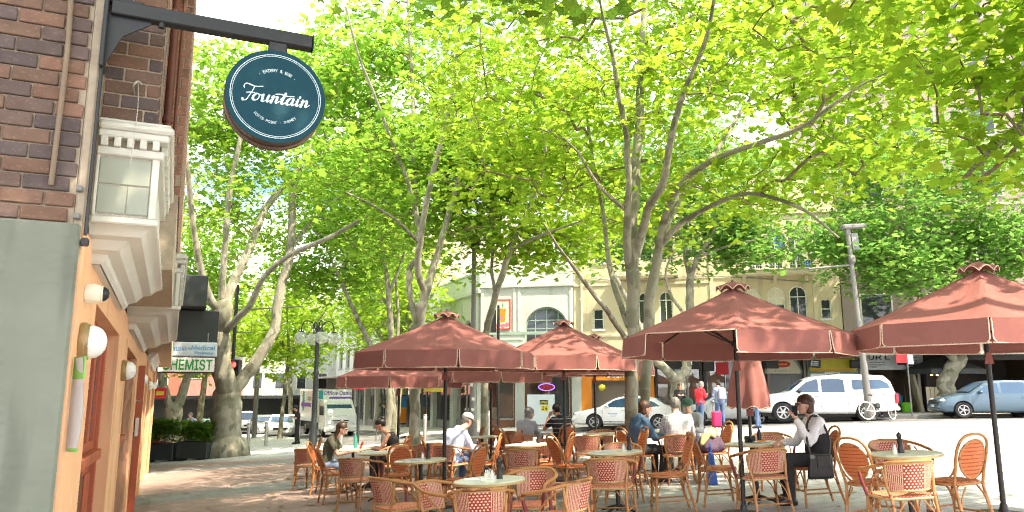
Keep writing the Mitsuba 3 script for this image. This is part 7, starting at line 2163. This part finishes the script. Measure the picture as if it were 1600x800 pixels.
def person(label, x, y, heading, pose, top='grey', top_tone='grey', sleeve='long', legs='jeans', leg_to='ankle', hair='hair_dark', hair_style='short', skin='skin', lean=14, yaw=0, pitch=8,
           arms=None, extras=(), sex='m', s=1.0, shoes='black', vest=None, group=None, dz=0.0, top_mat=None):
    t = thing('person', label, 'person', group)
    g = float(zg(x, y)) + dz
    s *= .97 if pose == 'sit' else .99
    M = place(x, y, g, heading) @ np.diag([s, s, s, 1.0])
    ln = math.radians(lean)
    if pose == 'sit':
        hip = A(-.06, 0, .525)
        hips = [hip + A(0, .09 * q, -.01) for q in (1, -1)]
        knees = [A(.37, .13, .53), A(.38, -.12, .52)]
        ank = [A(.36, .14, .09), A(.30, -.13, .09)]
    else:
        hip = A(0, 0, .93)
        hips = [hip + A(0, .09 * q, -.01) for q in (1, -1)]
        knees = [A(.03, .11, .49), A(-.01, -.10, .49)]
        ank = [A(.03, .12, .085), A(-.07, -.11, .085)]
    up = A(math.sin(ln), 0, math.cos(ln))
    sw = .175 if sex == 'm' else .155
    chest, neck0 = hip + up * .34, hip + up * .50
    neck1 = neck0 + A(math.sin(ln) * .5 + .03, 0, .065)
    R = head_frame(yaw, pitch)
    hc = neck1 + A(.035, 0, .08)
    sh = [hip + up * .455 + A(0, sw * q, 0) for q in (1, -1)]
    arms = arms or [((.12, .27, -.22), (.30, .16, -.30)), ((.12, -.27, -.22), (.30, -.16, -.30))]
    el = [sh[i] + A(*arms[i][0]) for i in (0, 1)]
    wr = [sh[i] + A(*arms[i][1]) for i in (0, 1)]
    cr = .112 if sex == 'm' else .098
    torso = lambda o: [m3.Manifold.batch_hull([ball(chest + A(0, .085 * q, 0), cr + o) for q in (1, -1)] + [ball(hip + up * .16 + A(.01, .06 * q, 0), (cr - .012) + o) for q in (1, -1)]),
                       m3.Manifold.batch_hull([ball(chest + A(0, .085 * q, 0), cr + o) for q in (1, -1)] + [ball(sh[0] - A(0, .02, 0), .05 + o), ball(sh[1] + A(0, .02, 0), .05 + o)]),
                       m3.Manifold.batch_hull([ball(hip + up * .16 + A(.01, .06 * q, 0), cr - .012 + o) for q in (1, -1)] + [ball(hip + A(0, .075 * q, 0), .105 + o) for q in (1, -1)])]
    bodyp = torso(-.012) + [bone(neck0 - up * .05, neck1, .062 if sex == 'm' else .052, .052 if sex == 'm' else .046)] + head_parts(hc, R)
    for i in (0, 1):
        bodyp += chain([sh[i], el[i], wr[i]], [.047, .039, .026])
        fw = wr[i] - el[i]
        bodyp += hand(wr[i], fw, A(0, 0, -1) if abs(fw[2]) < .25 else A(.4, -(1 - 2 * i), -.2), 1.0, .8, 1 if i == 0 else -1)
        bodyp += chain([hips[i], knees[i], ank[i]], [.078, .054, .036])
    bm = fuse(bodyp, .022, 6)
    part(t, 'body', bm, 'vc_skin', True, color=tint(bm, skin), M=M)
    # clothes
    cl = torso(.012) + [bone(neck0 - up * .06, neck0 + A(.01, 0, .01), .085, .068)]
    if sleeve == 'none':
        cl = torso(.006)
    for i in (0, 1):
        if sleeve == 'long':
            cl += chain([sh[i], el[i], wr[i] - (wr[i] - el[i]) * .08], [.066, .056, .042])
        elif sleeve == 'short':
            cl += chain([sh[i], sh[i] * .38 + el[i] * .62], [.066, .060])
    sm_ = fuse(cl, .03, 5)
    v = np.asarray(sm_.vertices)
    sm_.vertices = v + sm_.vertex_normals * ((meshkit.fbm(v * A(16, 16, 9), 3) - .5) * .036)[:, None]
    if top_mat:
        part(t, top, sm_, top_mat, True, M=M)
    else:
        part(t, top, sm_, 'vc_cloth', True, color=tint(sm_, top_tone, 12), M=M)
    if vest:
        vm = fuse([m3.Manifold.batch_hull([ball(hip + up * .30 + A(0, .07 * q, 0), cr + .022) for q in (1, -1)] + [ball(hip + up * .12 + A(.01, .06 * q, 0), cr + .012) for q in (1, -1)] + [ball(hip + A(.0, .07 * q, -.02), .128) for q in (1, -1)])], .03, 3)
        part(t, 'vest', vm, 'vc_cloth', True, color=tint(vm, vest), M=M)
    lg = [m3.Manifold.batch_hull([ball(hip + A(0, .075 * q, 0), .116) for q in (1, -1)] + [ball(h, .092) for h in hips])]
    for i in (0, 1):
        if leg_to == 'ankle':
            lg += chain([hips[i], knees[i], ank[i] + A(0, 0, .0)], [.092, .067, .052])
        else:
            q = .55 if leg_to == 'thigh' else .92
            lg += chain([hips[i], hips[i] * (1 - q) + knees[i] * q], [.094, .082])
    lm_ = fuse(lg, .035, 4)
    part(t, 'trousers' if leg_to == 'ankle' else 'shorts', lm_, 'vc_cloth', True, color=tint(lm_, legs), M=M)
    for i in (0, 1):
        a = ank[i]
        so = fuse([m3.Manifold.batch_hull([ball(a + A(-.04, 0, -.045), .042, 10), ball(a + A(.10, 0, -.052), .036, 10), ball(a + A(.165, 0, -.058), .028, 10), ball(a + A(0, 0, .0), .045, 10)])], .03, 0)
        part(t, 'shoe', so, 'vc_satin', True, color=tint(so, shoes), M=M)

    def hw_(x_, y_, z_):
        return hc + R @ A(x_, y_, z_)
    # eyes
    for q in (1, -1):
        part(t, 'eye', xf(ico((0, 0, 0), (.006, .011, .006), 1), np.r_[np.c_[R, hw_(.086, .031 * q, .014)], [[0, 0, 0, 1]]]), 'black_ink', True, M=M)
    # hair
    if hair_style != 'none':
        def el3(c_, r_, n=24):
            return m3.Manifold.sphere(1.0, n).transform(np.c_[R * A(*r_), hw_(*c_)])
        cut = m3.Manifold.cube([.3, .4, .3], True).transform(np.c_[R @ A((.94, 0, .34), (0, 1, 0), (-.34, 0, .94)).T, hw_(.168, 0, -.088)])
        hp = el3((-.016, 0, .036), (.107, .086, .102)) - cut
        low = m3.Manifold.cube([.5, .4, .2], True).transform(np.c_[R, hw_(.0, 0, -.155 if hair_style == 'short' else -.20)])
        hp = hp - low
        hs_ = [hp]
        if hair_style == 'bob':
            hs_.append(m3.Manifold.batch_hull([el3((-.03, .055, .03), (.062, .034, .06), 14), el3((-.03, -.055, .03), (.062, .034, .06), 14), el3((-.035, .058, -.075), (.045, .026, .03), 14), el3((-.035, -.058, -.075), (.045, .026, .03), 14), el3((-.075, 0, -.07), (.035, .05, .03), 14)]) - cut)
        if hair_style == 'long':
            hs_.append(m3.Manifold.batch_hull([el3((-.05, .05, .03), (.05, .03, .05), 14), el3((-.05, -.05, .03), (.05, .03, .05), 14), el3((-.075, .04, -.26), (.022, .03, .03), 14), el3((-.075, -.04, -.26), (.022, .03, .03), 14)]) - cut)
        if hair_style == 'bun':
            hs_.append(el3((-.09, 0, .10), (.05, .05, .045), 14))
        hm_ = fuse(hs_, .02, 4)
        v = np.asarray(hm_.vertices)
        hm_.vertices = v + hm_.vertex_normals * ((meshkit.fbm(v * A(60, 60, 14), 3) - .5) * .016)[:, None]
        part(t, 'hair', hm_, 'vc_hair', True, color=tint(hm_, hair, 60), M=M)
    for e in extras:
        if e == 'sunglasses':
            gm = cat([xf(ico((.0, .032 * q, 0), (.008, .026, .019), 2), np.eye(4)) for q in (1, -1)] + [tube(A((.004, -.01, .004), (.004, .01, .004)), .004, 5)] + [tube(A((0, .055 * q, .006), (-.08, .078 * q, .008)), .0035, 5) for q in (1, -1)])
            part(t, 'sunglasses', xf(gm, np.r_[np.c_[R, hw_(.097, 0, .014)], [[0, 0, 0, 1]]]), 'leather_black', True, M=M)
        if e in ('cap', 'dark_cap'):
            cm = cat([lathe([(.108, .0), (.106, .035), (.085, .075), (.045, .095), (0, .10)], 20), xf(extr(Point(0, 0).buffer(.10).intersection(sbox(-.02, -.2, .3, .2)), .008), np.array([[1.15, 0, 0, .085], [0, .95, 0, 0], [-.12, 0, 1, -.004], [0, 0, 0, 1.0]]))])
            cm = xf(cm, np.r_[np.c_[R, hw_(-.012, 0, .045)], [[0, 0, 0, 1]]])
            cm = cm.subdivide()
            part(t, 'cap', cm, 'vc_cloth', True, color=tint(cm, 'cap' if e == 'cap' else 'green'), M=M)
    return t, M, dict(hip=hip, sh=sh, el=el, wr=wr, hc=hc, R=R, chest=chest, up=up, ank=ank)


ARM_TABLE = [((.14, .06, -.26), (.36, -.02, -.24)), ((.14, -.06, -.26), (.36, .02, -.24))]
ARM_DOWN = [((-.03, .07, -.27), (.03, .07, -.50)), ((-.03, -.07, -.27), (.05, -.06, -.50))]
ARM_HOLD = [((.04, .07, -.26), (.24, -.04, -.17)), ((.04, -.07, -.26), (.24, .04, -.17))]
ARM_PHONE = [((.10, .05, -.27), (.22, -.08, -.02)), ((.14, -.06, -.26), (.34, .06, -.26))]

t, M, J = person('girl with long brown hair in an olive shirt and denim shorts reading at a table', -3.27, 13.87, 0, 'sit', 'shirt', 'olive', 'short', 'denim', 'thigh', 'hair_brown', 'long', 'skin', 12, 0, 14, [((.16, .05, -.25), (.40, -.06, -.20)), ((.16, -.05, -.25), (.38, .02, -.22))], ('sunglasses',), 'f')
bk = thing('booklet', 'red brown booklet held up by the girl in the olive shirt', 'book')
part(bk, 'cover', xf(cat([cbox(-.005, .005, -.10, .0, 0, .17, .002), xf(cbox(-.005, .005, 0, .10, 0, .17, .002), place(0, 0, 0, 30))]), np.r_[np.c_[head_frame(0, 25), J['wr'][0] + A(.10, .03, -.02)], [[0, 0, 0, 1]]]), 'menu_red', M=M)
t, M, J = person('woman with short dark hair in a black sleeveless top looking down at a table', -2.19, 14.34, 172, 'sit', 'tank_top', 'black', 'none', 'black', 'ankle', 'hair_dark', 'bun', 'skin_tan', 16, 10, 24, ARM_TABLE, (), 'f')
t, M, J = person('man in a light blue shirt and beige cap, back to the viewer', -1.02, 13.26, 48, 'sit', 'shirt', 'lightblue', 'long', 'jeans', 'ankle', 'hair_grey', 'short', 'skin', 20, -8, 22, ARM_TABLE, ('cap',), 'm', 1.04)
t, M, J = person('grey haired woman in a grey top seen from behind in the middle', .28, 15.58, 62, 'sit', 'top', 'grey', 'long', 'khaki', 'ankle', 'hair_grey', 'bob', 'skin', 10, -30, 6, ARM_TABLE, (), 'f', 1.03)
t, M, J = person('man in a dark striped polo raising his hand to his mouth', 1.01, 15.77, 118, 'sit', 'polo_shirt', 'black', 'short', 'khaki', 'knee', 'hair_dark', 'short', 'skin_tan', 10, 10, 6, [((.20, .08, -.18), (.26, -.06, .06)), ((.14, -.06, -.26), (.36, .02, -.24))], (), 'm', 1.06, top_mat='cloth_bands')
t, M, J = person('auburn haired woman in a denim jacket beside the plane trunk', 2.12, 12.75, 25, 'sit', 'jacket', 'denim_dark', 'long', 'black', 'ankle', 'hair_auburn', 'bob', 'skin', 6, -10, 8, ARM_TABLE, (), 'f', 1.06)
t, M, J = person('grey haired man in a checked shirt, back to the viewer', 2.72, 12.6, 85, 'sit', 'shirt', 'grey', 'long', 'khaki', 'ankle', 'hair_grey', 'short', 'skin', 14, 0, 12, ARM_TABLE, (), 'm', 1.08, top_mat='cloth_check')
t, M, J = person('man in a dark flat cap and pale grey shirt facing the viewer across the table', 3.42, 14.75, 248, 'sit', 'shirt', 'grey', 'long', 'charcoal', 'ankle', 'hair_grey', 'short', 'skin', 14, 0, 14, ARM_TABLE, ('dark_cap',), 'm', 1.04)
t, M, J = person('woman in a white blouse and black vest holding a phone to her face', 3.73, 9.56, 180, 'sit', 'blouse', 'white', 'long', 'black', 'ankle', 'hair_auburn', 'bob', 'skin', 4, 0, 2, [((.16, .07, -.24), (.27, .0, .02)), ((.16, -.05, -.26), (.36, .04, -.26))], ('sunglasses',), 'f', 1.05, vest='black')
ph = thing('phone', 'black phone held to her face by the woman in the white blouse', 'phone')
part(ph, 'body', xf(cbox(-.006, .006, -.036, .036, -.065, .065, .004), np.r_[np.c_[head_frame(55, -20), J['wr'][0] + A(.01, -.02, .11)], [[0, 0, 0, 1]]]), 'leather_black', M=M)
hb_ = thing('shoulder_bag', 'black leather bag hanging at the side of the woman in the white blouse', 'bag')
bm_ = fuse([m3.Manifold.batch_hull([ball(p, .035, 10) for p in ((-.05, .32, .58), (.15, .32, .59), (-.06, .32, .37), (.18, .32, .36), (-.03, .28, .55), (.12, .28, .55), (-.03, .28, .39), (.15, .28, .38))])], .04, 2)
part(hb_, 'pouch', bm_, 'leather_black', True, M=M)
part(hb_, 'flap', cbox(-.05, .11, .356, .366, .46, .60, .012), 'leather_black', M=M)
part(hb_, 'buckle', cbox(.14, .19, .35, .37, .56, .61, .006), 'galv', M=M)
part(hb_, 'strap', tube(smoothline([(.16, .32, .58), (.17, .25, .78), (.12, .17, .96), (.03, .13, 1.05), (-.06, .16, .98), (-.09, .27, .76), (-.05, .31, .58)], 4), .014, 6), 'leather_black', True, M=M)
t, M, J = person('waiter in black clothes reading white papers near the bollards', -9.9, 35.5, 190, 'stand', 'shirt', 'black', 'short', 'black', 'ankle', 'hair_dark', 'short', 'skin_tan', 3, 0, 14, ARM_HOLD, (), 'm', 1.03)
pp = thing('order_papers', 'white papers held by the waiter in black', 'paper')
part(pp, 'sheets', cbox(.26, .48, -.12, .14, 1.19, 1.215, .004), 'paper', M=M)
t, M, J = person('woman in a bright red jacket and dark jeans looking at her phone across the square', 7.2, 29.34, 35, 'stand', 'jacket', 'red', 'long', 'jeans', 'ankle', 'hair_grey', 'bob', 'skin', 4, -15, 18, ARM_HOLD, (), 'f', 1.04)
t, M, J = person('woman in a pale denim shirt and blue jeans with a backpack across the square', 7.95, 29.3, 105, 'stand', 'shirt', 'denim', 'long', 'jeans', 'ankle', 'hair_brown', 'bun', 'skin', 2, 10, 6, ARM_HOLD, (), 'f', 1.04)
bp = thing('backpack', 'grey backpack on the back of the woman in the pale denim shirt', 'bag')
bm_ = fuse([m3.Manifold.batch_hull([ball(p, .05, 10) for p in ((-.20, .09, 1.38), (-.20, -.09, 1.38), (-.22, .11, 1.05), (-.22, -.11, 1.05))])], .05, 2)
part(bp, 'sack', bm_, 'vc_cloth', True, color=tint(bm_, 'grey'), M=M)
t, M, J = person('person in blue jeans standing hidden behind the folded parasol', 8.6, 26.9, 170, 'stand', 'shirt', 'grey', 'long', 'jeans', 'ankle', 'hair_dark', 'short', 'skin', 2, 0, 5, ARM_DOWN, (), 'm')
t, M, J = person('fair haired woman in black with sunglasses standing beside the grey forked trunk', 6.9, 31.4, 265, 'stand', 'jacket', 'black', 'long', 'charcoal', 'ankle', 'hair_auburn', 'bob', 'skin', 2, 10, 4, ARM_HOLD, ('sunglasses',), 'f', 1.04)
t, M, J = person('dark dressed person walking under the shop canopy behind the woman in the black top', -7.5, 45.6, 200, 'stand', 'coat', 'black', 'long', 'black', 'ankle', 'hair_dark', 'short', 'skin', 4, 0, 5, ARM_DOWN, (), 'm')
t, M, J = person('person in a white and blue shirt standing behind the hedge beside the thick trunk', -14.4, 34.6, 250, 'stand', 'shirt', 'lightblue', 'long', 'jeans', 'ankle', 'hair_grey', 'short', 'skin', 4, 0, 5, ARM_DOWN, (), 'm')
# bags on and beside the chairs
x, y = 3.2, 12.42
M = place(x, y, float(zg(x, y)) + .46, 15)
hb_ = thing('purple_handbag', 'bulging dark purple handbag on the chair right of the man in the checked shirt', 'bag')
bm_ = fuse([m3.Manifold.batch_hull([ball(p, .07, 10) for p in ((-.13, -.1, .07), (.13, -.1, .07), (-.13, .1, .07), (.13, .1, .07), (-.09, 0, .24), (.09, 0, .22))])], .04, 2)
v = np.asarray(bm_.vertices)
bm_.vertices = v + bm_.vertex_normals * ((meshkit.fbm(v * 8, 3) - .5) * .06)[:, None]
part(hb_, 'sack', bm_, 'vc_cloth', True, color=tint(bm_, 'purple'), M=M)
part(hb_, 'handle', tube(smoothline([(-.1, -.05, .24), (-.06, -.06, .36), (.06, -.06, .36), (.1, -.05, .24)], 4), .014, 6), 'cloth_scarf', True, M=M)
sc_m = fuse([m3.Manifold.batch_hull([ball(p, .035, 10) for p in ((-.16, -.06, .26), (-.06, -.08, .30), (-.2, -.08, .14))]), m3.Manifold.batch_hull([ball(p, .03, 10) for p in ((-.06, -.08, .30), (.05, -.06, .30), (.0, -.1, .25))])], .03, 3)
part(hb_, 'scarf', sc_m, 'cloth_scarf', True, M=M)
x, y = 3.12, 12.15
M = place(x, y, float(zg(x, y)), 80)
bb = thing('blue_shopping_bag', 'tall blue carrier bag standing beside the armchair of the man in the checked shirt', 'bag')
part(bb, 'sack', m3.Manifold.batch_hull([ball(p, .015, 8) for p in ((-.17, -.06, .015), (.17, -.06, .015), (-.17, .06, .015), (.17, .06, .015), (-.19, -.015, .46), (.19, -.015, .46), (-.19, .015, .46), (.19, .015, .46))]), 'bag_blue', 30, M=M)
part(bb, 'handle', tube(smoothline([(-.08, 0, .46), (-.06, 0, .60), (.06, 0, .60), (.08, 0, .46)], 4), .008, 5), 'bag_blue', True, M=M)
